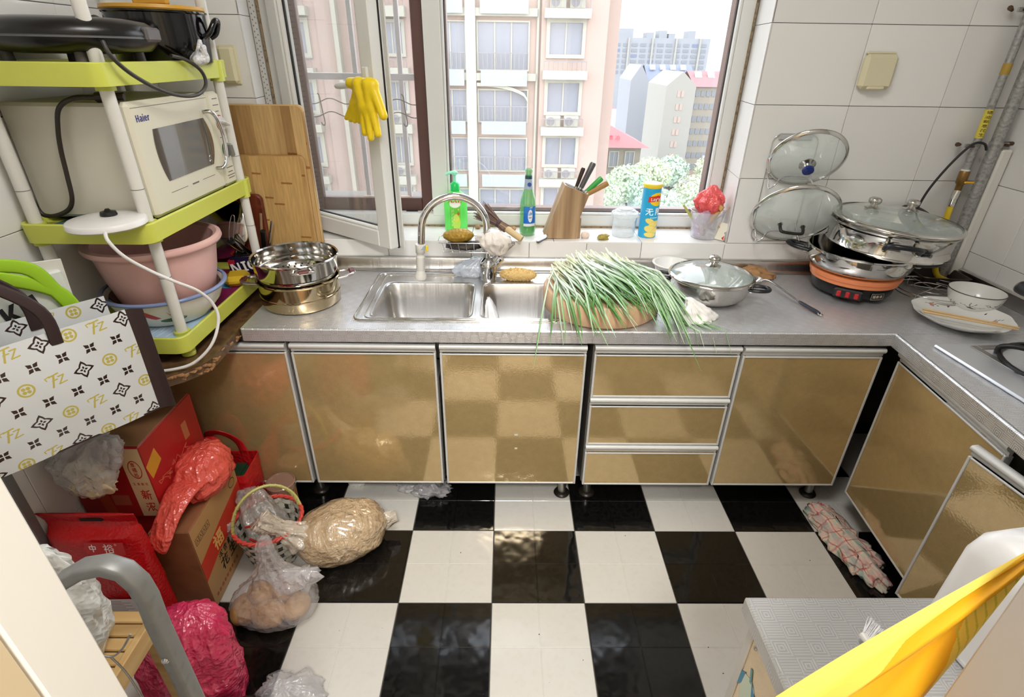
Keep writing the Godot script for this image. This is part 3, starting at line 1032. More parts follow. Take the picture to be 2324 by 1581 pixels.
	for x in [9.4, 11.2, 12.8]:
		for y in [-8.4, -10.8]:
			facade_window(l, [x - 0.4, x + 0.4, y, y + 1.4], 0.0, 0.1, 2)
	# little tower with a red cap left of it
	var tw := thing("roof_turret", "small white turret with pink pyramid roof beside the near block", "building", V(8.7, 0, -53))
	put("wall", G.new().bb(V(-1.0, -12, -1.0), V(1.0, -2.6, 1.0)), mats.far_white, tw)
	var tr := G.new()
	for i in 4:
		var a := TAU * (i + 0.5) / 4.0; var c := TAU * (i + 1.5) / 4.0
		tr.face([V(cos(a) * 2.0, -2.6, sin(a) * 2.0), V(cos(c) * 2.0, -2.6, sin(c) * 2.0), V(0, -1.75, 0)], V(cos((a + c) * 0.5), 0.7, sin((a + c) * 0.5)))
	tr.face([V(-1.41, -2.6, -1.41), V(1.41, -2.6, -1.41), V(1.41, -2.6, 1.41), V(-1.41, -2.6, 1.41)], Vector3.DOWN)
	put("roof", tr, mats.far_red, tw)
	# trees and cars
	var r := RandomNumberGenerator.new(); r.seed = 9
	var trees := [[11.2, -48.0, 3.4, 2.1], [14.4, -52.5, 3.4, 2.0], [17.6, -57.0, 3.0, 1.9], [7.6, -43.0, 3.4, 2.3], [21.5, -55.5, 3.4, 2.0], [12.6, -42.5, 2.4, 2.2], [17.4, -47.5, 2.4, 2.4], [7.6, -50.5, 3.0, 1.4], [14.6, -64.5, 2.6, 1.3]]
	var kinds := ["in front of the low building", "between the low building and street", "beside the parked cars", "nearest the pink block", "under the white gabled house", "lowest in view near the sill", "behind the blue snack can", "close to the low building wall", "at the bend of the street"]
	for i in trees.size():
		var q: Array = trees[i]
		var t := thing("street_tree", "hazy green tree " + kinds[i], "tree", V(q[0], -12, q[1]), 0.0, "trees far below")
		put("trunk", G.new().tube([V(0, 0, 0), V(0.1, q[2] * 0.7, 0)], [0.16, 0.08], 6), mats.rust, t)
		put("crown", crown(q[3], q[2], i), mk("leaf%d" % (i % 3), [Color(0.76, 0.82, 0.72), Color(0.80, 0.84, 0.72), Color(0.74, 0.82, 0.75)][i % 3], 0.8, 0.0, {"back": Color(0.3, 0.35, 0.2)}), t)
	car(V(15.6, -12, -60.8), 25.0, "white parked car by the street bend", mats.far_white)
	car(V(24.6, -12, -61.0), 10.0, "white parked car below the gabled house", mats.far_white)
	car(V(19.4, -12, -63.0), -15.0, "dark grey parked car between white ones", mk("car_grey", Color(0.5, 0.5, 0.55), 0.4))

func crown(r: float, h: float, s: int) -> G:
	var g := G.new()
	var rn := RandomNumberGenerator.new(); rn.seed = 100 + s
	for k in 2200:
		var d := Vector3(rn.randfn(), rn.randfn(), rn.randfn()).normalized()
		var p := d * V(r, r * 0.85, r) * (0.55 + 0.45 * rn.randf()) + V(0, h, 0)
		var a := Vector3(rn.randfn(), rn.randfn(), rn.randfn()).normalized() * 0.15
		var b := a.cross(d).normalized() * 0.12
		g.tri(p - a, p + b, p + a)
		g.tri(p - a, p + a, p - b)
	return g

func car(at: Vector3, turn: float, label: String, m: Material) -> void:
	var c := thing("parked_car", label, "car", at, turn, "cars parked on the street")
	var body := PackedVector2Array([Vector2(-2.1, 0.35), Vector2(2.1, 0.35), Vector2(2.1, 0.85), Vector2(1.3, 0.95), Vector2(0.7, 1.42), Vector2(-1.2, 1.42), Vector2(-1.9, 0.95), Vector2(-2.1, 0.85)])
	put("body", G.new().at(T(0, 0, -0.85)).extrude(body, 1.7), m, c)
	put("windows", G.new().at(T(0, 0, -0.87)).extrude(PackedVector2Array([Vector2(-1.6, 0.97), Vector2(1.0, 0.97), Vector2(0.62, 1.34), Vector2(-1.1, 1.34)]), 1.74), mats.far_glass, c)
	for x in [-1.3, 1.3]:
		for z in [-0.8, 0.8]:
			put("wheel", G.new().at(T(x, 0.33, z, 0, 90)).lathe(P2([0, -0.1, 0.33, -0.1, 0.33, 0.1, 0, 0.1]), 14), mats.gasket, c)

func house(at: Vector3, w: float, len_: float, y0: float, eave: float, ridge: float, side: float, label: String, gm: Material, wm: Material, rm: Material, lit: bool) -> void:
	# gable faces us; the long front recedes to the right
	var t := thing("gabled_house", label, "building", at)
	mk("far_win", Color(0.43, 0.45, 0.48), 0.3)
	put("gable_wall", G.new().at(T(-w * 0.5, 0, -side)).extrude(PackedVector2Array([Vector2(0, y0), Vector2(w, y0), Vector2(w, eave), Vector2(w * 0.5, ridge + 0.5), Vector2(0, eave)]), side), gm, t)
	put("front_wall", G.new().bb(V(w * 0.5, y0, -side + 1.0), V(w * 0.5 + len_, eave - 0.1, -1.0)), wm, t)
	var rg := G.new()
	rg.face([V(w * 0.5, eave - 0.1, -0.7), V(w * 0.5 + len_, eave - 0.1, -0.7), V(w * 0.5 + len_, ridge + 0.5, -side * 0.5), V(w * 0.5, ridge + 0.5, -side * 0.5)], V(0, 1, 1))
	rg.face([V(w * 0.5, eave - 0.1, -side + 0.7), V(w * 0.5 + len_, eave - 0.1, -side + 0.7), V(w * 0.5 + len_, ridge + 0.5, -side * 0.5), V(w * 0.5, ridge + 0.5, -side * 0.5)], V(0, 1, -1))
	put("roof", rg, rm, t)
	for row in 7:
		var y := eave - 1.0 - row * 1.35
		if lit:
			put("gable_window", G.new().bb(V(-0.35, y - 0.15, 0), V(-0.05, y + 0.5, 0.06)), mats.far_shade, t)
			put("gable_window", G.new().bb(V(0.1, y - 0.15, 0), V(0.4, y + 0.5, 0.06)), mats.far_shade, t)
		for c in int(len_ / 0.62):
			var x := w * 0.5 + 0.35 + c * 0.62
			if c % 5 != 4:
				put("window", G.new().bb(V(x, y - 0.1, -1.0), V(x + 0.42, y + 0.5, -0.92)), mats.far_win, t)
	for k in 4:
		var x := w * 0.5 + 1.0 + k * 1.5
		put("solar_heater", G.new().at(T(x, ridge + 0.15, -side * 0.35, 0, -45)).box(Vector3.ZERO, V(0.8, 0.9, 0.06)), mats.panel_blue, t)

# ---------------------------------------------------------------- cabinets
const HANDLE := [0.0, 0.0, 0.006, 0.0, 0.009, 0.004, 0.009, 0.012, 0.016, 0.016, 0.021, 0.022, 0.022, 0.028, 0.018, 0.033, 0.0, 0.034]

# front with its left lower corner at the origin of tr, facing +z
func front(parent: Node, called: String, w: float, h: float, tr: Transform3D) -> Node3D:
	var hh := h - 0.034
	var d := put(called, G.new().bb(V(0.007, 0.007, -0.018), V(w - 0.007, hh, 0.0), 0.0008), mats.gold, parent, tr)
	put("edge_trim", G.new().bb(V(0, 0, -0.019), V(0.0075, hh, 0.0025), 0.0015).bb(V(w - 0.0075, 0, -0.019), V(w, hh, 0.0025), 0.0015).bb(V(0.0075, 0, -0.019), V(w - 0.0075, 0.0075, 0.0025), 0.0015).bb(V(0.0075, hh - 0.006, -0.019), V(w - 0.0075, hh, 0.0025), 0.0015), mats.alu_edge, d)
	var hp := PackedVector2Array()
	for p in P2(HANDLE): hp.append(p)
	var g := G.new()
	# profile drawn in (depth, height), pushed along x
	g.at(Transform3D(Basis(V(0, 0, 1), V(0, 1, 0), V(-1, 0, 0)), V(w, hh, -0.012)))
	g.extrude(hp, w, true)
	put("handle", g, mats.alu, d)
	return d

func leg(parent: Node, x: float, z: float) -> void:
	var l := put("leg", G.new().at(T(x, 0, z)).lathe(P2([0, 0.012, 0.016, 0.012, 0.016, 0.1, 0.024, 0.1, 0.024, 0.108, 0, 0.108]), 16), mats.steel_dull, parent)
	put("foot", G.new().at(T(x, 0, z)).lathe(P2([0, 0.001, 0.030, 0.001, 0.032, 0.006, 0.028, 0.013, 0.018, 0.017, 0, 0.017]), 20), mk("foot_dark", Color(0.16, 0.14, 0.12), 0.35, 0.3), l)

func cabinets() -> void:
	var zf := -0.127
	var spec := [[-0.86, -0.383, "gold laminate base cabinet under the wooden plank, reflecting red bags"], [-0.372, 0.109, "gold laminate base cabinet with plain door below the left sink bowl"], [0.118, 0.610, "gold laminate base cabinet door with small worn marks, below the sink divider"]]
	for s in spec:
		var c := thing("base_cabinet", s[2], "cabinet", Vector3.ZERO, 0.0, "gold base cabinets")
		put("body", G.new().bb(V(s[0], 0.108, -0.66), V(s[1], 0.57 if s[0] > -0.5 else 0.72, -0.150)), mats.carcass, c)
		front(c, "door", s[1] - s[0] - 0.004, 0.599, T(s[0] + 0.002, 0.114, zf))
		leg(c, s[0] + (0.49 if s[0] < -0.5 else 0.45), -0.195) if s[0] != -0.86 else leg(c, -0.40, -0.21)
	var d := thing("drawer_unit", "gold laminate unit of three drawers with white metal grips", "cabinet", Vector3.ZERO, 0.0, "gold base cabinets")
	put("body", G.new().bb(V(0.632, 0.108, -0.66), V(1.122, 0.72, -0.150)), mats.carcass, d)
	for q in [[0.510, 0.713], [0.303, 0.507], [0.110, 0.300]]:
		front(d, "drawer", 0.486, q[1] - q[0], T(0.634, q[0], zf))
	leg(d, 0.668, -0.198)
	var c4 := thing("base_cabinet", "gold laminate base cabinet beside the drawers in the corner", "cabinet", Vector3.ZERO, 0.0, "gold base cabinets")
	put("body", G.new().bb(V(1.128, 0.108, -0.66), V(1.62, 0.72, -0.150)), mats.carcass, c4)
	front(c4, "door", 0.470, 0.601, T(1.130, 0.110, zf))
	leg(c4, 1.567, -0.198)
	var c5 := thing("base_cabinet", "gold laminate base cabinet under the gas hob, door shut", "cabinet", Vector3.ZERO, 0.0, "gold base cabinets")
	put("body", G.new().bb(V(1.655, 0.108, -0.10), V(2.15, 0.72, 0.385)), mats.carcass, c5)
	front(c5, "door", 0.480, 0.605, T(1.628, 0.112, -0.092, -94.1))
	var c6 := thing("base_cabinet", "gold laminate base cabinet with door standing ajar near doorway", "cabinet", Vector3.ZERO, 0.0, "gold base cabinets")
	put("body", G.new().bb(V(1.625, 0.108, 0.395), V(2.15, 0.126, 0.82)).bb(V(1.625, 0.70, 0.395), V(2.15, 0.72, 0.82)).bb(V(2.13, 0.126, 0.395), V(2.15, 0.70, 0.82)).bb(V(1.625, 0.126, 0.80), V(2.13, 0.70, 0.82)), mats.carcass, c6)
	front(c6, "door", 0.455, 0.575, T(1.542, 0.112, 0.346, -82.1))
	# worn marks stay on the door: a tiny price sticker
	one("door_sticker", "tiny pale worn sticker on the gold door below the sink", "sticker", G.new().box(V(0.3785, 0.345, -0.1262), V(0.013, 0.008, 0.0008)).box(V(0.379, 0.283, -0.1262), V(0.010, 0.007, 0.0008)), mk("sticker_pale", Color(0.85, 0.82, 0.74), 0.5))

func worktops() -> void:
	var w := thing("worktop", "stainless steel worktop with stamped pattern along the window", "worktop")
	var g := G.new()
	g.bb(V(-0.512, 0.735, -0.68), V(-0.135, HC, -0.118)).bb(V(0.665, 0.735, -0.68), V(XR - 0.004, HC, -0.118)).bb(V(-0.135, 0.735, -0.68), V(0.665, HC, -0.575)).bb(V(-0.135, 0.735, -0.195), V(0.665, HC, -0.118))
	put("top", g, mats.steel_stamped, w)
	put("front_lip", G.new().bb(V(-0.512, 0.724, -0.126), V(1.612, HC + 0.001, -0.114), 0.004), mats.steel_stamped, w)
	var up := G.new()
	var pr := [Vector2(-0.682, 0.77), Vector2(-0.645, 0.7705), Vector2(-0.655, 0.774), Vector2(-0.661, 0.782), Vector2(-0.664, 0.80), Vector2(-0.667, 0.819), Vector2(-0.671, 0.8235), Vector2(-0.682, 0.824)]
	var poly := PackedVector2Array()
	for p in pr: poly.append(Vector2(p.x, p.y))
	up.at(Transform3D(Basis(V(0, 0, 1), V(0, 1, 0), V(-1, 0, 0)), V(XR - 0.004, 0, 0)))
	up.extrude(poly, XR + 0.508, true)
	put("upstand", up, mats.steel, w)
	var s := thing("worktop", "stainless steel worktop with gas hob along the side wall", "worktop")
	var sp := PackedVector2Array([Vector2(1.614, 0.1165), Vector2(1.548, -0.84), Vector2(XR - 0.004, -0.84), Vector2(XR - 0.004, 0.1165)])
	put("top", G.new().at(Transform3D(Basis(V(1, 0, 0), V(0, 0, -1), V(0, 1, 0)), V(0, 0.735, 0))).extrude(sp, 0.035), mats.steel_stamped, s)
	put("front_lip", G.new().at(T(1.612, 0, -0.116, -94.0)).bb(V(0, 0.724, 0.0), V(0.957, HC + 0.001, 0.011), 0.004), mk("steel_stamped_big", Color(0.92, 0.92, 0.92), 0.36, 0.7, {"nrm": texs.key_n, "ns": 0.7, "tex": texs.key_c, "tri": 8.0}), s)
	put("upstand", G.new().bb(V(XR - 0.022, HC, -0.66), V(XR - 0.002, 0.824, 0.84), 0.004), mats.steel, s)

func sink() -> void:
	var s := thing("kitchen_sink", "double bowl stainless steel sink set into the worktop", "sink")
	var y := HC + 0.002
	var rim := G.new()
	var ox0 := -0.168; var ox1 := 0.735; var oz0 := -0.612; var oz1 := -0.182
	var b := [[-0.118, 0.218], [0.256, 0.625]]
	var bz0 := -0.52; var bz1 := -0.206
	rim.bb(V(ox0, HC, oz0), V(ox1, y, bz0)).bb(V(ox0, HC, bz1), V(ox1, y, oz1)).bb(V(ox0, HC, bz0), V(b[0][0], y, bz1)).bb(V(b[0][1], HC, bz0), V(b[1][0], y, bz1)).bb(V(b[1][1], HC, bz0), V(ox1, y, bz1))
	put("rim", rim, mats.steel, s)
	var bead := G.new()
	var rr := rrect(ox1 - ox0, oz1 - oz0, 0.03, 6)
	var path := []
	for p in rr: path.append(V(p.x + (ox0 + ox1) * 0.5, y, p.y + (oz0 + oz1) * 0.5))
	bead.tube(path, 0.0055, 8, true, false)
	var rr2 := rrect(ox1 - ox0 - 0.06, oz1 - oz0 - 0.035, 0.025, 6)
	path = []
	for p in rr2: path.append(V(p.x + (ox0 + ox1) * 0.5, y, p.y + (oz0 + oz1) * 0.5))
	bead.tube(path, 0.003, 8, true, false)
	put("bead", bead, mats.steel_smooth, s)
	for q in b:
		var w: float = q[1] - q[0]; var d := bz1 - bz0
		var cx: float = (q[0] + q[1]) * 0.5; var cz := (bz0 + bz1) * 0.5
		var rows := []
		for e in [[0.012, y - 0.001, 0.035], [0.004, y + 0.001, 0.04], [0.0, y - 0.006, 0.045], [-0.006, y - 0.06, 0.045], [-0.012, y - 0.15, 0.045], [-0.03, y - 0.172, 0.05], [-0.07, y - 0.18, 0.05]]:
			rows.append(ring3(rrect(w + e[0] * 2.0, d + e[0] * 2.0, e[2], 6), e[1], cx, cz))
		var c := PackedVector3Array(); c.resize(rows[0].size()); c.fill(V(cx, y - 0.184, cz))
		rows.append(c)
		var bowl := put("bowl", G.new().surf(rows, true, [], true), mats.steel, s)
		put("drain", G.new().at(T(cx, y - 0.183, cz)).lathe(P2([0.045, 0.0, 0.045, 0.004, 0.036, 0.005, 0.030, 0.001, 0.0, 0.001]), 24), mats.steel_smooth, bowl)
	# mixer tap with a soft extension
	var t := thing("tap", "chrome swan neck mixer tap with white ribbed spout extension", "tap", V(0.268, HC + 0.002, -0.565))
	put("body", G.new().lathe(P2([0, 0, 0.030, 0, 0.032, 0.004, 0.031, 0.012, 0.034, 0.03, 0.036, 0.055, 0.034, 0.075, 0.022, 0.085, 0.017, 0.09, 0.0, 0.09]), 32, 50.0), mats.chrome, t)
	var neck := [V(-0.004, 0.08, 0), V(-0.004, 0.17, 0)]
	for i in 17:
		var a := PI * i / 16.0
		neck.append(V(-0.122 + 0.118 * cos(a), 0.21 + 0.118 * sin(a), 0.001 + 0.004 * i))
	neck.append(V(-0.243, 0.165, 0.068))
	put("neck", G.new().tube(neck, 0.0135, 16), mats.chrome, t)
	var lv := G.new()
	lv.at(T(0.032, 0.076, 0.0, 0, 0, -40)).lathe(P2([0, -0.02, 0.020, -0.02, 0.022, 0.0, 0.021, 0.022, 0.0, 0.026]), 20)
	lv.at(T(0.052, 0.098, -0.004, 20, 0, 38)).box(V(0.028, 0.004, 0), V(0.085, 0.012, 0.022), 0.005)
	put("lever", lv, mats.chrome, t)
	var ex := []
	for e in [[0.0, 0.013], [0.0, 0.0165], [0.03, 0.0165], [0.03, 0.0145]]: ex.append(Vector2(e[1], -e[0]))
	var pr := [Vector2(0.0, -0.125), Vector2(0.021, -0.125), Vector2(0.022, -0.11), Vector2(0.016, -0.098)]
	for i in 8:
		pr.append(Vector2(0.0165, -0.094 + i * 0.008)); pr.append(Vector2(0.0135, -0.090 + i * 0.008))
	pr.append(Vector2(0.014, -0.022)); pr.append(Vector2(0.0175, -0.02)); pr.append(Vector2(0.0175, 0.012)); pr.append(Vector2(0.0, 0.012))
	put("extension", G.new().at(T(-0.247, 0.15, 0.072, 0, 4, -4)).lathe(pr, 24, 80.0), mk("milky", Color(0.92, 0.91, 0.88), 0.3, 0.0, {"back": Color(0.4, 0.4, 0.38)}), t)
	put("clamp", G.new().at(T(-0.246, 0.15, 0.070)).lathe(P2([0.0135, -0.006, 0.019, -0.006, 0.019, 0.008, 0.0135, 0.008]), 24), mk("clamp_blue", Color(0.62, 0.70, 0.74), 0.3), t)
	put("clamp_tab", G.new().box(V(-0.222, 0.147, 0.078), V(0.010, 0.022, 0.005), 0.003), mk("tab_yellow", Color(0.93, 0.80, 0.18), 0.4), t)
	# wire basket clipped on the neck
	var k := thing("tap_basket", "thin chrome wire caddy clipped round the tap neck", "wire basket", V(0.216, 0.925, -0.585))
	var wi := G.new()
	for yy in [0.0, -0.038]:
		var f := 1.0 if yy == 0.0 else 0.86
		var pth := []
		for p in rrect(0.275 * f, 0.10 * f, 0.02, 4): pth.append(V(p.x, yy, p.y))
		wi.tube(pth, 0.0018, 5, true, false)
	for i in 9:
		var x := -0.12 + i * 0.03
		wi.tube([V(x, 0.0, 0.05), V(x * 0.9, -0.038, 0.043), V(x * 0.9, -0.038, -0.043), V(x, 0.0, -0.05)], 0.0013, 5)
	put("wires", wi, mats.chrome, k)
	one("scouring_sponge", "gold mesh scouring sponge on the tap caddy", "sponge", lump(V(0.058, 0.026, 0.036), 12, 0.10, 40.0, 26, 0.9, false), mk("sponge_gold", Color(0.62, 0.49, 0.16), 0.45, 0.35, {"nrm": dots_n(), "ns": 1.0, "tri": 9.0}), T(0.155, 0.917, -0.585, 5))
	one("wire_pad", "dark steel wool pad in the tap caddy under the sponge", "scouring pad", lump(V(0.06, 0.014, 0.034), 13, 0.35, 60.0, 20, 0.9), mk("steel_wool", Color(0.25, 0.23, 0.21), 0.6, 0.3), T(0.175, 0.889, -0.583))
	one("dish_cloth", "crumpled off-white dish cloth draped over the tap caddy", "cloth", soft([[0.0, 0.028, 0.02, 0.01, 0.0, 0.1], [0.03, 0.048, 0.036, 0.0, 0.0, 0.14], [0.05, 0.06, 0.045, 0.0, 0.0, 0.16], [0.07, 0.05, 0.04, -0.004, 0.0, 0.2], [0.088, 0.026, 0.024, -0.008, 0.0, 0.25]], 5, 0.014, 24.0, 60, 6), mk("cloth_white", Color(0.88, 0.85, 0.82), 0.9, 0.0, {"nrm": ntex("weave", 3, 0.3, 4.0, 128), "ns": 0.4, "tri": 10.0}), T(0.292, 0.876, -0.56))
	# pot whisk lying across the caddy
	var br := thing("pot_whisk", "reed pot whisk with round wooden handle on the sill edge", "brush", V(0.375, 0.925, -0.648))
	br.rotation_degrees = Vector3(0, 0, 0)
	var ax := V(-0.80, 0.42, -0.42).normalized()
	put("handle", G.new().tube([ax * -0.03, ax * 0.075], [0.0135, 0.012], 16), mk("whisk_wood", Color(0.80, 0.70, 0.52), 0.55), br)
	var bg := G.new()
	var rn := RandomNumberGenerator.new(); rn.seed = 6
	var s1 := ax.cross(Vector3.UP).normalized(); var s2 := ax.cross(s1)
	for i in 150:
		var a := rn.randf() * TAU; var q := sqrt(rn.randf())
		var o := s1 * cos(a) * q + s2 * sin(a) * q
		bg.tube([ax * 0.045 + o * 0.017, ax * 0.085 + o * 0.014, ax * (0.16 + 0.03 * rn.randf()) + o * (0.036 + 0.008 * rn.randf())], 0.0011, 4, false, false)
	put("bristles", bg, mk("reed", Color(0.50, 0.40, 0.36), 0.8), br).set_meta("kind", "stuff")
	put("binding", G.new().tube([ax * 0.078, ax * 0.09], 0.0165, 14), mk("twine", Color(0.30, 0.22, 0.24), 0.8), br)
	one("loofah", "pale tan loofah scrubber lying on the sink rim", "scrubber", loofah(), mk("loofah", Color(0.86, 0.74, 0.50), 0.95), T(0.385, HC + 0.003, -0.557, -3))
	# clear bag behind the tap
	one("plastic_bag", "small clear plastic bag crumpled behind the tap", "plastic bag", soft([[0.0, 0.05, 0.03, 0, 0, 0.15], [0.02, 0.065, 0.04, 0, 0, 0.2], [0.05, 0.05, 0.03, 0.02, 0, 0.25], [0.075, 0.02, 0.015, 0.045, 0, 0.3]], 31, 0.012, 30.0, 48, 7), film(Color(0.86, 0.90, 0.96)), T(0.195, HC + 0.003, -0.603))
	# pack in the right bowl
	var pk := thing("food_packet", "white plastic packet with green label inside the right sink bowl", "packet", V(0.292, 0.62, -0.33))
	put("wrapper", soft([[0.0, 0.02, 0.06, 0.0, 0, 0.05], [0.05, 0.028, 0.085, -0.004, 0, 0.06], [0.10, 0.024, 0.075, -0.006, -0.01, 0.1], [0.135, 0.012, 0.045, -0.014, -0.03, 0.15], [0.15, 0.004, 0.02, -0.018, -0.04, 0.2]], 41, 0.006, 26.0, 48, 5), mk("packet_white", Color(0.90, 0.90, 0.90), 0.35), pk)
	put("label", G.new().box(V(0.034, 0.075, 0.045), V(0.003, 0.04, 0.065), 0.001).box(V(0.026, 0.06, 0.105), V(0.03, 0.04, 0.004), 0.001), mk("label_green", Color(0.09, 0.26, 0.16), 0.5), pk)

func dots_n() -> ImageTexture:
	if texs.has("dots_n"): return texs.dots_n
	var img := Image.create(128, 128, false, Image.FORMAT_RGBA8)
	img.fill(Color(0.2, 0.2, 0.2))
	for i in 8:
		for j in 8:
			iell(img, Vector2(i * 16 + 8 + (j % 2) * 4 - 2, j * 16 + 8), 5.5, 5.5, Color(0.6, 0.6, 0.6), 12)
			iell(img, Vector2(i * 16 + 8 + (j % 2) * 4 - 2, j * 16 + 8), 3, 3, Color(1, 1, 1), 10)
	img.bump_map_to_normal_map(6.0)
	return keep("dots_n", img)

func loofah() -> G:
	var g := lump(V(0.07, 0.023, 0.027), 3, 0.12, 60.0, 20, 0.95)
	var rn := RandomNumberGenerator.new(); rn.seed = 8
	for i in 1500:
		var d := Vector3(rn.randfn(), rn.randfn(), rn.randfn()).normalized()
		var p := d * V(0.07, 0.023, 0.027) + V(0, 0.022, 0)
		if p.y < 0.003: continue
		var o := (d / V(0.07, 0.023, 0.027)).normalized()
		var t := o.cross(Vector3(rn.randfn(), rn.randfn(), rn.randfn())).normalized() * 0.0012
		g.tri(p - t, p + t, p + o * 0.007 + t * rn.randf_range(-2, 2))
	return g

# thin plastic film that lets light through
func film(c: Color, a := 0.42, key := "") -> StandardMaterial3D:
	var k := "film %s %.2f" % [c.to_html(false), a] if key == "" else key
	return mk(k, c, 0.16, 0.0, {"alpha": a, "nrm": ntex("crumple_n", 51, 0.02, 12.0, 256, true), "ns": 0.7, "tri": 4.0, "spec": 0.7})

func sheen_bag(c: Color, key: String) -> StandardMaterial3D:
	return mk(key, c, 0.22, 0.0, {"nrm": ntex("crumple_n", 51, 0.02, 12.0, 256, true), "ns": 0.8, "tri": 4.0, "spec": 0.7, "back": Color(c.r * 0.4, c.g * 0.4, c.b * 0.4)})

# ---------------------------------------------------------------- things on the window sill
func sill_things() -> void:
	# dish soap
	var s := thing("soap_bottle", "green pump bottle of dish soap with lemon label", "bottle", V(0.128, SILL + 0.001, -0.80))
	var gm := mk("soap_green", Color(0.50, 0.93, 0.50), 0.12, 0.0, {"back": Color(0.55, 0.9, 0.5), "spec": 0.6})
	put("bottle", G.new().lathe(P2([0, 0, 0.040, 0, 0.046, 0.006, 0.0475, 0.03, 0.0475, 0.13, 0.044, 0.147, 0.034, 0.161, 0.021, 0.169, 0.018, 0.174, 0.0, 0.174]), 36, 60.0, Vector2(1.0, 0.68)), gm, s)
	put("collar", G.new().lathe(P2([0, 0.172, 0.019, 0.172, 0.0195, 0.196, 0.014, 0.203, 0.006, 0.206, 0, 0.206]), 24), mk("soap_cap", Color(0.12, 0.82, 0.42), 0.25, 0.0, {"back": Color(0.1, 0.5, 0.25)}), s)
	put("pump", G.new().tube([V(0, 0.2, 0), V(0, 0.235, 0)], 0.0055, 12).tube(spline([V(0.006, 0.240, 0), V(-0.006, 0.242, 0.002), V(-0.026, 0.240, 0.008), V(-0.034, 0.232, 0.010)], 4), [0.009, 0.009, 0.0085, 0.008, 0.0075, 0.007, 0.0065, 0.006, 0.0055, 0.005, 0.005, 0.0045, 0.004], 10).at(T(0, 0.232, 0)).lathe(P2([0, 0, 0.011, 0.002, 0.013, 0.012, 0.006, 0.015, 0, 0.015]), 20), mk("soap_pump", Color(0.60, 0.93, 0.80), 0.25), s)
	var li := Image.create(256, 320, false, Image.FORMAT_RGB8)
	li.fill(Color(0.46, 0.86, 0.30))
	iell(li, Vector2(128, -40), 190, 110, Color(0.95, 0.97, 0.93))
	iell(li, Vector2(160, 250), 90, 90, Color(0.72, 0.90, 0.36))
	iell(li, Vector2(150, 190), 62, 46, Color(0.93, 0.86, 0.34))
	iell(li, Vector2(150, 190), 44, 32, Color(0.78, 0.92, 0.42))
	iell(li, Vector2(205, 140), 30, 20, Color(0.72, 0.50, 0.24))
	iell(li, Vector2(205, 90), 16, 12, Color(0.90, 0.88, 0.40))
	for i in 5:
		glyph(li, ["nong", "xiang", "xin", "fu", "you"][i], Vector2(36, 96 + i * 40), 34, 3.2, Color(0.78, 0.97, 0.66))
		glyph(li, ["hua", "jia", "sheng", "xin", "shan"][i], Vector2(76, 90 + i * 36), 26, 2.4, Color(0.85, 0.98, 0.75))
	put("label", skin(0.0478, 0.68, 0.022, 0.132, PI * 0.5, 0.95), mk("soap_label", Color.WHITE, 0.3, 0.0, {"tex": keep("soap_label", li)}), s)
	text("AXE", 0.026, mk("soap_red", Color(0.86, 0.28, 0.16), 0.5), s, T(0, 0.139, 0.0335, 0, -6), "brand_lettering", true, true)
	# beer bottle
	var b := thing("beer_bottle", "green glass beer bottle with blue and white label", "bottle", V(0.425, SILL + 0.001, -0.775))
	put("glass", G.new().lathe(P2([0, 0.004, 0.028, 0.0, 0.032, 0.004, 0.033, 0.02, 0.033, 0.125, 0.031, 0.145, 0.024, 0.170, 0.0165, 0.192, 0.0140, 0.215, 0.0130, 0.248, 0.0155, 0.250, 0.0155, 0.262, 0.013, 0.265, 0.0115, 0.265, 0.0115, 0.215, 0.030, 0.14, 0.030, 0.01, 0, 0.009]), 36, 60.0), mk("beer_glass", Color(0.34, 0.76, 0.40), 0.03, 0.0, {"alpha": 0.34, "spec": 0.8}), b)
	put("beer", G.new().lathe(P2([0, 0.010, 0.029, 0.011, 0.029, 0.045, 0.0, 0.045]), 30), mk("beer_rest", Color(0.38, 0.46, 0.12), 0.1, 0.0, {"alpha": 0.6}), b)
	var bl := Image.create(512, 320, false, Image.FORMAT_RGB8)
	bl.fill(Color(0.07, 0.42, 0.78))
	for i in 32:
		for j in 9:
			bl.fill_rect(Rect2i(i * 16 + 3, j * 12 + 4, 6, 5), Color(0.40, 0.64, 0.88))
	bl.fill_rect(Rect2i(0, 276, 512, 44), Color(0.86, 0.88, 0.90))
	iell(bl, Vector2(270, 150), 96, 104, Color(0.88, 0.90, 0.92))
	glyph(bl, "shan", Vector2(196, 92), 50, 8, Color(0.12, 0.40, 0.70)); glyph(bl, "jia", Vector2(250, 86), 58, 6, Color(0.12, 0.40, 0.70)); glyph(bl, "xin", Vector2(306, 92), 44, 5, Color(0.12, 0.40, 0.70))
	for i in 7: bl.fill_rect(Rect2i(206 + i * 19, 168, 12, 22), Color(0.20, 0.46, 0.74))
	for i in 5: iline(bl, [Vector2(240 + i * 24, 26), Vector2(262 + i * 24, 6)], 7, Color(0.88, 0.92, 0.95))
	put("label", skin(0.0334, 1.0, 0.042, 0.122, PI * 0.42, 1.6), mk("beer_label", Color.WHITE, 0.3, 0.0, {"tex": keep("beer_label", bl)}), b)
	put("neck_label", G.new().lathe(P2([0.0185, 0.188, 0.0150, 0.218, 0.0146, 0.226, 0.0143, 0.226]), 24), mk("beer_neck", Color(0.66, 0.72, 0.80), 0.3), b)
	put("neck_band", G.new().lathe(P2([0.0146, 0.226, 0.0140, 0.238, 0.0136, 0.238]), 24).at(T(0.002, 0.206, 0.0168)).lathe(P2([0, 0, 0.001, 0]), 4), mk("beer_band", Color(0.12, 0.30, 0.32), 0.3), b)
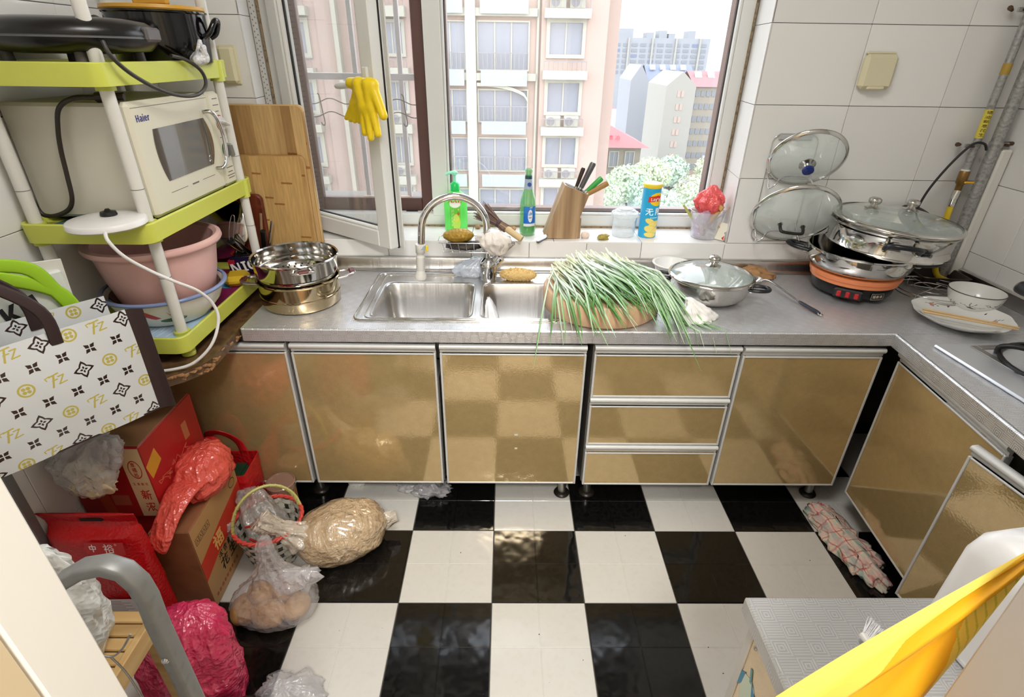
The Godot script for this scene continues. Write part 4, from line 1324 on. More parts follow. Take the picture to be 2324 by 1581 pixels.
	put("neck_badge", G.new().at(T(0.003, 0.206, 0.0160, 8, 78)).lathe(P2([0, 0, 0.008, 0, 0.008, 0.0015, 0, 0.0015]), 20), mk("badge_blue", Color(0.15, 0.30, 0.58), 0.3), b)
	# knife block
	var k := thing("knife_block", "slanted wooden knife block with four knives in it", "knife block", V(0.565, SILL, -0.735), 4.0)
	var wood := ctex("block_wood", 61, 0.012, [Color(0.52, 0.42, 0.31), Color(0.65, 0.54, 0.41), Color(0.72, 0.62, 0.49), Color(0.57, 0.46, 0.34)], 256, Vector2(1, 10))
	mk("block_wood", Color(0.98, 0.96, 0.94), 0.5, 0.0, {"tex": wood, "tri": Vector3(5, 2, 5)})
	var bp := PackedVector2Array([Vector2(-0.072, 0.012), Vector2(-0.065, 0.004), Vector2(0.062, 0.0), Vector2(0.068, 0.09), Vector2(0.098, 0.176), Vector2(0.0, 0.215)])
	put("body", G.new().at(T(0, 0, -0.055)).extrude(bp, 0.075), mats.block_wood, k)
	put("brace", G.new().bb(V(0.045, 0, -0.05), V(0.075, 0.085, 0.015), 0.003), mats.block_wood, k)
	put("slot", G.new().at(T(0.05, 0.196, -0.02, 0, 0, -21.5)).box(Vector3.ZERO, V(0.085, 0.0012, 0.05)), mats.ink, k)
	var ax := V(0.34, 0.94, 0.0).normalized()
	var kn := [[0.065, 0.186, -0.02, "chef knife with grey steel handle in the wooden block", mk("knife_steel", Color(0.42, 0.42, 0.43), 0.35, 0.7), 0.115, 0.0115, V(0.40, 0.92, 0.0)], [0.045, 0.194, 0.0, "knife with dark brown handle in the wooden block", mk("knife_brown", Color(0.20, 0.14, 0.12), 0.4), 0.085, 0.008, V(0.30, 0.95, 0.0)], [0.085, 0.178, -0.005, "paring knife with bright green handle in the wooden block", mk("knife_green", Color(0.25, 0.66, 0.30), 0.35), 0.085, 0.011, V(0.72, 0.70, 0.0)], [0.088, 0.172, 0.004, "sharpening rod with banded wooden handle in the wooden block", mk("knife_wood", Color(0.66, 0.49, 0.28), 0.5), 0.095, 0.0105, V(0.86, 0.50, 0.02)]]
	for e in kn:
		var kt := thing("kitchen_knife", e[3], "knife", V(0.565 + e[0], SILL + e[1] + 0.003, -0.735 + e[2]), 0.0, "knives in the block")
		var d: Vector3 = e[7].normalized()
		put("handle", G.new().tube([d * 0.002, d * 0.02, d * (e[5] * 0.6), d * (e[5] - 0.006), d * e[5]], [e[6] * 0.8, e[6] * 0.9, e[6], e[6] * 1.1, e[6] * 0.8], 12, false, true, 0.6, V(0, 0, 1)), e[4], kt)
		put("bolster", G.new().tube([d * 0.0, d * 0.010], e[6] * 0.95, 12, false, true, 0.6, V(0, 0, 1)), mats.steel_smooth, kt)
	# blade tip poking from the foot of the block
	var bt := thing("fruit_knife", "steel blade tip of small knife overhanging the sill by the block", "knife", V(0.478, SILL, -0.690))
	var tp := PackedVector2Array([Vector2(0.02, 0.0), Vector2(0.03, 0.022), Vector2(0.004, 0.016), Vector2(-0.012, 0.0), Vector2(-0.022, -0.02), Vector2(-0.012, -0.024)])
	put("blade", G.new().at(Transform3D(Basis(V(1, 0, 0), V(0, 0.35, -0.94), V(0, 0.94, 0.35)), V(0, 0.012, 0))).extrude(tp, 0.002), mats.steel_smooth, bt)
	put("edge", G.new().at(Transform3D(Basis(V(1, 0, 0), V(0, 0.35, -0.94), V(0, 0.94, 0.35)), V(0.001, 0.009, 0.003))).extrude(PackedVector2Array([Vector2(0.022, -0.001), Vector2(0.024, 0.004), Vector2(-0.01, -0.02), Vector2(-0.02, -0.026), Vector2(-0.012, -0.028)]), 0.003), mats.plastic_black, bt)
	# garlic and scraps
	one("garlic_clove", "white garlic bulb beside the foot of the knife block", "garlic", lump(V(0.017, 0.014, 0.015), 3, 0.2, 50.0, 14, 0.8), mk("garlic", Color(0.88, 0.80, 0.74), 0.6), T(0.662, SILL, -0.735))
	one("lime_scrap", "dried yellow green scrap of peel on the sill", "peel", lump(V(0.020, 0.011, 0.012), 9, 0.7, 60.0, 14, 0.8), mk("peel", Color(0.66, 0.60, 0.30), 0.7), T(0.735, SILL, -0.715, 20))
	var pebs := [[0.315, -0.835, 0.014, "brown pebble nearest the whisk at the window frame"], [0.335, -0.855, 0.012, "tan pebble at the back among those behind the whisk"], [0.352, -0.83, 0.011, "small ochre pebble between the whisk and beer bottle"], [0.370, -0.84, 0.010, "pale pebble closest to the beer bottle"], [0.215, -0.85, 0.012, "grey brown pebble just behind the soap bottle"]]
	for p in pebs:
		one("pebble", p[3], "pebble", lump(V(p[2], p[2] * 0.8, p[2]), int(p[0] * 999), 0.25, 40.0, 10, 0.8, false), mk("pebble%d" % int(p[2] * 1000), Color(0.70, 0.58 - p[2] * 4.0, 0.40), 0.7), T(p[0], SILL, p[1]), "pebbles by the window frame")
	# clear tub with lid
	var j := thing("deli_tub", "clear plastic tub with stepped lid next to snack can", "tub", V(0.826, SILL + 0.001, -0.775))
	put("body", G.new().lathe(P2([0, 0, 0.043, 0, 0.046, 0.003, 0.052, 0.085, 0.0505, 0.085, 0.0445, 0.004, 0, 0.003]), 36, 60.0), film(Color(0.93, 0.95, 0.95), 0.20), j)
	put("lid", G.new().lathe(P2([0.052, 0.083, 0.056, 0.083, 0.057, 0.094, 0.054, 0.098, 0.047, 0.098, 0.041, 0.107, 0.030, 0.109, 0.028, 0.113, 0, 0.114]), 36, 50.0), film(Color(0.95, 0.97, 0.97), 0.34), j)
	# snack can
	var c := thing("snack_can", "tall blue cardboard snack can with yellow rim and chip picture", "can", V(0.925, SILL + 0.001, -0.775))
	var ci := Image.create(512, 512, false, Image.FORMAT_RGB8)
	ci.fill(Color(0.16, 0.66, 0.86))
	ci.fill_rect(Rect2i(0, 0, 512, 16), Color(0.96, 0.82, 0.12))
	iell(ci, Vector2(300, 120), 78, 66, Color(0.96, 0.80, 0.15))
	ipoly(ci, [Vector2(212, 96), Vector2(300, 82), Vector2(390, 104), Vector2(392, 150), Vector2(300, 140), Vector2(210, 150)], Color(0.86, 0.22, 0.14))
	glyph(ci, "wu", Vector2(196, 204), 78, 8, Color(0.96, 0.98, 1)); glyph(ci, "xian", Vector2(284, 204), 78, 8, Color(0.96, 0.98, 1))
	for i in 7: ci.fill_rect(Rect2i(250 + i * 12, 300, 8, 10), Color(0.8, 0.95, 1))
	for e in [[250, 340, 44, 26, 0.4], [300, 372, 60, 34, -0.3], [262, 420, 56, 36, 0.2], [320, 440, 56, 30, -0.4], [270, 480, 60, 26, 0.1]]:
		var pp := []
		for i in 20:
			var a := TAU * i / 20
			pp.append(Vector2(e[0], e[1]) + Vector2(cos(a) * e[2], sin(a) * e[3]).rotated(e[4]))
		ipoly(ci, pp, Color(0.95, 0.86, 0.48)); iline(ci, pp, 3, Color(0.78, 0.80, 0.34), true)
	put("tube", skin(0.0365, 1.0, 0.0, 0.205, PI * 0.5, TAU), mk("can_print", Color.WHITE, 0.3, 0.0, {"tex": keep("can_print", ci)}), c)
	put("rim", G.new().lathe(P2([0.0365, 0.203, 0.038, 0.203, 0.0385, 0.212, 0.036, 0.215, 0.034, 0.212, 0, 0.212]), 40), mk("can_rim", Color(0.95, 0.85, 0.25), 0.3), c)
	put("lid", G.new().lathe(P2([0.036, 0.2145, 0.030, 0.2165, 0, 0.2165]), 36), mk("can_lid", Color(0.93, 0.90, 0.75), 0.35), c)
	text("Lay's", 0.017, mats.white_gloss, c, T(0.0085, 0.157, 0.0362, 13), "brand_lettering", true, false)
	# clear tub of utensils in the corner
	var u := thing("utensil_tub", "clear plastic tub holding utensils in the sill corner", "tub", V(1.160, SILL + 0.001, -0.762))
	put("tub", G.new().lathe(P2([0, 0, 0.048, 0, 0.051, 0.003, 0.068, 0.11, 0.070, 0.112, 0.066, 0.112, 0.0495, 0.004, 0, 0.003]), 40, 60.0), film(Color(0.92, 0.93, 0.95), 0.22), u)
	one("red_bag", "small crumpled red plastic bag stuffed in the utensil tub", "plastic bag", soft([[0.0, 0.02, 0.02, 0, 0, 0.1], [0.03, 0.045, 0.04, 0, 0, 0.2], [0.06, 0.05, 0.045, 0.0, 0, 0.25], [0.09, 0.034, 0.03, 0.002, 0, 0.35], [0.125, 0.006, 0.006, 0.006, 0, 0.3]], 71, 0.014, 26.0, 48, 6), sheen_bag(Color(0.95, 0.36, 0.36), "bag_red_thin"), T(1.163, SILL + 0.085, -0.772))
	one("pink_film", "thin lilac film hanging inside the utensil tub", "plastic film", lump(V(0.028, 0.05, 0.016), 74, 0.5, 30.0, 18, 0.9), film(Color(0.86, 0.80, 0.90), 0.5), T(1.135, SILL + 0.012, -0.735))
	var ro := thing("rolling_pin", "thin wooden rolling pin leaning out of the utensil tub", "rolling pin", V(1.160, SILL + 0.02, -0.755))
	put("rod", G.new().tube([V(-0.02, 0.0, 0), V(0.048, 0.115, 0.01)], 0.0125, 16), mk("pin_wood", Color(0.82, 0.66, 0.40), 0.5), ro)
	put("end_knob", G.new().tube([V(0.048, 0.115, 0.01), V(0.0485, 0.1158, 0.0101)], 0.0105, 16), mk("pin_end", Color(0.55, 0.40, 0.22), 0.6), ro)
	var sc := thing("skewer", "long thin steel skewer with orange grip in the utensil tub", "skewer", V(1.163, SILL + 0.015, -0.745))
	put("rod", G.new().tube([V(0.0, 0.03, 0), V(0.075, 0.13, 0.03)], 0.0022, 8), mats.steel_smooth, sc)
	put("grip", G.new().tube([V(-0.012, 0.012, 0), V(0.004, 0.036, 0.002)], 0.006, 8), mk("grip_orange", Color(0.82, 0.42, 0.16), 0.5), sc)
	one("ginger_stick", "yellow green vegetable stalk sticking from the utensil tub", "stalk", G.new().tube([V(0.01, 0.0, 0), V(-0.03, 0.06, 0), V(-0.075, 0.115, 0)], [0.007, 0.006, 0.004], 8), mk("stalk", Color(0.72, 0.72, 0.38), 0.6), T(1.135, SILL + 0.015, -0.775))
	one("seasoning_packet", "white seasoning packet with red and blue print beside the utensil tub", "packet", G.new().box(V(0, 0.035, 0), V(0.045, 0.07, 0.008), 0.003), mk("season_print", Color.WHITE, 0.4, 0.0, {"tex": packet_print(), "tri": 14.0}), T(1.207, SILL + 0.004, -0.712, -50, -14))

func packet_print() -> ImageTexture:
	var i := Image.create(128, 128, false, Image.FORMAT_RGB8)
	i.fill(Color(0.93, 0.91, 0.84))
	ipoly(i, [Vector2(30, 70), Vector2(52, 40), Vector2(60, 60), Vector2(44, 92)], Color(0.20, 0.26, 0.60))
	ipoly(i, [Vector2(20, 110), Vector2(40, 84), Vector2(56, 96), Vector2(36, 124)], Color(0.82, 0.20, 0.16))
	iell(i, Vector2(88, 40), 24, 14, Color(0.80, 0.62, 0.36))
	return keep("packet_print", i)

# piece of a cylinder skin with its own picture; centred on angle a, arc wide
func skin(r: float, sq: float, y0: float, y1: float, a: float, arc: float, th := 0.0006) -> G:
	var g := G.new()
	var rows := []
	var n := 40
	for y in [y0, y1]:
		var q := PackedVector3Array()
		for i in n + 1:
			var t := a + arc * (0.5 - float(i) / n)
			q.append(V(r * cos(t), y, r * sin(t) * sq))
		rows.append(q)
	g.surf(rows, false, [], true)
	return g

# ---------------------------------------------------------------- things on the worktop
func pot_handle(parent: Node, y: float, r: float, deg: float, len_ := 0.045, wide := 0.07) -> void:
	var tr := T(0, y, 0, deg)
	var h := put("handle", G.new().tube(spline([V(r - 0.006, 0.0, -wide * 0.5), V(r + len_ * 0.7, 0.004, -wide * 0.46), V(r + len_, 0.006, -wide * 0.2), V(r + len_, 0.006, wide * 0.2), V(r + len_ * 0.7, 0.004, wide * 0.46), V(r - 0.006, 0.0, wide * 0.5)], 4), 0.0085, 8, false, true, 0.6), mk("handle_steel", Color(0.78, 0.76, 0.74), 0.2, 0.9), parent, tr)
	put("grip", G.new().box(V(r + len_ * 0.95, 0.009, 0), V(0.020, 0.010, wide * 0.56), 0.004), mk("grip_maroon", Color(0.35, 0.10, 0.11), 0.35), h)

func counter_things() -> void:
	# two-tier steamer
	var st := mk("pot_golden", Color(0.74, 0.67, 0.54), 0.10, 1.0)
	var s := thing("steamer_pot", "lower pot of steel steamer with brownish heat tint", "pot", V(-0.385, HC + 0.001, -0.34))
	put("body", G.new().lathe(P2([0, 0, 0.120, 0, 0.128, 0.004, 0.131, 0.012, 0.132, 0.038, 0.1345, 0.040, 0.1345, 0.044, 0.132, 0.046, 0.133, 0.088, 0.138, 0.092, 0.139, 0.096, 0.136, 0.098, 0.131, 0.094, 0.129, 0.012, 0, 0.006]), 64, 35.0), st, s)
	pot_handle(s, 0.082, 0.133, 22, 0.05); pot_handle(s, 0.082, 0.133, 188, 0.05)
	var u := thing("steamer_insert", "perforated upper steamer insert resting in the steel pot", "pot", V(-0.385, HC + 0.0985, -0.34))
	put("body", G.new().lathe(P2([0.119, -0.012, 0.127, 0.0, 0.1285, 0.004, 0.130, 0.014, 0.134, 0.018, 0.138, 0.066, 0.143, 0.069, 0.1445, 0.073, 0.142, 0.076, 0.1375, 0.072, 0.133, 0.03, 0.126, 0.026, 0.124, 0.016, 0.118, 0.012]), 64, 35.0), mats.steel_smooth, u)
	var fl := put("perforated_floor", G.new().lathe(P2([0.0, 0.008, 0.118, 0.012, 0.118, 0.008, 0.0, 0.004]), 48), mats.steel_smooth, u)
	var ho := G.new()
	for k in [[1, 0.0], [7, 0.022], [13, 0.044], [19, 0.066], [25, 0.088]]:
		for i in k[0]:
			var a: float = TAU * i / k[0] + k[1] * 9.0
			ho.at(T(cos(a) * k[1], 0.0088 + k[1] * 0.034, sin(a) * k[1])).lathe(P2([0, 0.0, 0.0032, 0.0, 0.0032, 0.0009, 0, 0.0009]), 8)
	put("holes", ho, mats.gasket, fl).set_meta("kind", "stuff")
	pot_handle(u, 0.052, 0.136, -62, 0.022, 0.062); pot_handle(u, 0.052, 0.136, 128, 0.022, 0.062)
	# chopping block
	var bw := ctex("block_end", 81, 0.02, [Color(0.74, 0.60, 0.48), Color(0.82, 0.69, 0.57), Color(0.87, 0.76, 0.65), Color(0.78, 0.64, 0.52)], 256, Vector2(1, 5))
	var cb := thing("chopping_block", "thick round wooden chopping block at the worktop edge", "chopping board", V(0.672, HC + 0.004, -0.322))
	put("slab", G.new().lathe(P2([0, 0, 0.196, 0, 0.202, 0.006, 0.203, 0.03, 0.202, 0.066, 0.197, 0.073, 0, 0.074]), 72, 50.0), mk("block_bark", Color(1.0, 0.97, 0.93), 0.55, 0.0, {"tex": bw, "tri": Vector3(4, 1.2, 4)}), cb)
	# garlic chives heaped on it
	var rn := RandomNumberGenerator.new(); rn.seed = 20
	var cm := []
	for k in 3:
		var gi := Image.create(8, 128, false, Image.FORMAT_RGB8)
		for y in 128:
			var t := y / 127.0
			var c0 := Color(0.88, 0.90, 0.74); var c1 := Color(0.80, 0.87, 0.77); var c2: Color = [Color(0.33, 0.53, 0.25), Color(0.52, 0.70, 0.46), Color(0.70, 0.81, 0.67)][k]
			var c := c0.lerp(c1, smoothstep(0.06, 0.3, t)).lerp(c2, smoothstep(0.35, 0.85, t))
			gi.fill_rect(Rect2i(0, 127 - y, 8, 1), c)
		cm.append(mk("chive%d" % k, Color.WHITE, 0.26, 0.0, {"tex": keep("chive%d" % k, gi), "spec": 0.6, "back": Color(0.22, 0.26, 0.14)}))
	var cx := 0.672; var cz := -0.322
	for i in 230:
		var lane := rn.randf()
		var layer := rn.randf()
		var o := Vector2(lerpf(0.488, 0.815, lane), lerpf(-0.40, -0.505, sin(lane * PI)) + rn.randf_range(-0.02, 0.05))
		var ang := deg_to_rad(rn.randfn(24.0, 12.0) + lane * 6.0 - 4.0)
		if rn.randf() < 0.07: ang += deg_to_rad(rn.randf_range(-25, 40))
		var dir := Vector2(sin(ang), cos(ang))
		var len_ := rn.randf_range(0.30, 0.44)
		var n := 10
		var pts := []
		var wob := rn.randf_range(-0.5, 0.5); var ph := rn.randf() * 6.0
		var lift := 0.006 + layer * 0.062 * (0.45 + 0.55 * sin(clampf(lane, 0.08, 0.92) * PI))
		var fall := 0.0
		for j in n + 1:
			var t := float(j) / n
			var q := o + dir * len_ * t + dir.orthogonal() * (wob * t * t * 0.05 + 0.006 * sin(ph + t * 5.0))
			var rr := Vector2(q.x - cx, q.y - cz).length()
			var base := HC + 0.080 + lift * (1.0 - 0.55 * smoothstep(0.45, 1.0, t)) + (0.010 if j == 0 else 0.0) * layer
			if rr > 0.196 and q.y > cz - 0.1:
				fall += 0.014 + 0.10 * fall
				q = o + dir * len_ * t * lerpf(1.0, 0.93, clampf(fall * 8.0, 0.0, 1.0))
			var y := base - fall
			if q.y < -0.10: y = maxf(y, HC + 0.006 + layer * 0.004)
			pts.append(V(q.x, y, q.y))
		var w := rn.randf_range(0.0032, 0.0048)
		var rad := []
		for j in n + 1:
			var t := float(j) / n
			rad.append(w * (0.75 if j == 0 else (1.0 if t < 0.75 else lerpf(1.0, 0.12, (t - 0.75) / 0.25))))
		var up := Vector3(rn.randf_range(-0.7, 0.7), 1, rn.randf_range(-0.5, 0.5)).normalized()
		one("garlic_chive", "green garlic chive stalk lying in the heap on round chopping block", "chive", G.new().tube(pts, rad, 6, false, true, 0.28, up), cm[rn.randi_range(0, 2)], Transform3D.IDENTITY, "garlic chives heaped on the chopping block")
	# white strainer bowl
	var wb := thing("plastic_bowl", "small white plastic bowl with worn grey print behind the pan", "bowl", V(0.995, HC + 0.001, -0.60))
	put("bowl", G.new().lathe(P2([0, 0, 0.045, 0, 0.050, 0.004, 0.068, 0.058, 0.076, 0.060, 0.0765, 0.064, 0.067, 0.063, 0.048, 0.008, 0, 0.006]), 44, 45.0), mk("bowl_white", Color(0.90, 0.90, 0.89), 0.3), wb)
	var pi := Image.create(512, 64, false, Image.FORMAT_RGB8)
	pi.fill(Color(0.90, 0.90, 0.89))
	for i in 14:
		for j in 2:
			iell(pi, Vector2(20 + i * 36 + j * 14, 18 + j * 26), 9, 8, Color(0.70, 0.70, 0.71)); iell(pi, Vector2(20 + i * 36 + j * 14, 18 + j * 26), 5, 4, Color(0.9, 0.9, 0.89))
	var pg := G.new()
	var rows := []
	for e in [[0.0585, 0.026], [0.0665, 0.052]]:
		var r := PackedVector3Array()
		for i in 49:
			var a := TAU * (1.0 - i / 48.0)
			r.append(V(cos(a) * e[0], e[1], sin(a) * e[0]))
		rows.append(r)
	pg.surf(rows, false, [], true)
	put("print", pg, mk("bowl_print", Color.WHITE, 0.3, 0.0, {"tex": keep("bowl_print", pi)}), wb)
	# frying pan with glass lid
	var p := thing("saute_pan", "shallow steel pan with black handles on the worktop", "pan", V(1.082, HC + 0.001, -0.405))
	put("body", G.new().lathe(P2([0, 0, 0.085, 0, 0.105, 0.006, 0.128, 0.024, 0.140, 0.050, 0.144, 0.080, 0.150, 0.083, 0.150, 0.087, 0.143, 0.087, 0.138, 0.052, 0.102, 0.010, 0, 0.005]), 64, 45.0), mats.steel_smooth, p)
	for sg in [[-24.0, 1], [156.0, 1]]:
		var h := put("handle", G.new().tube(spline([V(0.138, 0.060, -0.024), V(0.168, 0.062, -0.026), V(0.195, 0.064, -0.014), V(0.197, 0.064, 0.014), V(0.168, 0.062, 0.026), V(0.138, 0.060, 0.024)], 4), 0.0085, 8, false, true, 0.8), mk("bakelite", Color(0.06, 0.075, 0.10), 0.3), p, T(0, 0, 0, sg[0]))
		put("bracket", G.new().box(V(0.142, 0.058, 0), V(0.014, 0.02, 0.05), 0.003), mats.steel_smooth, h)
	glass_lid("glass_cover", "domed glass lid with steel knob on the steel pan", V(1.082, HC + 0.089, -0.405), 0.147, 0.035, [V(0, 0, 0)], Vector3.ZERO)
	one("flour", "white flour mound inside the lidded steel pan", "flour", lump(V(0.08, 0.02, 0.07), 15, 0.2, 30.0, 18, 0.5, false), mk("flour", Color(0.90, 0.90, 0.88), 0.9), T(1.085, HC + 0.012, -0.395))
	# rags
	one("rag", "crumpled white rag on the worktop before the pan", "cloth", soft([[0.002, 0.060, 0.042, 0.0, 0.0, 0.10], [0.016, 0.056, 0.040, 0.002, 0, 0.14], [0.036, 0.036, 0.030, -0.012, -0.004, 0.2], [0.056, 0.018, 0.018, -0.024, -0.008, 0.25], [0.072, 0.004, 0.006, -0.030, -0.01, 0.2]], 88, 0.03, 22.0, 64, 5), mk("rag_white", Color(0.90, 0.89, 0.87), 0.9), T(0.985, HC, -0.215, 20))
	one("rag", "crumpled brown rag by the wall behind the ladle", "cloth", soft([[0.002, 0.07, 0.034, 0.0, 0.0, 0.10], [0.018, 0.066, 0.03, 0.002, 0, 0.14], [0.036, 0.045, 0.024, -0.006, 0, 0.2], [0.048, 0.01, 0.01, -0.01, 0, 0.2]], 89, 0.034, 24.0, 60, 5), mk("rag_brown", Color(0.66, 0.50, 0.34), 0.9), T(1.335, HC, -0.612, -4))
	# ladle
	var l := thing("ladle", "steel ladle with dark grip lying by the pan", "ladle", V(0, HC, 0))
	put("bowl", G.new().at(T(1.295, 0.020, -0.525, 0, 0, 0)).lathe(P2([0, -0.016, 0.018, -0.013, 0.032, -0.003, 0.038, 0.010, 0.036, 0.010, 0.030, -0.001, 0.016, -0.011, 0, -0.014]), 28, 60.0), mats.steel_smooth, l)
	put("shaft", G.new().tube(spline([V(1.315, 0.030, -0.50), V(1.335, 0.040, -0.475), V(1.375, 0.022, -0.375), V(1.392, 0.014, -0.335)], 5), 0.0045, 8, false, true, 0.7), mats.steel_smooth, l)
	put("grip", G.new().tube(spline([V(1.390, 0.015, -0.34), V(1.400, 0.012, -0.315), V(1.418, 0.008, -0.272), V(1.425, 0.006, -0.255)], 4), [0.005, 0.007, 0.008, 0.0085, 0.009, 0.009, 0.009, 0.0095, 0.0095, 0.009, 0.008, 0.007, 0.005], 10, false, true, 0.6), mk("grip_blueblack", Color(0.16, 0.18, 0.22), 0.3), l)
	put("end_ring", G.new().tube(spline([V(1.421, 0.006, -0.262), V(1.431, 0.006, -0.255), V(1.428, 0.006, -0.243), V(1.419, 0.006, -0.249)], 4, true), 0.002, 6, true), mats.steel_smooth, l)

func knob(g: G, at: Vector3) -> void:
	g.at(T(at.x, at.y, at.z)).lathe(P2([0, 0, 0.026, 0, 0.027, 0.004, 0.014, 0.008, 0.011, 0.014, 0.018, 0.018, 0.0215, 0.025, 0.0205, 0.033, 0.014, 0.038, 0, 0.040]), 28, 60.0)

func glass_lid(called: String, label: String, at: Vector3, r: float, rise: float, knobs: Array, tilt: Vector3, group := "") -> Node3D:
	var t := thing(called, label, "lid", at, 0.0, group)
	t.rotation_degrees = tilt
	var prof := []; var inner := []
	for i in 9:
		var a := i / 8.0
		prof.append(Vector2(r * (1.0 - a) , rise * (1.0 - pow(1.0 - a, 2.2))))
	for i in 9:
		var a := i / 8.0
		inner.append(Vector2(r * a, rise * (1.0 - pow(a, 2.2)) - 0.004))
	put("glass", G.new().lathe(prof + inner, 56, 80.0), mk("lid_glass", Color(0.86, 0.92, 0.90), 0.02, 0.0, {"alpha": 0.22, "spec": 0.8}), t)
	put("rim", G.new().lathe(P2([r - 0.006, 0.006, r - 0.005, -0.004, r + 0.002, -0.007, r + 0.005, -0.003, r + 0.004, 0.002, r - 0.006, 0.007]), 64, 60.0), mats.steel_smooth, t)
	var g := G.new()
	for k in knobs:
		var d: float = Vector2(k.x, k.z).length() / r
		knob(g, k + V(0, rise * (1.0 - pow(d, 2.2)) - 0.002, 0))
		put("knob", g, mats.steel_smooth, t)
		g = G.new()
	return t

func right_corner() -> void:
	# electric hot plate pot
	var h := thing("electric_cooker", "black electric cooker base with orange ring and red switches", "cooker", V(1.655, HC + 0.001, -0.485))
	put("base", G.new().lathe(P2([0, 0.006, 0.105, 0.006, 0.128, 0.012, 0.136, 0.024, 0.140, 0.05, 0.138, 0.058, 0.0, 0.058]), 56, 50.0), mats.plastic_black, h)
	for a in 4: put("foot", G.new().at(T(cos(a * TAU / 4 + 0.4) * 0.09, 0, sin(a * TAU / 4 + 0.4) * 0.09)).lathe(P2([0, 0, 0.012, 0, 0.012, 0.008, 0, 0.008]), 12), mats.plastic_black, h)
	put("ring", G.new().lathe(P2([0.138, 0.056, 0.148, 0.058, 0.150, 0.072, 0.154, 0.074, 0.156, 0.088, 0.150, 0.09, 0.0, 0.09]), 56, 40.0), mk("ring_orange", Color(0.93, 0.56, 0.36), 0.35), h)
	var pn := put("switch_panel", G.new().at(T(-0.075, 0.034, 0.112, -34)).box(V(0, 0, 0.005), V(0.095, 0.036, 0.03), 0.006), mats.plastic_black, h)
	for i in 3:
		put("switch", G.new().at(T(-0.075, 0.034, 0.112, -34)).box(V(-0.028 + i * 0.028, 0.0, 0.022), V(0.015, 0.022, 0.008), 0.003), mk("switch_red", Color(0.70, 0.10, 0.12), 0.35, 0.0), pn)
	var npi := Image.create(128, 64, false, Image.FORMAT_RGB8)
	npi.fill(Color(0.10, 0.10, 0.10))
	iline(npi, [Vector2(4, 4), Vector2(123, 4), Vector2(123, 59), Vector2(4, 59)], 3, Color(0.75, 0.72, 0.65), true)
	for i in 3: glyph(npi, ["fu", "xin", "jia"][i], Vector2(14 + i * 34, 16), 30, 3, Color(0.80, 0.76, 0.66))
	put("name_plate", skin(0.1415, 1.0, 0.018, 0.044, PI * 0.46, 0.36), mk("name_plate", Color.WHITE, 0.4, 0.0, {"tex": keep("name_plate", npi)}), h)
	var p := thing("hot_pot", "wide steel pot with black handles on the electric cooker", "pot", V(1.655, HC + 0.092, -0.485))
	put("body", G.new().lathe(P2([0, 0, 0.130, 0, 0.158, 0.008, 0.172, 0.028, 0.177, 0.052, 0.177, 0.070, 0.184, 0.074, 0.185, 0.079, 0.178, 0.080, 0.172, 0.052, 0.150, 0.012, 0, 0.006]), 72, 40.0), mats.steel_smooth, p)
	for a in [-28.0, 150.0]:
		var hd := put("handle", G.new().tube(spline([V(0.172, 0.050, -0.034), V(0.215, 0.055, -0.032), V(0.245, 0.060, -0.012), V(0.245, 0.060, 0.012), V(0.215, 0.055, 0.032), V(0.172, 0.050, 0.034)], 4), 0.010, 8, false, true, 0.8), mats.bakelite, p, T(0, 0, 0, a))
		put("bracket", G.new().box(V(0.180, 0.048, 0), V(0.02, 0.02, 0.07), 0.004), mats.steel_smooth, hd)
	# upper pot sits askew in the lower one
	var q := thing("stock_pot", "larger mirror steel pot set askew on the hot pot", "pot", V(1.728, HC + 0.178, -0.478))
	q.rotation_degrees = Vector3(1.5, 0, -2.5)
	put("body", G.new().lathe(P2([0, 0, 0.186, 0, 0.198, 0.004, 0.200, 0.010, 0.195, 0.018, 0.198, 0.070, 0.203, 0.078, 0.206, 0.081, 0.207, 0.086, 0.200, 0.086, 0.194, 0.070, 0.191, 0.012, 0, 0.006]), 72, 40.0), mats.steel_smooth, q)
	for a in [-112.0, 68.0]:
		var hd := put("handle", G.new().tube(spline([V(0.204, 0.045, -0.050), V(0.232, 0.062, -0.046), V(0.247, 0.068, -0.02), V(0.247, 0.068, 0.02), V(0.232, 0.062, 0.046), V(0.204, 0.045, 0.050)], 5), 0.0085, 8), mats.bakelite, q, T(0, 0, 0, a))
		put("bracket", G.new().box(V(0.203, 0.045, -0.05), V(0.016, 0.022, 0.012), 0.003).box(V(0.203, 0.045, 0.05), V(0.016, 0.022, 0.012), 0.003), mats.steel_smooth, hd)
	glass_lid("glass_cover", "glass lid with two steel knobs lying on the upper pot", V(1.738, HC + 0.278, -0.475), 0.205, 0.036, [V(-0.085, 0, -0.03), V(0.04, 0, -0.01)], Vector3(2, 0, -3.0))
	one("black_lid", "black round lid edge leaning behind the upper pot", "lid", G.new().lathe(P2([0, 0, 0.06, 0.0, 0.075, 0.006, 0.078, 0.016, 0.07, 0.02, 0, 0.024]), 36), mats.plastic_black, T(1.905, 1.005, -0.60, 0, 30, -8))
	# wire trivet, tray, crockery
	var tv := thing("wire_trivet", "round wire trivet lying on the worktop behind the bowl", "trivet", V(1.925, HC + 0.002, -0.42))
	var tg := G.new()
	for e in [[0.125, 0.035], [0.125, 0.022], [0.06, 0.035]]:
		var pth := []
		for i in 40: pth.append(V(cos(TAU * i / 40) * e[0], e[1], sin(TAU * i / 40) * e[0]))
		tg.tube(pth, 0.002, 6, true, false)
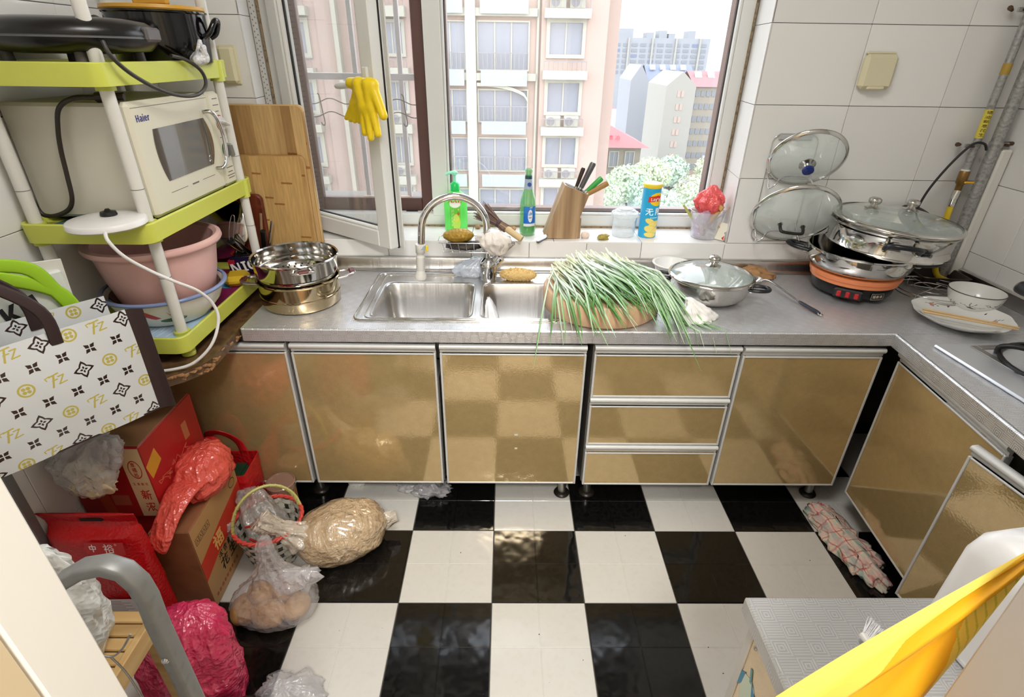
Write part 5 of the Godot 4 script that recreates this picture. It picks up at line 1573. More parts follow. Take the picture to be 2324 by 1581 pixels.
	for i in 3:
		var a := TAU * i / 3.0 + 0.5
		tg.tube([V(cos(a) * 0.125, 0.035, sin(a) * 0.125), V(-cos(a) * 0.06, 0.035, -sin(a) * 0.06)], 0.0018, 6)
		tg.tube(spline([V(cos(a) * 0.125, 0.036, sin(a) * 0.125), V(cos(a) * 0.128, 0.01, sin(a) * 0.128), V(cos(a) * 0.120, 0.002, sin(a) * 0.120), V(cos(a + 0.1) * 0.11, 0.006, sin(a + 0.1) * 0.11)], 3), 0.002, 6)
	put("wires", tg, mats.steel_smooth, tv)
	var dt := thing("baking_tray", "dark brown metal tray in the corner under the pipes", "tray", V(2.045, HC + 0.001, -0.575), -6.0)
	var rows := []
	for e in [[0.0, 0.002], [0.012, 0.04], [0.016, 0.042], [0.016, 0.044], [0.009, 0.043], [-0.003, 0.005]]:
		rows.append(ring3(rrect(0.15 + e[0] * 2, 0.12 + e[0] * 2, 0.012, 3), e[1]))
	var c := PackedVector3Array(); c.resize(rows[0].size()); c.fill(V(0, 0.005, 0)); rows.append(c)
	var c2 := PackedVector3Array(); c2.resize(rows[0].size()); c2.fill(V(0, 0.002, 0)); rows.push_front(c2)
	put("tray", G.new().surf(rows), mk("tray_brown", Color(0.26, 0.22, 0.20), 0.45, 0.5), dt)
	bowl_and_plate()
	# gas riser, branch and hose
	var zinc := ctex("zinc", 91, 0.03, [Color(0.46, 0.46, 0.45), Color(0.58, 0.58, 0.57), Color(0.68, 0.68, 0.67), Color(0.54, 0.53, 0.51)], 256)
	mk("zinc", Color(1, 1, 1), 0.45, 0.35, {"tex": zinc, "tri": 8.0})
	var a := thing("gas_pipe", "thin galvanized gas branch pipe with yellow tape and valve", "pipe", V(2.050, 0, -0.640))
	put("pipe", G.new().tube([V(0, 1.19, 0), V(0, 2.6, 0)], 0.0125, 16), mats.zinc, a)
	put("tape", G.new().tube([V(0, 1.305, 0), V(0, 1.40, 0)], 0.0133, 16), mk("tape_yellow", Color(0.86, 0.80, 0.30), 0.5, 0.0, {"tex": tape_print()}), a)
	put("tape", G.new().tube([V(0, 1.51, 0), V(0, 1.545, 0)], 0.0138, 16), mk("tape_old", Color(0.68, 0.56, 0.22), 0.6), a)
	var vb := put("valve", G.new().tube([V(0, 1.115, 0), V(0, 1.14, 0), V(0, 1.145, 0), V(0, 1.185, 0), V(0, 1.192, 0)], [0.011, 0.012, 0.017, 0.017, 0.013], 12), mk("brass", Color(0.55, 0.42, 0.22), 0.4, 0.6), a)
	put("valve_lever", G.new().box(V(0.022, 1.150, 0.014), V(0.045, 0.008, 0.012), 0.003), mk("lever_yellow", Color(0.93, 0.72, 0.20), 0.4), vb)
	put("white_thread", G.new().tube([V(0, 1.190, 0), V(0, 1.196, 0)], 0.0145, 16), mats.white_gloss, a)
	put("coupling", G.new().tube([V(0, 1.118, 0), V(-0.002, 1.10, 0.002), V(-0.004, 1.085, 0.004), V(-0.006, 1.07, 0.006)], [0.014, 0.015, 0.013, 0.014], 6), mats.steel_smooth, a)
	pipe_clamp(a, V(0, 1.278, 0), 0.0125, -1.0); pipe_clamp(a, V(0, 1.70, 0), 0.0125, -1.0)
	var hs := thing("gas_hose", "yellow gas hose running down from the valve", "hose", Vector3.ZERO)
	put("hose", G.new().tube(spline([V(2.043, 1.08, -0.634), V(2.044, 1.0, -0.63), V(2.052, 0.90, -0.62), V(2.058, 0.83, -0.61), V(2.075, 0.79, -0.60), V(2.10, 0.78, -0.55)], 6), 0.0105, 14), mk("hose_yellow", Color(0.88, 0.76, 0.16), 0.4), hs)
	put("ferrule", G.new().tube([V(2.0432, 1.088, -0.6345), V(2.0435, 1.06, -0.633)], 0.0125, 14), mats.steel_smooth, hs)
	var b := thing("riser_pipe", "thick galvanized riser pipe in the room corner", "pipe", V(2.105, 0, -0.618))
	put("pipe", G.new().tube([V(0, HC, 0), V(0, 2.6, 0)], 0.0195, 20), mats.zinc, b)
	pipe_clamp(b, V(0, 1.286, 0), 0.0195, 1.0)
	one("white_pipe", "white painted pipe boxing standing right of the riser pipe", "pipe", G.new().bb(V(2.126, HC + 0.001, -0.680), V(2.166, 1.27, -0.60), 0.006), mats.paint_white)
	one("electric_lead", "thin black power cord looping from the pipe clamp behind pots", "cord", G.new().tube(spline([V(2.075, 1.268, -0.615), V(2.050, 1.290, -0.605), V(2.015, 1.286, -0.612), V(1.972, 1.222, -0.62), V(1.930, 1.13, -0.625), V(1.912, 1.055, -0.625), V(1.915, 1.03, -0.62)], 6), 0.0042, 8), mk("cord_black", Color(0.10, 0.085, 0.075), 0.5))
	hob()

func tape_print() -> ImageTexture:
	var i := Image.create(64, 128, false, Image.FORMAT_RGB8)
	i.fill(Color(1, 1, 1))
	for k in 6:
		glyph(i, ["xin", "jia", "fu", "you", "hua", "sheng"][k], Vector2(4, 4 + k * 20), 16, 2, Color(0.5, 0.46, 0.2)); glyph(i, ["fu", "you", "xin", "jia", "hua", "sheng"][k], Vector2(36, 4 + k * 20), 16, 2, Color(0.5, 0.46, 0.2))
	return keep("tape_print", i)

func pipe_clamp(parent: Node, at: Vector3, r: float, side: float) -> void:
	var c := put("clamp", G.new().tube([at - V(0, 0.008, 0), at + V(0, 0.008, 0)], r + 0.003, 16).box(at + V(side * (r + 0.014), 0, 0), V(0.028, 0.014, 0.006), 0.002), mats.zinc, parent)
	put("bolt", G.new().tube([at + V(side * (r + 0.010), 0, -0.012), at + V(side * (r + 0.010), 0, 0.022)], 0.0045, 8).tube([at + V(side * (r + 0.022), 0, -0.03), at + V(side * (r + 0.055), 0.004, 0.0)], [0.005, 0.008], 8), mats.rust, c)

func bowl_and_plate() -> void:
	var twig := Image.create(1024, 256, false, Image.FORMAT_RGB8)
	twig.fill(Color(1, 1, 1))
	var rn := RandomNumberGenerator.new(); rn.seed = 44
	for k in 7:
		var o := Vector2(60 + k * 146, 210 - (k % 3) * 40)
		for s in 4:
			var p := [o]
			var d := Vector2(rn.randf_range(-1, 1), rn.randf_range(-1.2, -0.2)).normalized()
			for j in 4:
				p.append(p[-1] + d.rotated(rn.randf_range(-0.5, 0.5)) * rn.randf_range(14, 26))
			iline(twig, p, 3.4 - s * 0.5, Color(0.28, 0.22, 0.19))
			for j in 3: iell(twig, p[j + 2] + Vector2(rn.randf_range(-8, 8), rn.randf_range(-8, 8)), 5, 3.5, Color(0.34, 0.30, 0.28), 10)
		ipoly(twig, [o + Vector2(-26, -10), o + Vector2(-4, -20), o + Vector2(24, 2), o + Vector2(46, 10), o + Vector2(16, 14), o + Vector2(-14, 6)], Color(0.42, 0.33, 0.26)) if k % 2 == 0 else iell(twig, o + Vector2(4, -30), 12, 9, Color(0.80, 0.55, 0.50))
	keep("twig", twig)
	var b := thing("soup_bowl", "white china bowl painted with brown plum twigs", "bowl", V(1.985, HC + 0.001, -0.305))
	put("bowl", G.new().lathe(P2([0, 0.004, 0.040, 0.0, 0.044, 0.002, 0.044, 0.008, 0.058, 0.016, 0.073, 0.036, 0.081, 0.060, 0.084, 0.077, 0.0825, 0.078, 0.079, 0.060, 0.070, 0.036, 0.052, 0.016, 0, 0.012]), 56, 60.0), mats.white_gloss, b)
	var rows := []
	for e in [[0.0588, 0.0163], [0.0668, 0.026], [0.0736, 0.036], [0.0780, 0.048], [0.0814, 0.060], [0.0838, 0.074]]:
		var r := PackedVector3Array()
		for i in 65:
			var a := TAU * (1.0 - i / 64.0)
			r.append(V(cos(a) * (e[0] + 0.0004), e[1], sin(a) * (e[0] + 0.0004)))
		rows.append(r)
	put("painting", G.new().surf(rows, false, [], true), mk("bowl_twig", Color(0.90, 0.90, 0.885), 0.18, 0.0, {"tex": texs.twig}), b)
	put("rim_line", G.new().lathe(P2([0.0842, 0.0760, 0.0848, 0.0770, 0.0842, 0.0782, 0.0828, 0.0786, 0.0826, 0.0780]), 56), mk("line_brown", Color(0.25, 0.20, 0.17), 0.3), b)
	var p := thing("dinner_plate", "white scalloped china plate with flower print at worktop corner", "plate", V(1.868, HC + 0.001, -0.20))
	var wav := func(a: float, j: int) -> float: return 1.0 + (0.018 * sin(a * 10.0) if j > 3 and j < 8 else 0.0)
	put("plate", G.new().lathe(P2([0, 0.003, 0.070, 0.0, 0.076, 0.003, 0.100, 0.012, 0.126, 0.026, 0.142, 0.036, 0.143, 0.038, 0.125, 0.030, 0.096, 0.016, 0.070, 0.009, 0, 0.009]), 80, 60.0, Vector2.ONE, wav), mats.white_gloss, p)
	var pi := Image.create(512, 512, false, Image.FORMAT_RGB8)
	pi.fill(Color(1, 1, 1))
	for k in 12:
		var a := TAU * k / 12.0 + 0.3
		var c := Vector2(256, 256) + Vector2(cos(a), sin(a)) * rn.randf_range(120, 225)
		if k % 4 == 0:
			for j in 5: iell(pi, c + Vector2(cos(j * 1.256) * 9, sin(j * 1.256) * 9), 9, 8, Color(0.90, 0.66, 0.62), 12)
			for j in 3: iell(pi, c + Vector2(18 + j * 9, -14 + j * 12), 9, 3.5, Color(0.56, 0.60, 0.50), 10)
			iline(pi, [c, c + Vector2(-30, -10), c + Vector2(-52, -4)], 3, Color(0.5, 0.48, 0.42))
		else:
			iell(pi, c, 7, 4.5, Color(0.22, 0.20, 0.22), 10); iline(pi, [c, c + Vector2(11, -5)], 2, Color(0.35, 0.32, 0.32))
	keep("plate_print", pi)
	var g := G.new()
	var rr := [[0.0, 0.0094], [0.070, 0.0096], [0.096, 0.0166], [0.124, 0.0302]]
	for j in 3:
		for i in 48:
			var a0 := TAU * i / 48; var a1 := TAU * (i + 1) / 48
			var q := [V(cos(a0) * rr[j][0], rr[j][1], sin(a0) * rr[j][0]), V(cos(a1) * rr[j][0], rr[j][1], sin(a1) * rr[j][0]), V(cos(a1) * rr[j + 1][0], rr[j + 1][1], sin(a1) * rr[j + 1][0]), V(cos(a0) * rr[j + 1][0], rr[j + 1][1], sin(a0) * rr[j + 1][0])]
			var uv := []
			for e in q: uv.append(Vector2(0.5 + e.x * 3.6, 0.5 + e.z * 3.6))
			g.quad(q[3], q[2], q[1], q[0], 5, uv[3], uv[2], uv[1], uv[0])
	put("flower_print", g, mk("plate_flower", Color(0.90, 0.90, 0.885), 0.18, 0.0, {"tex": texs.plate_print}), p)
	for e in [[V(1.748, 0.812, -0.222), V(1.962, 0.812, -0.082), "pale wooden chopstick laid across the plate, nearer the bowl"], [V(1.737, 0.812, -0.200), V(1.948, 0.812, -0.070), "pale wooden chopstick laid across the plate, nearer its front edge"]]:
		one("chopstick", e[2], "chopstick", G.new().tube([e[0], e[1]], [0.0038, 0.0026], 8), mk("chopstick_wood", Color(0.84, 0.70, 0.48), 0.5), Transform3D.IDENTITY, "chopsticks on the plate")

func hob() -> void:
	var h := thing("gas_hob", "brushed steel gas hob sunk into the side worktop", "hob", V(0, HC, 0))
	var tr := T(1.662, 0.001, -0.028, 4.0)
	put("plate", G.new().bb(V(0, 0, 0), V(0.46, 0.010, 0.70), 0.004), mk("hob_steel", Color(0.86, 0.87, 0.89), 0.28, 0.75), h, tr)
	put("recess", bars_flat(0.10, 0.42, 0.02, 0.34, 0.022, 0.0102, 0.0125), mats.steel_dull, h, tr)
	put("burner", G.new().at(T(0.26, 0.011, 0.18)).lathe(P2([0, 0, 0.07, 0, 0.07, 0.012, 0.045, 0.014, 0.042, 0.022, 0, 0.022]), 32), mats.plastic_black, h, tr)
	var gr := G.new()
	for i in 4:
		var a := TAU * i / 4.0 + 0.78
		gr.tube(spline([V(0.26 + cos(a) * 0.16, 0.012, 0.18 + sin(a) * 0.16), V(0.26 + cos(a) * 0.158, 0.034, 0.18 + sin(a) * 0.158), V(0.26 + cos(a) * 0.12, 0.045, 0.18 + sin(a) * 0.12), V(0.26 + cos(a) * 0.05, 0.042, 0.18 + sin(a) * 0.05)], 4), 0.008, 8)
	var ring := []
	for i in 32: ring.append(V(0.26 + cos(TAU * i / 32) * 0.155, 0.015, 0.18 + sin(TAU * i / 32) * 0.155))
	gr.tube(ring, 0.007, 8, true)
	put("grate", gr, mk("cast_iron", Color(0.06, 0.055, 0.05), 0.45), h, tr)
	var w := thing("wok", "black wok on the gas hob, ribbed handle with steel cap", "wok", V(2.02, HC + 0.05, 0.19))
	put("bowl", G.new().lathe(P2([0, 0, 0.06, 0.004, 0.11, 0.03, 0.145, 0.075, 0.148, 0.075, 0.112, 0.034, 0.06, 0.008, 0, 0.004]), 44, 60.0), mk("wok_iron", Color(0.07, 0.07, 0.07), 0.4, 0.3), w)
	var d0 := V(-0.03, 0.075, -0.145); var d1 := V(-0.062, 0.108, -0.33)
	put("socket", G.new().tube([V(-0.02, 0.06, -0.13), d0.lerp(d1, 0.25)], [0.012, 0.014], 12), mats.steel_smooth, w)
	var pts := []; var rad := []
	for i in 23:
		pts.append(d0.lerp(d1, 0.2 + 0.8 * i / 22.0)); rad.append(0.0185 - (0.0028 if i % 2 == 1 and i < 17 else 0.0) + (0.0015 if i > 18 else 0.0))
	put("handle", G.new().tube(pts, rad, 20), mk("rubber_grey", Color(0.13, 0.14, 0.15), 0.5), w)
	var dn := (d1 - d0).normalized()
	put("handle_cap", G.new().tube([d1 - dn * 0.001, d1 + dn * 0.004, d1 + dn * 0.006], [0.0185, 0.0185, 0.014], 20), mats.steel_dull, w)
	put("hang_hole", G.new().tube([d1 + dn * 0.006, d1 + dn * 0.0068], 0.0035, 12), mats.ink, w)

func bars_flat(x0: float, x1: float, z0: float, z1: float, w: float, y0: float, y1: float) -> G:
	return G.new().bb(V(x0, y0, z0), V(x0 + w, y1, z1), 0.001).bb(V(x1 - w, y0, z0), V(x1, y1, z1), 0.001).bb(V(x0 + w, y0, z0), V(x1 - w, y1, z0 + w), 0.001).bb(V(x0 + w, y0, z1 - w), V(x1 - w, y1, z1), 0.001)

# ---------------------------------------------------------------- lids hung on the wall
func wall_lids() -> void:
	var r := thing("lid_rack", "thin chrome wire lid rack fixed to the tiled wall", "wire rack", V(0, 0, ZW))
	put("hanger", G.new().bb(V(1.340, 1.285, 0.001), V(1.466, 1.308, 0.008), 0.003), mk("hanger_clear", Color(0.80, 0.80, 0.80), 0.2, 0.5), r)
	var bk := []
	for p in rrect(0.17, 0.40, 0.03, 4): bk.append(V(1.405 + p.x, 1.105 + p.y, 0.006))
	put("back_frame", G.new().tube(bk, 0.0022, 6, true, false), mats.chrome, r)
	for y in [1.150, 0.945]:
		var x0 := 1.325; var x1 := 1.485
		put("hook", G.new().tube(spline([V(x0, y + 0.03, 0.006), V(x0 - 0.004, y - 0.02, 0.05), V(x0 - 0.004, y - 0.028, 0.062), V(x0 + 0.012, y - 0.012, 0.070), V(x0 + 0.04, y + 0.012, 0.058), V(x1 - 0.03, y + 0.012, 0.058), V(x1 - 0.006, y - 0.012, 0.070), V(x1 + 0.004, y - 0.028, 0.062), V(x1 + 0.004, y - 0.02, 0.05), V(x1, y + 0.03, 0.006)], 5), 0.003, 8), mats.chrome, r)
	wall_lid("glass_cover", "round glass lid with blue knob, upper one on the wall rack", V(1.421, 1.232, -0.598), 0.127, true)
	wall_lid("glass_cover", "round glass lid with black bow handle, lower one on the wall rack", V(1.427, 1.032, -0.590), 0.151, false)
	var k := thing("wall_socket", "cream waterproof socket cover on the tiled wall above the lids", "socket", V(1.625, 1.512, ZW))
	put("cover", G.new().box(V(0, 0, 0.016), V(0.115, 0.110, 0.034), 0.012), mk("cream_plastic", Color(0.86, 0.83, 0.70), 0.4), k)
	put("hinge", G.new().bb(V(-0.05, 0.054, 0.0), V(0.05, 0.062, 0.016), 0.003), mats.cream_plastic, k)
	put("lip", G.new().box(V(0, -0.050, 0.022), V(0.06, 0.012, 0.03), 0.004), mats.cream_plastic, k)
	var k2 := thing("wall_socket", "cream socket plate on the wall strip beside the window", "socket", V(-0.623, 1.506, ZW))
	put("cover", G.new().box(V(0, 0, 0.012), V(0.05, 0.112, 0.026), 0.008), mats.cream_plastic, k2)
	put("plate", G.new().box(V(-0.012, 0, 0.003), V(0.085, 0.122, 0.008), 0.003), mats.cream_plastic, k2)

func wall_lid(called: String, label: String, at: Vector3, r: float, blue: bool) -> void:
	var t := glass_lid(called, label, at, r, 0.03, [], Vector3(126, 0, 8), "glass lids on the wall rack")
	if blue:
		put("knob_base", G.new().at(T(0, 0.026, 0)).lathe(P2([0, 0, 0.028, 0, 0.028, 0.004, 0.016, 0.010, 0.014, 0.022, 0, 0.022]), 28), mats.steel_smooth, t)
		put("knob", G.new().at(T(0, 0.048, 0)).lathe(P2([0, 0, 0.017, 0, 0.020, 0.004, 0.019, 0.012, 0.012, 0.016, 0, 0.017]), 28), mk("knob_blue", Color(0.07, 0.16, 0.45), 0.25), t)
	else:
		put("handle", G.new().tube(spline([V(-0.042, 0.026, 0.03), V(-0.042, 0.050, 0.032), V(-0.03, 0.060, 0.034), V(0.03, 0.060, 0.034), V(0.042, 0.050, 0.032), V(0.042, 0.026, 0.03)], 5), 0.006, 8), mk("bow_black", Color(0.10, 0.09, 0.062), 0.4), t)
		put("rivet", G.new().at(T(-0.042, 0.025, 0.03)).lathe(P2([0, 0, 0.010, 0, 0.010, 0.003, 0, 0.004]), 16).at(T(0.042, 0.025, 0.03)).lathe(P2([0, 0, 0.010, 0, 0.010, 0.003, 0, 0.004]), 16), mats.steel_smooth, t)

# ---------------------------------------------------------------- shelf rack on the left
const PF := Vector2(-0.592, 0.042)
const PB := Vector2(-0.575, -0.47)

func rack() -> void:
	var r := thing("shelf_rack", "lime green plastic shelf rack with white metal posts", "shelf", V(0, 0.765, 0))
	var lime := mk("lime", Color(0.80, 0.82, 0.34), 0.35)
	var wm := mk("post_white", Color(0.86, 0.85, 0.82), 0.3)
	for p in [PF, PB, Vector2(-0.856, 0.070), Vector2(-0.856, -0.47)]:
		var g := G.new()
		g.tube([V(p.x, 0.03, p.y), V(p.x, 0.96, p.y)], 0.0150, 18)
		var po := put("post", g, wm, r)
		for y in [0.24, 0.475, 0.82]:
			put("joint_line", G.new().tube([V(p.x, y, p.y), V(p.x, y + 0.0016, p.y)], 0.0153, 18), mats.plastic_grey, po)
		put("foot", G.new().at(T(p.x, 0, p.y)).lathe(P2([0, 0.001, 0.019, 0.001, 0.020, 0.008, 0.017, 0.012, 0.020, 0.016, 0.020, 0.024, 0.017, 0.034, 0, 0.034]), 20), lime, po)
	for y in [0.032, 0.350, 0.710]:
		var cx := -0.722; var cz := -0.213; var w := 0.325; var d := 0.625
		var rows := []
		for e in [[0.0, y, 0.03], [0.001, y + 0.046, 0.03], [0.0, y + 0.049, 0.03], [-0.006, y + 0.049, 0.026], [-0.010, y + 0.036, 0.024], [-0.016, y + 0.032, 0.02]]:
			rows.append(ring3(rrect(w + e[0] * 2, d + e[0] * 2, e[2], 5), e[1], cx, cz))
		var c := PackedVector3Array(); c.resize(rows[0].size()); c.fill(V(cx, y + 0.032, cz)); rows.append(c)
		var sh := put("shelf", G.new().surf(rows, true, [0, 1, 1, 1, 2, 3]), lime, r)
		for p in [PF, PB, Vector2(-0.856, 0.070), Vector2(-0.856, -0.47)]:
			put("post_socket", G.new().tube([V(p.x, y - 0.010, p.y), V(p.x, y + 0.046, p.y)], 0.0215, 16), lime, sh)

func rack_things() -> void:
	# microwave, front to the right
	var m := thing("microwave", "cream microwave oven with round dials on the middle shelf", "microwave", V(-0.575, 1.150, -0.215), 90.0)
	var cr := mk("cream_enamel", Color(0.87, 0.85, 0.77), 0.28)
	put("body", G.new().bb(V(-0.228, 0.010, -0.312), V(0.228, 0.285, -0.026), 0.008), mk("enamel_side", Color(0.82, 0.80, 0.74), 0.35), m)
	for q in [[-0.19, -0.06], [0.19, -0.06], [-0.19, -0.27], [0.19, -0.27]]: put("foot", G.new().box(V(q[0], 0.006, q[1]), V(0.03, 0.012, 0.03), 0.003), mats.plastic_black, m)
	var door := put("door", G.new().bb(V(-0.230, 0.008, -0.028), V(0.160, 0.288, 0.0), 0.010), cr, m)
	var win := []
	for i in 13: win.append(Vector2(-0.162 + 0.013 * pow(absf(i / 12.0 * 2.0 - 0.8), 2.0), lerpf(0.220, 0.088, i / 12.0)))
	for i in 13: win.append(Vector2(0.134 - 0.027 * pow(absf(i / 12.0 * 2.0 - 1.0), 2.0), lerpf(0.090, 0.222, i / 12.0)))
	put("window", G.new().at(T(0, 0, 0.0002)).extrude(PackedVector2Array(win), 0.0014), mk("oven_glass", Color(0.50, 0.48, 0.45), 0.03, 0.62, {"spec": 0.9}), door)
	put("handle", G.new().tube(spline([V(0.119, 0.238, 0.0), V(0.126, 0.236, 0.020), V(0.142, 0.212, 0.026), V(0.152, 0.155, 0.028), V(0.142, 0.100, 0.026), V(0.126, 0.078, 0.020), V(0.119, 0.075, 0.0)], 5), 0.006, 10), mats.chrome, door)
	text("Haier", 0.022, mk("logo_blue", Color(0.18, 0.20, 0.48), 0.5), door, T(-0.181, 0.249, 0.0005), "brand_lettering", true, false)
	put("caption_line", G.new().box(V(-0.105, 0.058, 0.0003), V(0.085, 0.0012, 0.0008)).box(V(0.062, 0.059, 0.0003), V(0.075, 0.0012, 0.0008)).box(V(-0.018, 0.058, 0.0003), V(0.036, 0.004, 0.0006)), mk("caption_grey", Color(0.45, 0.42, 0.38), 0.6), door)
	put("seam", G.new().box(V(-0.034, 0.274, 0.0002), V(0.372, 0.0012, 0.0008)), mats.caption_grey, door)
	var cp := put("control_panel", G.new().bb(V(0.162, 0.008, -0.028), V(0.240, 0.288, 0.0), 0.010), cr, m)
	for e in [[0.197, Color(0.60, 0.24, 0.15), Color(0.86, 0.85, 0.84), true], [0.117, Color(0.16, 0.40, 0.18), Color(0.52, 0.52, 0.50), false]]:
		var kt := T(0.206, e[0], 0.0, 0, 90)
		var k := put("dial", G.new().at(kt).lathe(P2([0, 0, 0.021, 0, 0.021, 0.006, 0.018, 0.010, 0, 0.011]), 28), mk("dial%d" % int(e[0] * 1000), e[2], 0.3, 0.2), cp)
		put("dial_ring", G.new().at(kt).lathe(P2([0.021, 0, 0.0245, 0, 0.0245, 0.0015, 0.021, 0.0015]), 28), mk("ring%d" % int(e[0] * 1000), e[1], 0.4), k)
		put("dial_grip", G.new().at(T(0.206, e[0], 0.016, 0, 0, 70 if e[3] else 10)).box(V(0, 0, 0), V(0.009, 0.040, 0.018), 0.004), mats["dial%d" % int(e[0] * 1000)], k)
	for e in [[0.268, 0.03], [0.250, 0.036], [0.232, 0.02], [0.156, 0.034], [0.064, 0.044], [0.050, 0.030], [0.040, 0.048], [0.032, 0.040]]:
		put("caption", G.new().box(V(0.203, e[0], 0.0003), V(e[1], 0.0026, 0.0006)), mats.caption_grey, cp)
	one("power_cable", "dark brown microwave power cable hanging down its side", "cable", G.new().tube(spline([V(-0.60, 1.452, -0.03), V(-0.65, 1.448, 0.000), V(-0.69, 1.446, 0.022), V(-0.725, 1.425, 0.030), V(-0.745, 1.38, 0.030), V(-0.757, 1.33, 0.030), V(-0.765, 1.27, 0.030), V(-0.775, 1.21, 0.030), V(-0.80, 1.18, 0.030), V(-0.845, 1.168, 0.035), V(-0.868, 1.19, 0.036), V(-0.878, 1.30, 0.036), V(-0.882, 1.40, 0.036)], 6), 0.0055, 8), mk("cable_brown", Color(0.16, 0.13, 0.10), 0.5))
	one("plug", "dark plug lying on top of the microwave", "plug", G.new().box(V(0, 0.012, 0), V(0.05, 0.022, 0.03), 0.007).tube([V(0.025, 0.012, 0), V(0.04, 0.012, 0)], 0.008, 10), mk("plug_brown", Color(0.17, 0.12, 0.10), 0.5), T(-0.635, 1.435, -0.012, 12))
	# shelf liners
	one("shelf_liner", "teal and blue printed sheet lining the shelf under microwave", "sheet", G.new().box(V(0, 0, 0), V(0.24, 0.003, 0.56), 0.001), mk("liner_teal", Color(0.95, 0.95, 0.95), 0.4, 0.0, {"tex": ctex("liner", 101, 0.012, [Color(0.10, 0.22, 0.32), Color(0.16, 0.40, 0.50), Color(0.42, 0.44, 0.42), Color(0.10, 0.34, 0.36)], 128), "tri": 3.0}), T(-0.715, 1.1485, -0.213))
	var mi := Image.create(512, 512, false, Image.FORMAT_RGB8)
	mi.fill(Color(0.52, 0.10, 0.32))
	ipoly(mi, [Vector2(0, 360), Vector2(180, 400), Vector2(512, 330), Vector2(512, 512), Vector2(0, 512)], Color(0.70, 0.80, 0.90))
	for k in 9: iline(mi, [Vector2(20 + k * 50, 500), Vector2(50 + k * 50, 420), Vector2(70 + k * 48, 470)], 5, Color(0.90, 0.93, 0.97))
	for k in 6: iline(mi, [Vector2(40 + k * 60, 340 - k * 12), Vector2(70 + k * 60, 320 - k * 10)], 4, Color(0.80, 0.55, 0.66))
	iell(mi, Vector2(420, 130), 60, 40, Color(0.25, 0.65, 0.80)); iell(mi, Vector2(330, 60), 70, 40, Color(0.75, 0.16, 0.12))
	one("shelf_mat", "magenta printed mat lining the lowest rack shelf", "mat", flat_print(0.27, 0.56, 0.004), mk("mat_print", Color.WHITE, 0.35, 0.0, {"tex": keep("mat_print", mi)}), T(-0.715, 0.8305, -0.205))
	# basins
	var e := thing("enamel_basin", "white enamel wash basin with red lotus and blue rim", "basin", V(-0.690, 0.8335, -0.095))
	put("basin", G.new().lathe(P2([0, 0, 0.095, 0.0, 0.105, 0.004, 0.140, 0.045, 0.160, 0.092, 0.158, 0.094, 0.137, 0.048, 0.102, 0.008, 0, 0.004]), 64, 60.0), mk("enamel_white", Color(0.90, 0.89, 0.86), 0.12), e)
	put("rim", G.new().at(T(0, 0.094, 0)).lathe(P2([0.158, -0.003, 0.166, -0.005, 0.169, 0.0, 0.166, 0.005, 0.158, 0.004]), 64, 80.0), mk("rim_blue", Color(0.50, 0.56, 0.72), 0.15), e)
	var fi := Image.create(512, 256, false, Image.FORMAT_RGB8)
	fi.fill(Color(1, 1, 1))
	iell(fi, Vector2(290, 170), 70, 26, Color(0.28, 0.42, 0.20)); iell(fi, Vector2(320, 160), 40, 16, Color(0.52, 0.62, 0.36))
	for k in 5: ipoly(fi, [Vector2(290, 120), Vector2(262 + k * 16, 70 - (2 - absi(k - 2)) * 10), Vector2(280 + k * 14, 112)], Color(0.86, 0.22, 0.18) if k % 2 == 0 else Color(0.92, 0.48, 0.40))
	ipoly(fi, [Vector2(130, 40), Vector2(170, 50), Vector2(235, 130), Vector2(205, 140), Vector2(150, 96)], Color(0.84, 0.14, 0.12))
	iline(fi, [Vector2(290, 125), Vector2(284, 160)], 5, Color(0.30, 0.44, 0.22))
	var rows := []
	for q in [[0.1075, 0.006], [0.1245, 0.0245], [0.1407, 0.045], [0.1510, 0.068], [0.1595, 0.088]]:
		var rr := PackedVector3Array()
		for i in 33:
			var a := deg_to_rad(120.0) - i / 32.0 * 1.9
			rr.append(V(cos(a) * (q[0] + 0.0006), q[1], sin(a) * (q[0] + 0.0006)))
		rows.append(rr)
	put("flower_print", G.new().surf(rows, false, [], true), mk("enamel_flower", Color(0.90, 0.89, 0.86), 0.12, 0.0, {"tex": keep("enamel_flower", fi)}), e)
	one("steel_basin", "thin dark steel basin nested inside the enamel basin", "basin", G.new().lathe(P2([0, 0, 0.10, 0.0, 0.130, 0.04, 0.148, 0.078, 0.146, 0.079, 0.127, 0.042, 0.098, 0.003, 0, 0.003]), 56, 60.0), mats.steel_smooth, T(-0.690, 0.8425, -0.097))
	var pk := thing("pink_basin", "large pink plastic basin stacked in the enamel basin", "basin", V(-0.700, 0.876, -0.120), 0.0)
	put("basin", G.new().lathe(P2([0, 0, 0.105, 0.0, 0.118, 0.004, 0.128, 0.016, 0.148, 0.09, 0.162, 0.168, 0.176, 0.172, 0.181, 0.180, 0.179, 0.190, 0.168, 0.193, 0.157, 0.186, 0.142, 0.09, 0.120, 0.018, 0.100, 0.006, 0, 0.006]), 64, 45.0), mk("pink_plastic", Color(0.90, 0.72, 0.69), 0.28, 0.0, {"back": Color(0.25, 0.16, 0.15)}), pk)
	# round white warmer plate with knob and its cable
	var d := thing("coil_lid", "white round plate with black knob on the middle shelf edge", "warming plate", V(-0.648, 1.166, 0.108))
	put("plate", G.new().lathe(P2([0, 0, 0.084, 0.0, 0.087, 0.003, 0.086, 0.014, 0.082, 0.017, 0.04, 0.020, 0, 0.020]), 56, 50.0), mk("plate_white", Color(0.90, 0.89, 0.88), 0.3), d)
	put("knob", G.new().at(T(-0.004, 0.018, -0.02)).lathe(P2([0, 0, 0.017, 0, 0.019, 0.004, 0.017, 0.012, 0.008, 0.014, 0.004, 0.019, 0, 0.019]), 20), mats.plastic_black, d)
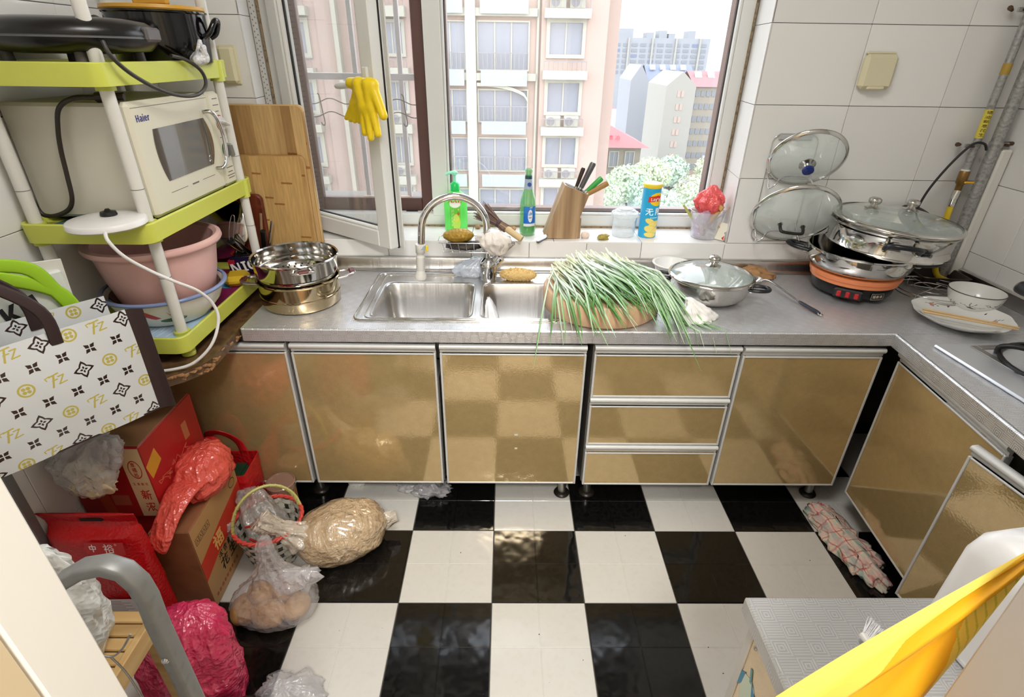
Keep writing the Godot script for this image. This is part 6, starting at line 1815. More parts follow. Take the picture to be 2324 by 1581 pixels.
	one("white_cable", "white cable hanging from the round plate down to worktop", "cable", G.new().tube(spline([V(-0.603, 1.172, 0.186), V(-0.592, 1.155, 0.20), V(-0.575, 1.115, 0.19), V(-0.545, 1.072, 0.165), V(-0.502, 1.034, 0.145), V(-0.478, 0.99, 0.10), V(-0.466, 0.94, 0.07), V(-0.463, 0.89, 0.07), V(-0.482, 0.83, 0.10), V(-0.530, 0.785, 0.125), V(-0.580, 0.774, 0.145), V(-0.64, 0.774, 0.16)], 6), 0.0042, 10), mk("cable_white", Color(0.88, 0.87, 0.86), 0.35))
	# top shelf
	var g := thing("electric_griddle", "black round electric griddle with closed lid on top shelf", "griddle", V(-0.705, 1.513, -0.060))
	put("base", G.new().lathe(P2([0, 0.030, 0.10, 0.026, 0.160, 0.032, 0.178, 0.048, 0.182, 0.058, 0, 0.058]), 56, 50.0), mk("griddle_black", Color(0.055, 0.045, 0.045), 0.28), g)
	put("seam", G.new().lathe(P2([0.176, 0.058, 0.180, 0.058, 0.180, 0.064, 0.176, 0.064]), 56), mats.plastic_grey, g)
	put("lid", G.new().lathe(P2([0, 0.063, 0.182, 0.063, 0.183, 0.068, 0.176, 0.084, 0.160, 0.094, 0.12, 0.100, 0, 0.102]), 56, 50.0), mats.griddle_black, g)
	put("latch", G.new().box(V(0.176, 0.068, -0.02), V(0.026, 0.03, 0.06), 0.005), mk("latch_grey", Color(0.36, 0.34, 0.34), 0.45), g)
	for a in 4: put("foot", G.new().at(T(cos(a * TAU / 4 + 0.9) * 0.13, 0, sin(a * TAU / 4 + 0.9) * 0.13)).lathe(P2([0, 0, 0.014, 0, 0.012, 0.035, 0, 0.035]), 14), mats.latch_grey, g)
	one("griddle_cord", "grey griddle cord looping below the top shelf", "cord", G.new().tube(spline([V(-0.555, 1.565, 0.06), V(-0.545, 1.535, 0.06), V(-0.535, 1.498, 0.02), V(-0.53, 1.460, -0.07), V(-0.53, 1.441, -0.17), V(-0.53, 1.442, -0.25), V(-0.53, 1.465, -0.30), V(-0.533, 1.499, -0.295), V(-0.545, 1.526, -0.25), V(-0.555, 1.536, -0.20)], 6), 0.0048, 8), mk("cord_grey", Color(0.20, 0.18, 0.17), 0.45))
	var p := thing("enamel_pot", "black enamel stock pot with loop handles on the top shelf", "pot", V(-0.665, 1.512, -0.375))
	put("body", G.new().lathe(P2([0, 0, 0.115, 0, 0.122, 0.006, 0.126, 0.06, 0.128, 0.125, 0.132, 0.128, 0.132, 0.132, 0.124, 0.132, 0.121, 0.06, 0, 0.01]), 56, 50.0), mk("enamel_black", Color(0.035, 0.03, 0.035), 0.1), p)
	for a in [10.0, 190.0]:
		put("handle", G.new().tube(spline([V(0.124, 0.070, -0.034), V(0.142, 0.082, -0.033), V(0.156, 0.108, -0.020), V(0.158, 0.114, 0.0), V(0.156, 0.108, 0.020), V(0.142, 0.082, 0.033), V(0.124, 0.070, 0.034)], 5), 0.0075, 10, false, true, 1.0, V(0, 0, 1)), mats.enamel_black, p, T(0, 0, 0, a))
	var yl := thing("wooden_cover", "round yellow wooden lid on the black enamel pot", "pot lid", V(-0.668, 1.6445, -0.375))
	put("disc", G.new().lathe(P2([0, 0, 0.128, 0, 0.131, 0.004, 0.129, 0.012, 0, 0.014]), 48), mk("lid_yellow", Color(0.80, 0.60, 0.20), 0.45), yl)
	put("grip", G.new().box(V(0, 0.026, 0), V(0.10, 0.024, 0.02), 0.006), mats.lid_yellow, yl)
	one("disposable_glove", "white crumpled plastic glove on the top shelf corner", "glove", nets([[V(0, 0.014, 0), V(0.03, 0.02, 0.0), 0.016, 0.018], [V(-0.03, 0.012, 0.01), V(0, 0.014, 0), 0.011, 0.016], [V(0.02, 0.025, 0), V(0.022, 0.06, -0.006), 0.014, 0.006], [V(0.0, 0.02, 0), V(-0.028, 0.04, 0.006), 0.010, 0.006], [V(0.035, 0.02, 0), V(0.05, 0.045, 0.0), 0.013, 0.008], [V(-0.01, 0.012, 0.01), V(0.04, 0.012, 0.02), 0.012, 0.012]], 0.004, 0.008), sheen_bag(Color(0.90, 0.90, 0.91), "glove_white"), T(-0.548, 1.512, -0.325, -40))
	one("napkin", "white crumpled napkin at the end of the top shelf", "napkin", lump(V(0.04, 0.03, 0.03), 64, 0.5, 30.0, 18, 0.7), mats.rag_white, T(-0.845, 1.46, 0.118))

func flat_print(w: float, d: float, th: float) -> G:
	var g := G.new()
	g.box(V(0, 0, 0), V(w, th, d), 0.001)
	g.quad(V(-w * 0.5, th * 0.5 + 0.0003, d * 0.5), V(w * 0.5, th * 0.5 + 0.0003, d * 0.5), V(w * 0.5, th * 0.5 + 0.0003, -d * 0.5), V(-w * 0.5, th * 0.5 + 0.0003, -d * 0.5))
	return g

func bamboo(key: String, seed_: int) -> ImageTexture:
	var img := Image.create(256, 512, false, Image.FORMAT_RGB8)
	var r := RandomNumberGenerator.new(); r.seed = seed_
	var nz := noise(seed_, 0.02)
	var x := 0
	while x < 256:
		var w := r.randi_range(18, 34)
		var c := Color(0.84, 0.71, 0.50).lerp(Color(0.60, 0.46, 0.28), r.randf())
		for i in range(x, mini(x + w, 256)):
			for y in 512:
				var k := 1.0 + 0.10 * nz.get_noise_2d(i * 7.0, y * 0.35) + 0.03 * sin(i * 2.1)
				img.set_pixel(i, y, Color(c.r * k, c.g * k, c.b * k))
		var yk := r.randi_range(20, 250)
		while yk < 512:
			if r.randf() < 0.6: ipoly(img, [Vector2(x, yk), Vector2(x + w, yk + 2), Vector2(x + w, yk + 9), Vector2(x, yk + 8)], Color(c.r * 0.78, c.g * 0.64, c.b * 0.5))
			yk += r.randi_range(150, 330)
		x += w
	return keep(key, img)

func board(called: String, label: String, w: float, h: float, th: float, m: Material, tr: Transform3D) -> void:
	var g := G.new()
	var poly := rrect(w, h, 0.022, 6)
	var n := poly.size()
	var f := PackedVector3Array(); var b := PackedVector3Array(); var f2 := PackedVector3Array(); var b2 := PackedVector3Array()
	for p in poly:
		f.append(V(p.x * (1.0 - 0.008 / w), p.y * (1.0 - 0.008 / h), th)); f2.append(V(p.x, p.y, th - 0.004)); b2.append(V(p.x, p.y, 0.004)); b.append(V(p.x * (1.0 - 0.008 / w), p.y * (1.0 - 0.008 / h), 0))
	g.surf([b, b2, f2, f], true, [], true)
	g.sg += 1
	for i in range(1, n - 1):
		var q := [f[0], f[i], f[i + 1]]
		var uv := []
		for e in q: uv.append(Vector2(0.5 + e.x / w, 0.5 - e.y / h))
		g.tri(q[0], q[1], q[2], g.sg, uv[0], uv[1], uv[2])
		g.tri(b[0], b[i + 1], b[i])
	one(called, label, "chopping board", g, m, tr, "chopping boards leaning at the wall")

func left_counter() -> void:
	# brown plank that continues the worktop
	var stone := ctex("plank", 111, 0.02, [Color(0.24, 0.17, 0.12), Color(0.36, 0.27, 0.19), Color(0.46, 0.35, 0.24), Color(0.28, 0.20, 0.14)], 256)
	var pl := PackedVector2Array([Vector2(XL + 0.002, 0.68), Vector2(-0.517, 0.68), Vector2(-0.517, 0.32), Vector2(-0.521, 0.144), Vector2(-0.515, -0.05), Vector2(-0.517, -0.075), Vector2(-0.530, -0.105), Vector2(-0.560, -0.145), Vector2(-0.60, -0.177), Vector2(-0.66, -0.20), Vector2(-0.74, -0.215), Vector2(XL + 0.002, -0.22)])
	var p := thing("plank", "brown worn board with chipped edge extending the worktop", "board")
	put("board", G.new().at(Transform3D(Basis(V(1, 0, 0), V(0, 0, -1), V(0, 1, 0)), V(0, 0.733, 0))).extrude(pl, 0.031), mk("plank_brown", Color(0.95, 0.93, 0.90), 0.35, 0.0, {"tex": stone, "tri": 3.0, "coat": 0.3}), p)
	var ch := G.new()
	var rn := RandomNumberGenerator.new(); rn.seed = 12
	for i in range(3, pl.size() - 2):
		var a := pl[i]; var b := pl[i + 1]
		for k in 6:
			var q := a.lerp(b, rn.randf())
			ch.box(V(q.x, 0.733 + rn.randf_range(0.006, 0.026), -q.y), V(rn.randf_range(0.006, 0.02), rn.randf_range(0.003, 0.008), rn.randf_range(0.006, 0.02)), 0.001)
	put("chipped_edge", ch, mk("chip_tan", Color(0.62, 0.46, 0.30), 0.8), p).set_meta("kind", "stuff")
	# boards
	mk("bamboo_big", Color(0.97, 0.95, 0.92), 0.45, 0.0, {"tex": bamboo("bamboo_a", 5)})
	mk("bamboo_small", Color(1.0, 0.97, 0.90), 0.42, 0.0, {"tex": bamboo("bamboo_b", 9)})
	board("cutting_board", "largest bamboo cutting board leaning by the window", 0.40, 0.61, 0.02, mats.bamboo_big, T(-0.585, 1.080, -0.664, 0, -0.6))
	board("cutting_board", "smaller bamboo cutting board leaning before the largest one", 0.36, 0.445, 0.018, mats.bamboo_small, T(-0.582, 0.996, -0.636, 0, -1.5))
	board("cutting_board", "dark reddish wooden cutting board behind the rack post", 0.24, 0.31, 0.02, mk("red_wood", Color(0.95, 0.9, 0.9), 0.4, 0.0, {"tex": ctex("red_wood", 121, 0.015, [Color(0.30, 0.12, 0.07), Color(0.42, 0.18, 0.10), Color(0.50, 0.25, 0.15), Color(0.28, 0.10, 0.06)], 128, Vector2(1, 8)), "tri": 4.0}), T(-0.690, 0.93, -0.600, 0, -3))
	one("steel_sheet", "curved steel lid leaning behind the pink basin", "lid", G.new().lathe(P2([0, 0.02, 0.06, 0.017, 0.11, 0.006, 0.125, 0.0, 0.127, 0.002, 0.112, 0.010, 0.06, 0.021, 0, 0.024]), 44, 60.0), mats.steel_smooth, T(-0.742, 0.985, -0.545, 0, 76))
	# black caddy with utensils
	var c := thing("utensil_caddy", "black plastic utensil caddy beside the steamer pot", "caddy", V(-0.60, 0.7655, -0.545), 6.0)
	var rows := []
	for e in [[0.0, 0.0], [0.012, 0.12], [0.016, 0.122], [0.008, 0.122], [-0.004, 0.005]]:
		rows.append(ring3(rrect(0.13 + e[0] * 2, 0.07 + e[0] * 2, 0.014, 3), e[1]))
	var c0 := PackedVector3Array(); c0.resize(rows[0].size()); c0.fill(V(0, 0.005, 0)); rows.append(c0)
	put("box", G.new().surf(rows), mats.plastic_black, c)
	var ut := [["kitchen_tool", "hollow steel tube handle sticking from the black caddy", V(-0.63, 0.86, -0.545), V(-0.655, 0.945, -0.47), 0.016, "steel_smooth"], ["kitchen_tool", "black handled knife with grey cap in the caddy", V(-0.62, 0.86, -0.555), V(-0.585, 0.985, -0.50), 0.013, "plastic_black"], ["kitchen_tool", "thin black handled peeler in the caddy", V(-0.585, 0.86, -0.55), V(-0.548, 0.975, -0.50), 0.009, "plastic_black"], ["kitchen_tool", "steel spoon handle reaching toward the window from caddy", V(-0.575, 0.86, -0.55), V(-0.535, 0.995, -0.56), 0.004, "steel_smooth"], ["kitchen_tool", "wooden chopstick end sticking up from the caddy", V(-0.60, 0.86, -0.57), V(-0.575, 1.02, -0.57), 0.005, "block_wood"]]
	for u in ut:
		var t := thing(u[0], u[1], "utensil", Vector3.ZERO, 0.0, "utensils in the black caddy")
		put("handle", G.new().tube([u[2], u[2].lerp(u[3], 0.6), u[3]], [u[4] * 0.85, u[4], u[4]], 14), mats[u[5]], t)
		var dd: Vector3 = (u[3] - u[2]).normalized()
		if u[4] > 0.012: put("cap", G.new().tube([u[3], u[3] + dd * 0.006], u[4] * (0.8 if u[5] == "steel_smooth" else 1.0), 14), mats.ink if u[5] == "steel_smooth" else mats.steel_dull, t)
	one("wire_whisk", "narrow steel wire loop standing behind the pink basin", "whisk", G.new().tube(spline([V(0, 0, 0), V(0.012, 0.06, 0), V(0.030, 0.105, 0), V(0.040, 0.108, 0), V(0.036, 0.085, 0), V(0.02, 0.03, 0), V(0.012, 0.0, 0)], 5), 0.0018, 6), mats.chrome, T(-0.665, 0.93, -0.47))
	# packets on the lowest shelf behind the basins
	var np := thing("snack_packet", "dark purple snack packet with white letters behind the basins", "packet", V(-0.60, 0.8345, -0.44), 10.0)
	put("pouch", G.new().at(T(0, 0, 0)).box(V(0, 0.032, 0), V(0.13, 0.064, 0.03), 0.012), mk("purple_foil", Color(0.11, 0.07, 0.18), 0.25), np)
	text("NICS", 0.05, mats.white_gloss, np, T(0.0, 0.034, 0.0155, 0, 0, 12), "lettering")
	put("patch", G.new().box(V(-0.05, 0.05, 0.0152), V(0.022, 0.016, 0.001)), mk("patch_red", Color(0.70, 0.12, 0.22), 0.3), np)
	one("yellow_packet", "shiny yellow food packet beside the enamel basin", "packet", G.new().box(V(0, 0.018, 0), V(0.075, 0.036, 0.09), 0.014), mk("yellow_foil", Color(0.80, 0.66, 0.16), 0.25), T(-0.600, 0.8345, -0.345, 18))

# ---------------------------------------------------------------- bags hung on the left wall
func monogram() -> ImageTexture:
	var w := 1060; var h := 583
	var img := Image.create(w, h, false, Image.FORMAT_RGB8)
	img.fill(Color(0.90, 0.91, 0.92))
	var br := Color(0.20, 0.13, 0.13); var go := Color(0.80, 0.74, 0.38)
	for j in range(-1, 9):
		for i in range(-1, 13):
			var c := Vector2(i * 112 + (j % 2) * 56 + 30, j * 88 + 40)
			var kind := posmod(i + j * 2 + (j / 2), 3) if j % 2 == 0 else 3
			if j % 2 == 1:
				for k in 4:
					var d := Vector2(0, -1).rotated(TAU * k / 4 + 0.785)
					var n := d.orthogonal()
					ipoly(img, [c + d * 3, c + d * 14 + n * 10, c + d * 31, c + d * 14 - n * 10], br)
				iell(img, c, 4, 4, Color(0.9, 0.9, 0.9), 10)
			elif kind == 0:
				var o := []
				for k in 16:
					var a := TAU * k / 16.0
					var q := 0.5 + 0.5 * absf(cos(2.0 * a))
					o.append(c + Vector2(cos(a), sin(a)) * (24 + 20 * pow(absf(cos(2.0 * a)), 3.0)))
				ipoly(img, o, br)
				var o2 := []
				for k in 16:
					var a := TAU * k / 16.0
					o2.append(c + Vector2(cos(a), sin(a)) * (17 + 14 * pow(absf(cos(2.0 * a)), 3.0)))
				ipoly(img, o2, Color(0.90, 0.91, 0.92))
				for k in 4:
					var d := Vector2(0, -1).rotated(TAU * k / 4)
					var n := d.orthogonal()
					ipoly(img, [c + d * 2, c + d * 9 + n * 5, c + d * 18, c + d * 9 - n * 5], br)
			elif kind == 1:
				iell(img, c, 32, 32, go); iell(img, c, 24, 24, Color(0.90, 0.91, 0.88))
				for k in 4:
					iell(img, c + Vector2(0, -12).rotated(TAU * k / 4 + 0.785), 8, 8, go, 12)
				iell(img, c, 5, 5, Color(0.9, 0.9, 0.88), 10)
			else:
				iline(img, [c + Vector2(-4, -26), c + Vector2(-20, 28)], 8, go)
				iline(img, [c + Vector2(-22, -24), c + Vector2(14, -30)], 7, go)
				iline(img, [c + Vector2(-14, -2), c + Vector2(4, -4)], 6, go)
				iline(img, [c + Vector2(10, -14), c + Vector2(32, -16), c + Vector2(6, 22), c + Vector2(36, 18)], 6, go)
				iline(img, [c + Vector2(-34, -10), c + Vector2(-38, -22), c + Vector2(-20, -28)], 5, go)
	return keep("monogram", img)

func hanging_bags() -> void:
	var L := V(-0.833, 0.75, 0.70)
	var b := thing("shopping_bag", "white shopping bag printed with brown flowers and gold letters", "bag", L, 53.8)
	var w := 0.50; var h := 0.275; var d := 0.11
	var rows := []
	for j in 9:
		var r := PackedVector3Array()
		for i in 15:
			var u := i / 14.0; var v := j / 8.0
			r.append(V(u * w, v * h, 0.014 * sin(u * PI) * sin(v * PI) + 0.002 * sin(u * 17.0 + v * 5.0)))
		rows.append(r)
	put("front_panel", G.new().sheet(rows, 0.0015), mk("monogram", Color.WHITE, 0.25, 0.0, {"tex": monogram(), "coat": 0.3}), b)
	rows = []
	for j in 9:
		var r := PackedVector3Array()
		for i in 7:
			var u := i / 6.0; var v := j / 8.0
			r.append(V(w + u * 0.030 + 0.004 * sin(u * PI) * (1.0 - 1.6 * v), v * h - u * 0.004, u * 0.016 - 0.004 * sin(u * PI)))
		rows.append(r)
	put("gusset", G.new().sheet(rows, 0.0015), mk("bag_brown", Color(0.21, 0.14, 0.14), 0.45), b)
	rows = []
	for j in 9:
		var r := PackedVector3Array()
		for i in 15:
			r.append(V(w - i / 14.0 * w, j / 8.0 * h * 1.02, -d - 0.008 * sin(i / 14.0 * PI)))
		rows.append(r)
	put("back_panel", G.new().sheet(rows, 0.0015), mats.monogram, b)
	put("base", G.new().bb(V(0, 0.0, -d), V(w, 0.004, 0.0)), mats.bag_brown, b)
	for z in [0.002, -d - 0.004]:
		put("strap", G.new().tube(spline([V(0.36, h - 0.03, z), V(0.355, h + 0.05, z), V(0.29, h + 0.125, z * 0.7 - 0.02), V(0.20, h + 0.16, z * 0.5 - 0.03), V(0.10, h + 0.13, z * 0.7 - 0.02), V(0.06, h + 0.05, z), V(0.055, h - 0.03, z)], 6), 0.012, 8, false, true, 0.12, V(0, 0, 1)), mats.bag_brown, b)
	one("wall_hook", "small steel wall hook carrying the printed shopping bag", "hook", G.new().tube(spline([V(-0.887, 1.19, 0.62), V(-0.80, 1.175, 0.60), V(-0.66, 1.165, 0.56), V(-0.60, 1.178, 0.545)], 4), 0.005, 8), mats.steel_smooth)
	# green and white carrier behind it
	var g := thing("carrier_bag", "lime green and white carrier bag behind the printed bag", "bag", V(-0.845, 0.80, 0.50), 60.0)
	rows = []
	for j in 7:
		var r := PackedVector3Array()
		for i in 11:
			r.append(V(i / 10.0 * 0.33, j / 6.0 * 0.20, 0.012 * sin(i / 10.0 * PI) + 0.003 * sin(i * 2.3 + j)))
		rows.append(r)
	put("front_panel", G.new().sheet(rows, 0.0015), mk("lime_cloth", Color(0.62, 0.80, 0.14), 0.7), g)
	put("band", G.new().bb(V(0.0, 0.20, -0.02), V(0.30, 0.30, 0.004), 0.004), mk("bag_white", Color(0.87, 0.88, 0.86), 0.4), g)
	for e in [[0.10, 0.0], [0.17, 0.05]]:
		put("strap", G.new().tube(spline([V(0.30, 0.18, 0.008), V(0.27, 0.26, 0.014), V(e[0] + 0.06, 0.33, 0.02), V(e[0] - 0.06, 0.36, 0.01), V(e[0] - 0.14, 0.35, -0.02)], 6), 0.015, 8, false, true, 0.12, V(0, 0, 1)), mats.lime_cloth, g)
	text("KU", 0.06, mats.ink, g, T(0.20, 0.235, 0.006, 0, 0, 12), "lettering")
	text("ZN", 0.04, mats.ink, g, T(0.12, 0.235, 0.006, 0, 0, 12), "lettering")
	one("paper_sheet", "plain white paper sheet standing behind the carrier bag", "paper", G.new().box(V(0, 0, 0), V(0.10, 0.17, 0.004), 0.001), mk("paper", Color(0.88, 0.87, 0.84), 0.5), T(-0.735, 1.04, 0.265, 42, 0, -3))

# ---------------------------------------------------------------- clutter on the floor
func print_quad(parent: Node, called: String, m: Material, a: Vector3, b: Vector3, c: Vector3, d: Vector3, off := 0.0006) -> void:
	# a lower left, b lower right, c upper right, d upper left, seen from outside
	var n := (b - a).cross(d - a).normalized() * off
	put(called, G.new().quad(a + n, b + n, c + n, d + n), m, parent)

func floor_things() -> void:
	var red := mk("carton_red", Color(0.66, 0.10, 0.10), 0.35, 0.0, {"tex": ctex("red_wear", 131, 0.015, [Color(0.82, 0.80, 0.80), Color(1, 1, 1), Color(1, 1, 1), Color(0.90, 0.86, 0.84)], 128), "tri": 3.0})
	# gift boxes by the wall
	var lo := thing("gift_box", "lower red gift box against the wall behind the rice sack", "box", V(-0.793, 0, 0.135), 0.0, "red gift boxes by the wall")
	put("box", G.new().bb(V(-0.09, 0.001, -0.13), V(0.09, 0.342, 0.13), 0.003), red, lo)
	var gb := thing("gift_box", "upper red gift box with cream label strip and barcode", "box", V(-0.772, 0.344, 0.135), 0.0, "red gift boxes by the wall")
	put("box", G.new().bb(V(-0.112, 0, -0.135), V(0.112, 0.256, 0.135), 0.003), red, gb)
	put("flap", G.new().bb(V(-0.11, 0.256, -0.13), V(0.11, 0.259, 0.13), 0.001), mk("kraft", Color(0.56, 0.40, 0.26), 0.7), gb)
	var li := Image.create(192, 640, false, Image.FORMAT_RGB8)
	li.fill(Color(0.83, 0.72, 0.55))
	iell(li, Vector2(96, 190), 60, 84, Color(0.66, 0.18, 0.14)); iell(li, Vector2(96, 190), 52, 74, Color(0.83, 0.72, 0.55))
	for k in 3: glyph(li, ["jia", "fu", "yu"][k], Vector2(68, 122 + k * 48), 44, 5, Color(0.66, 0.18, 0.14))
	for k in 4: glyph(li, ["sheng", "jia", "xin", "hua"][k], Vector2(24 + k * 38, 310), 28, 3, Color(0.62, 0.22, 0.16))
	glyph(li, "xin", Vector2(60, 380), 96, 10, Color(0.70, 0.16, 0.12)); glyph(li, "nong", Vector2(60, 500), 96, 10, Color(0.70, 0.16, 0.12))
	var lm := mk("label_strip", Color.WHITE, 0.5, 0.0, {"tex": keep("label_strip", li)})
	print_quad(gb, "label_strip", lm, V(0.052, 0.004, 0.135), V(0.110, 0.004, 0.135), V(0.110, 0.252, 0.135), V(0.052, 0.252, 0.135))
	var bi := Image.create(256, 192, false, Image.FORMAT_RGB8)
	bi.fill(Color(0.60, 0.09, 0.09))
	ipoly(bi, [Vector2(60, 0), Vector2(110, 0), Vector2(150, 192), Vector2(100, 192)], Color(0.68, 0.24, 0.08))
	for k in 8: bi.fill_rect(Rect2i(10, 14 + k * 12, 70 + (k * 37) % 40, 3), Color(0.66, 0.28, 0.18))
	for k in 26: bi.fill_rect(Rect2i(150 + k * 3, 130, 1 + (k * 7) % 2, 30), Color(0.70, 0.50, 0.36))
	print_quad(gb, "front_print", mk("box_front", Color.WHITE, 0.4, 0.0, {"tex": keep("box_front", bi)}), V(-0.11, 0.004, 0.135), V(0.050, 0.004, 0.135), V(0.050, 0.252, 0.135), V(-0.11, 0.252, 0.135))
	var si := Image.create(256, 256, false, Image.FORMAT_RGB8)
	si.fill(Color(0.66, 0.10, 0.11))
	for k in 5:
		var rn0 := RandomNumberGenerator.new(); rn0.seed = 60 + k
		var p := [Vector2(40 + k * 22, 150)]
		for q in 6: p.append(p[-1] + Vector2(rn0.randf_range(-16, 22), rn0.randf_range(-18, 18)))
		iline(si, p, 2, Color(0.78, 0.50, 0.36))
	si.fill_rect(Rect2i(176, 60, 26, 60), Color(0.72, 0.42, 0.28))
	ipoly(si, [Vector2(0, 70), Vector2(50, 40), Vector2(62, 92), Vector2(10, 120)], Color(0.80, 0.58, 0.16))
	print_quad(gb, "side_print", mk("box_side", Color.WHITE, 0.35, 0.0, {"tex": keep("box_side", si)}), V(0.112, 0.003, 0.134), V(0.112, 0.003, -0.134), V(0.112, 0.253, -0.134), V(0.112, 0.253, 0.134))
	# translucent bag of dried noodles hanging over the box
	var nb := thing("noodle_bag", "clear bag of pale dried noodles over the red box front", "plastic bag", V(-0.775, 0.478, 0.325))
	put("film", soft([[0.0, 0.01, 0.008, 0.005, 0.0, 0.1], [0.03, 0.05, 0.03, 0.0, 0, 0.1], [0.08, 0.075, 0.042, 0.0, 0, 0.12], [0.13, 0.085, 0.045, 0.015, 0, 0.18], [0.17, 0.07, 0.03, 0.04, 0, 0.25], [0.20, 0.045, 0.016, 0.065, 0.0, 0.3]], 91, 0.016, 24.0, 60, 9), film(Color(0.90, 0.90, 0.91), 0.36), nb)
	put("noodles", lump(V(0.055, 0.05, 0.028), 92, 0.5, 40.0, 22, 0.9), mk("noodle", Color(0.80, 0.73, 0.60), 0.7), nb, T(0, 0.012, 0))
	# oil carton
	var c := thing("oil_carton", "brown cardboard carton of cooking oil with red band and black print", "box", V(-0.632, 0, 0.172), 2.0)
	put("box", G.new().bb(V(-0.058, 0.001, -0.152), V(0.058, 0.334, 0.152), 0.003), mk("cardboard", Color(0.58, 0.38, 0.24), 0.65, 0.0, {"tex": ctex("card", 141, 0.02, [Color(0.88, 0.86, 0.84), Color(1, 1, 1), Color(0.95, 0.94, 0.92)], 128), "tri": 3.0}), c)
	var ci := Image.create(640, 700, false, Image.FORMAT_RGB8)
	ci.fill(Color(0.72, 0.56, 0.36))
	ipoly(ci, [Vector2(0, 290), Vector2(300, 220), Vector2(640, 160), Vector2(640, 330), Vector2(420, 400), Vector2(200, 400), Vector2(0, 450)], Color(0.78, 0.20, 0.12))
	for k in 4:
		iline(ci, [Vector2(24 + k * 46, 96), Vector2(62 + k * 46, 96), Vector2(62 + k * 46, 146), Vector2(24 + k * 46, 146)], 4, Color(0.20, 0.14, 0.10), true)
		iline(ci, [Vector2(34 + k * 46, 136), Vector2(43 + k * 46, 108), Vector2(53 + k * 46, 136)], 4, Color(0.20, 0.14, 0.10))
	glyph(ci, "fu", Vector2(170, 250), 130, 15, Color(0.88, 0.72, 0.42))
	for k in 3: glyph(ci, ["nong", "xiang", "xin"][k], Vector2(180 + k * 66, 404), 58, 7, Color(0.10, 0.08, 0.07))
	for k in 3: glyph(ci, ["hua", "sheng", "you"][k], Vector2(180 + k * 118, 468), 104, 13, Color(0.10, 0.08, 0.07))
	iline(ci, [Vector2(420, 470), Vector2(540, 470), Vector2(540, 560), Vector2(420, 560)], 7, Color(0.10, 0.08, 0.07), true)
	for k in 9: glyph(ci, ["jia", "xin", "fu"][k % 3], Vector2(40 + k * 38, 620), 32, 4, Color(0.60, 0.26, 0.16))
	iell(ci, Vector2(560, 110), 44, 36, Color(0.20, 0.14, 0.10)); iell(ci, Vector2(560, 110), 38, 30, Color(0.72, 0.56, 0.36))
	print_quad(c, "side_print", mk("oil_print", Color.WHITE, 0.55, 0.0, {"tex": keep("oil_print", ci)}), V(0.058, 0.004, 0.151), V(0.058, 0.004, -0.151), V(0.058, 0.332, -0.151), V(0.058, 0.332, 0.151))
	# red plastic bag on the carton
	var rb := thing("red_plastic_bag", "coral red plastic bag knotted on top of the carton", "plastic bag", V(-0.612, 0.3355, 0.12))
	put("bag", soft([[0.0, 0.060, 0.085, 0, 0.0, 0.03], [0.03, 0.078, 0.105, 0, 0.0, 0.03], [0.075, 0.075, 0.10, 0, -0.005, 0.04], [0.11, 0.055, 0.075, 0, -0.01, 0.07], [0.128, 0.022, 0.03, 0.0, -0.012, 0.15]], 95, 0.014, 20.0, 64, 13), sheen_bag(Color(0.93, 0.36, 0.31), "bag_coral"), rb)
	put("tail", G.new().tube(spline([V(0.0, 0.06, 0.05), V(0.0, 0.075, 0.12), V(-0.005, 0.05, 0.19), V(-0.02, 0.0, 0.235), V(-0.03, -0.03, 0.24)], 5), [0.05, 0.05, 0.05, 0.05, 0.048, 0.046, 0.044, 0.042, 0.04, 0.038, 0.036, 0.036, 0.036, 0.036, 0.036, 0.036, 0.034, 0.032, 0.03, 0.026, 0.02], 16, false, true, 0.3), mats.bag_coral, rb)
	# red tote with a green box in it
	var tb := thing("red_tote", "red non-woven gift tote with long handles by the cabinet", "bag", V(-0.658, 0, -0.050), 2.0)
	var rows := []
	for e in [[0.0, 0.001], [0.002, 0.13], [0.006, 0.27]]:
		rows.append(ring3(rrect(0.19 + e[0] * 2, 0.125 + e[0] * 2, 0.008, 2), e[1]))
	for e in [[0.004, 0.27], [-0.002, 0.02]]:
		rows.append(ring3(rrect(0.19 + e[0] * 2, 0.125 + e[0] * 2, 0.008, 2), e[1]))
	put("body", G.new().surf(rows, true, [0, 0, 1, 2]), mk("tote_red", Color(0.80, 0.10, 0.13), 0.4, 0.0, {"nrm": ntex("crumple_n", 51, 0.02, 12.0, 256, true), "ns": 0.25, "tri": 3.0}), tb)
	for s in [-1.0, 1.0]:
		put("strap", G.new().tube(spline([V(-0.05, 0.20, 0.067 * s), V(-0.055, 0.30, 0.062 * s), V(-0.04, 0.37, 0.03 * s - 0.01), V(0.01, 0.375, 0.025 * s - 0.01), V(0.045, 0.31, 0.060 * s), V(0.05, 0.20, 0.067 * s)], 6), 0.015, 8, false, true, 0.12, V(0, 0, 1)), mats.tote_red, tb)
	put("gold_mark", G.new().at(T(0.1005, 0.12, 0.02, 90)).extrude(rrect(0.03, 0.06, 0.014), 0.001), mk("gold_ink", Color(0.76, 0.55, 0.22), 0.35, 0.4), tb)
	one("tea_box", "dark green tin box inside the red tote", "tin", G.new().box(V(0, 0.11, 0), V(0.15, 0.20, 0.085), 0.012).box(V(0.035, 0.213, 0.0), V(0.06, 0.004, 0.07), 0.001), mk("tin_green", Color(0.10, 0.24, 0.15), 0.4), T(-0.658, 0.026, -0.052, 2))
	# tin with clear lid
	var tn := thing("round_tin", "tall round cardboard tin with clear lid by the cabinet", "tin", V(-0.480, 0, -0.066))
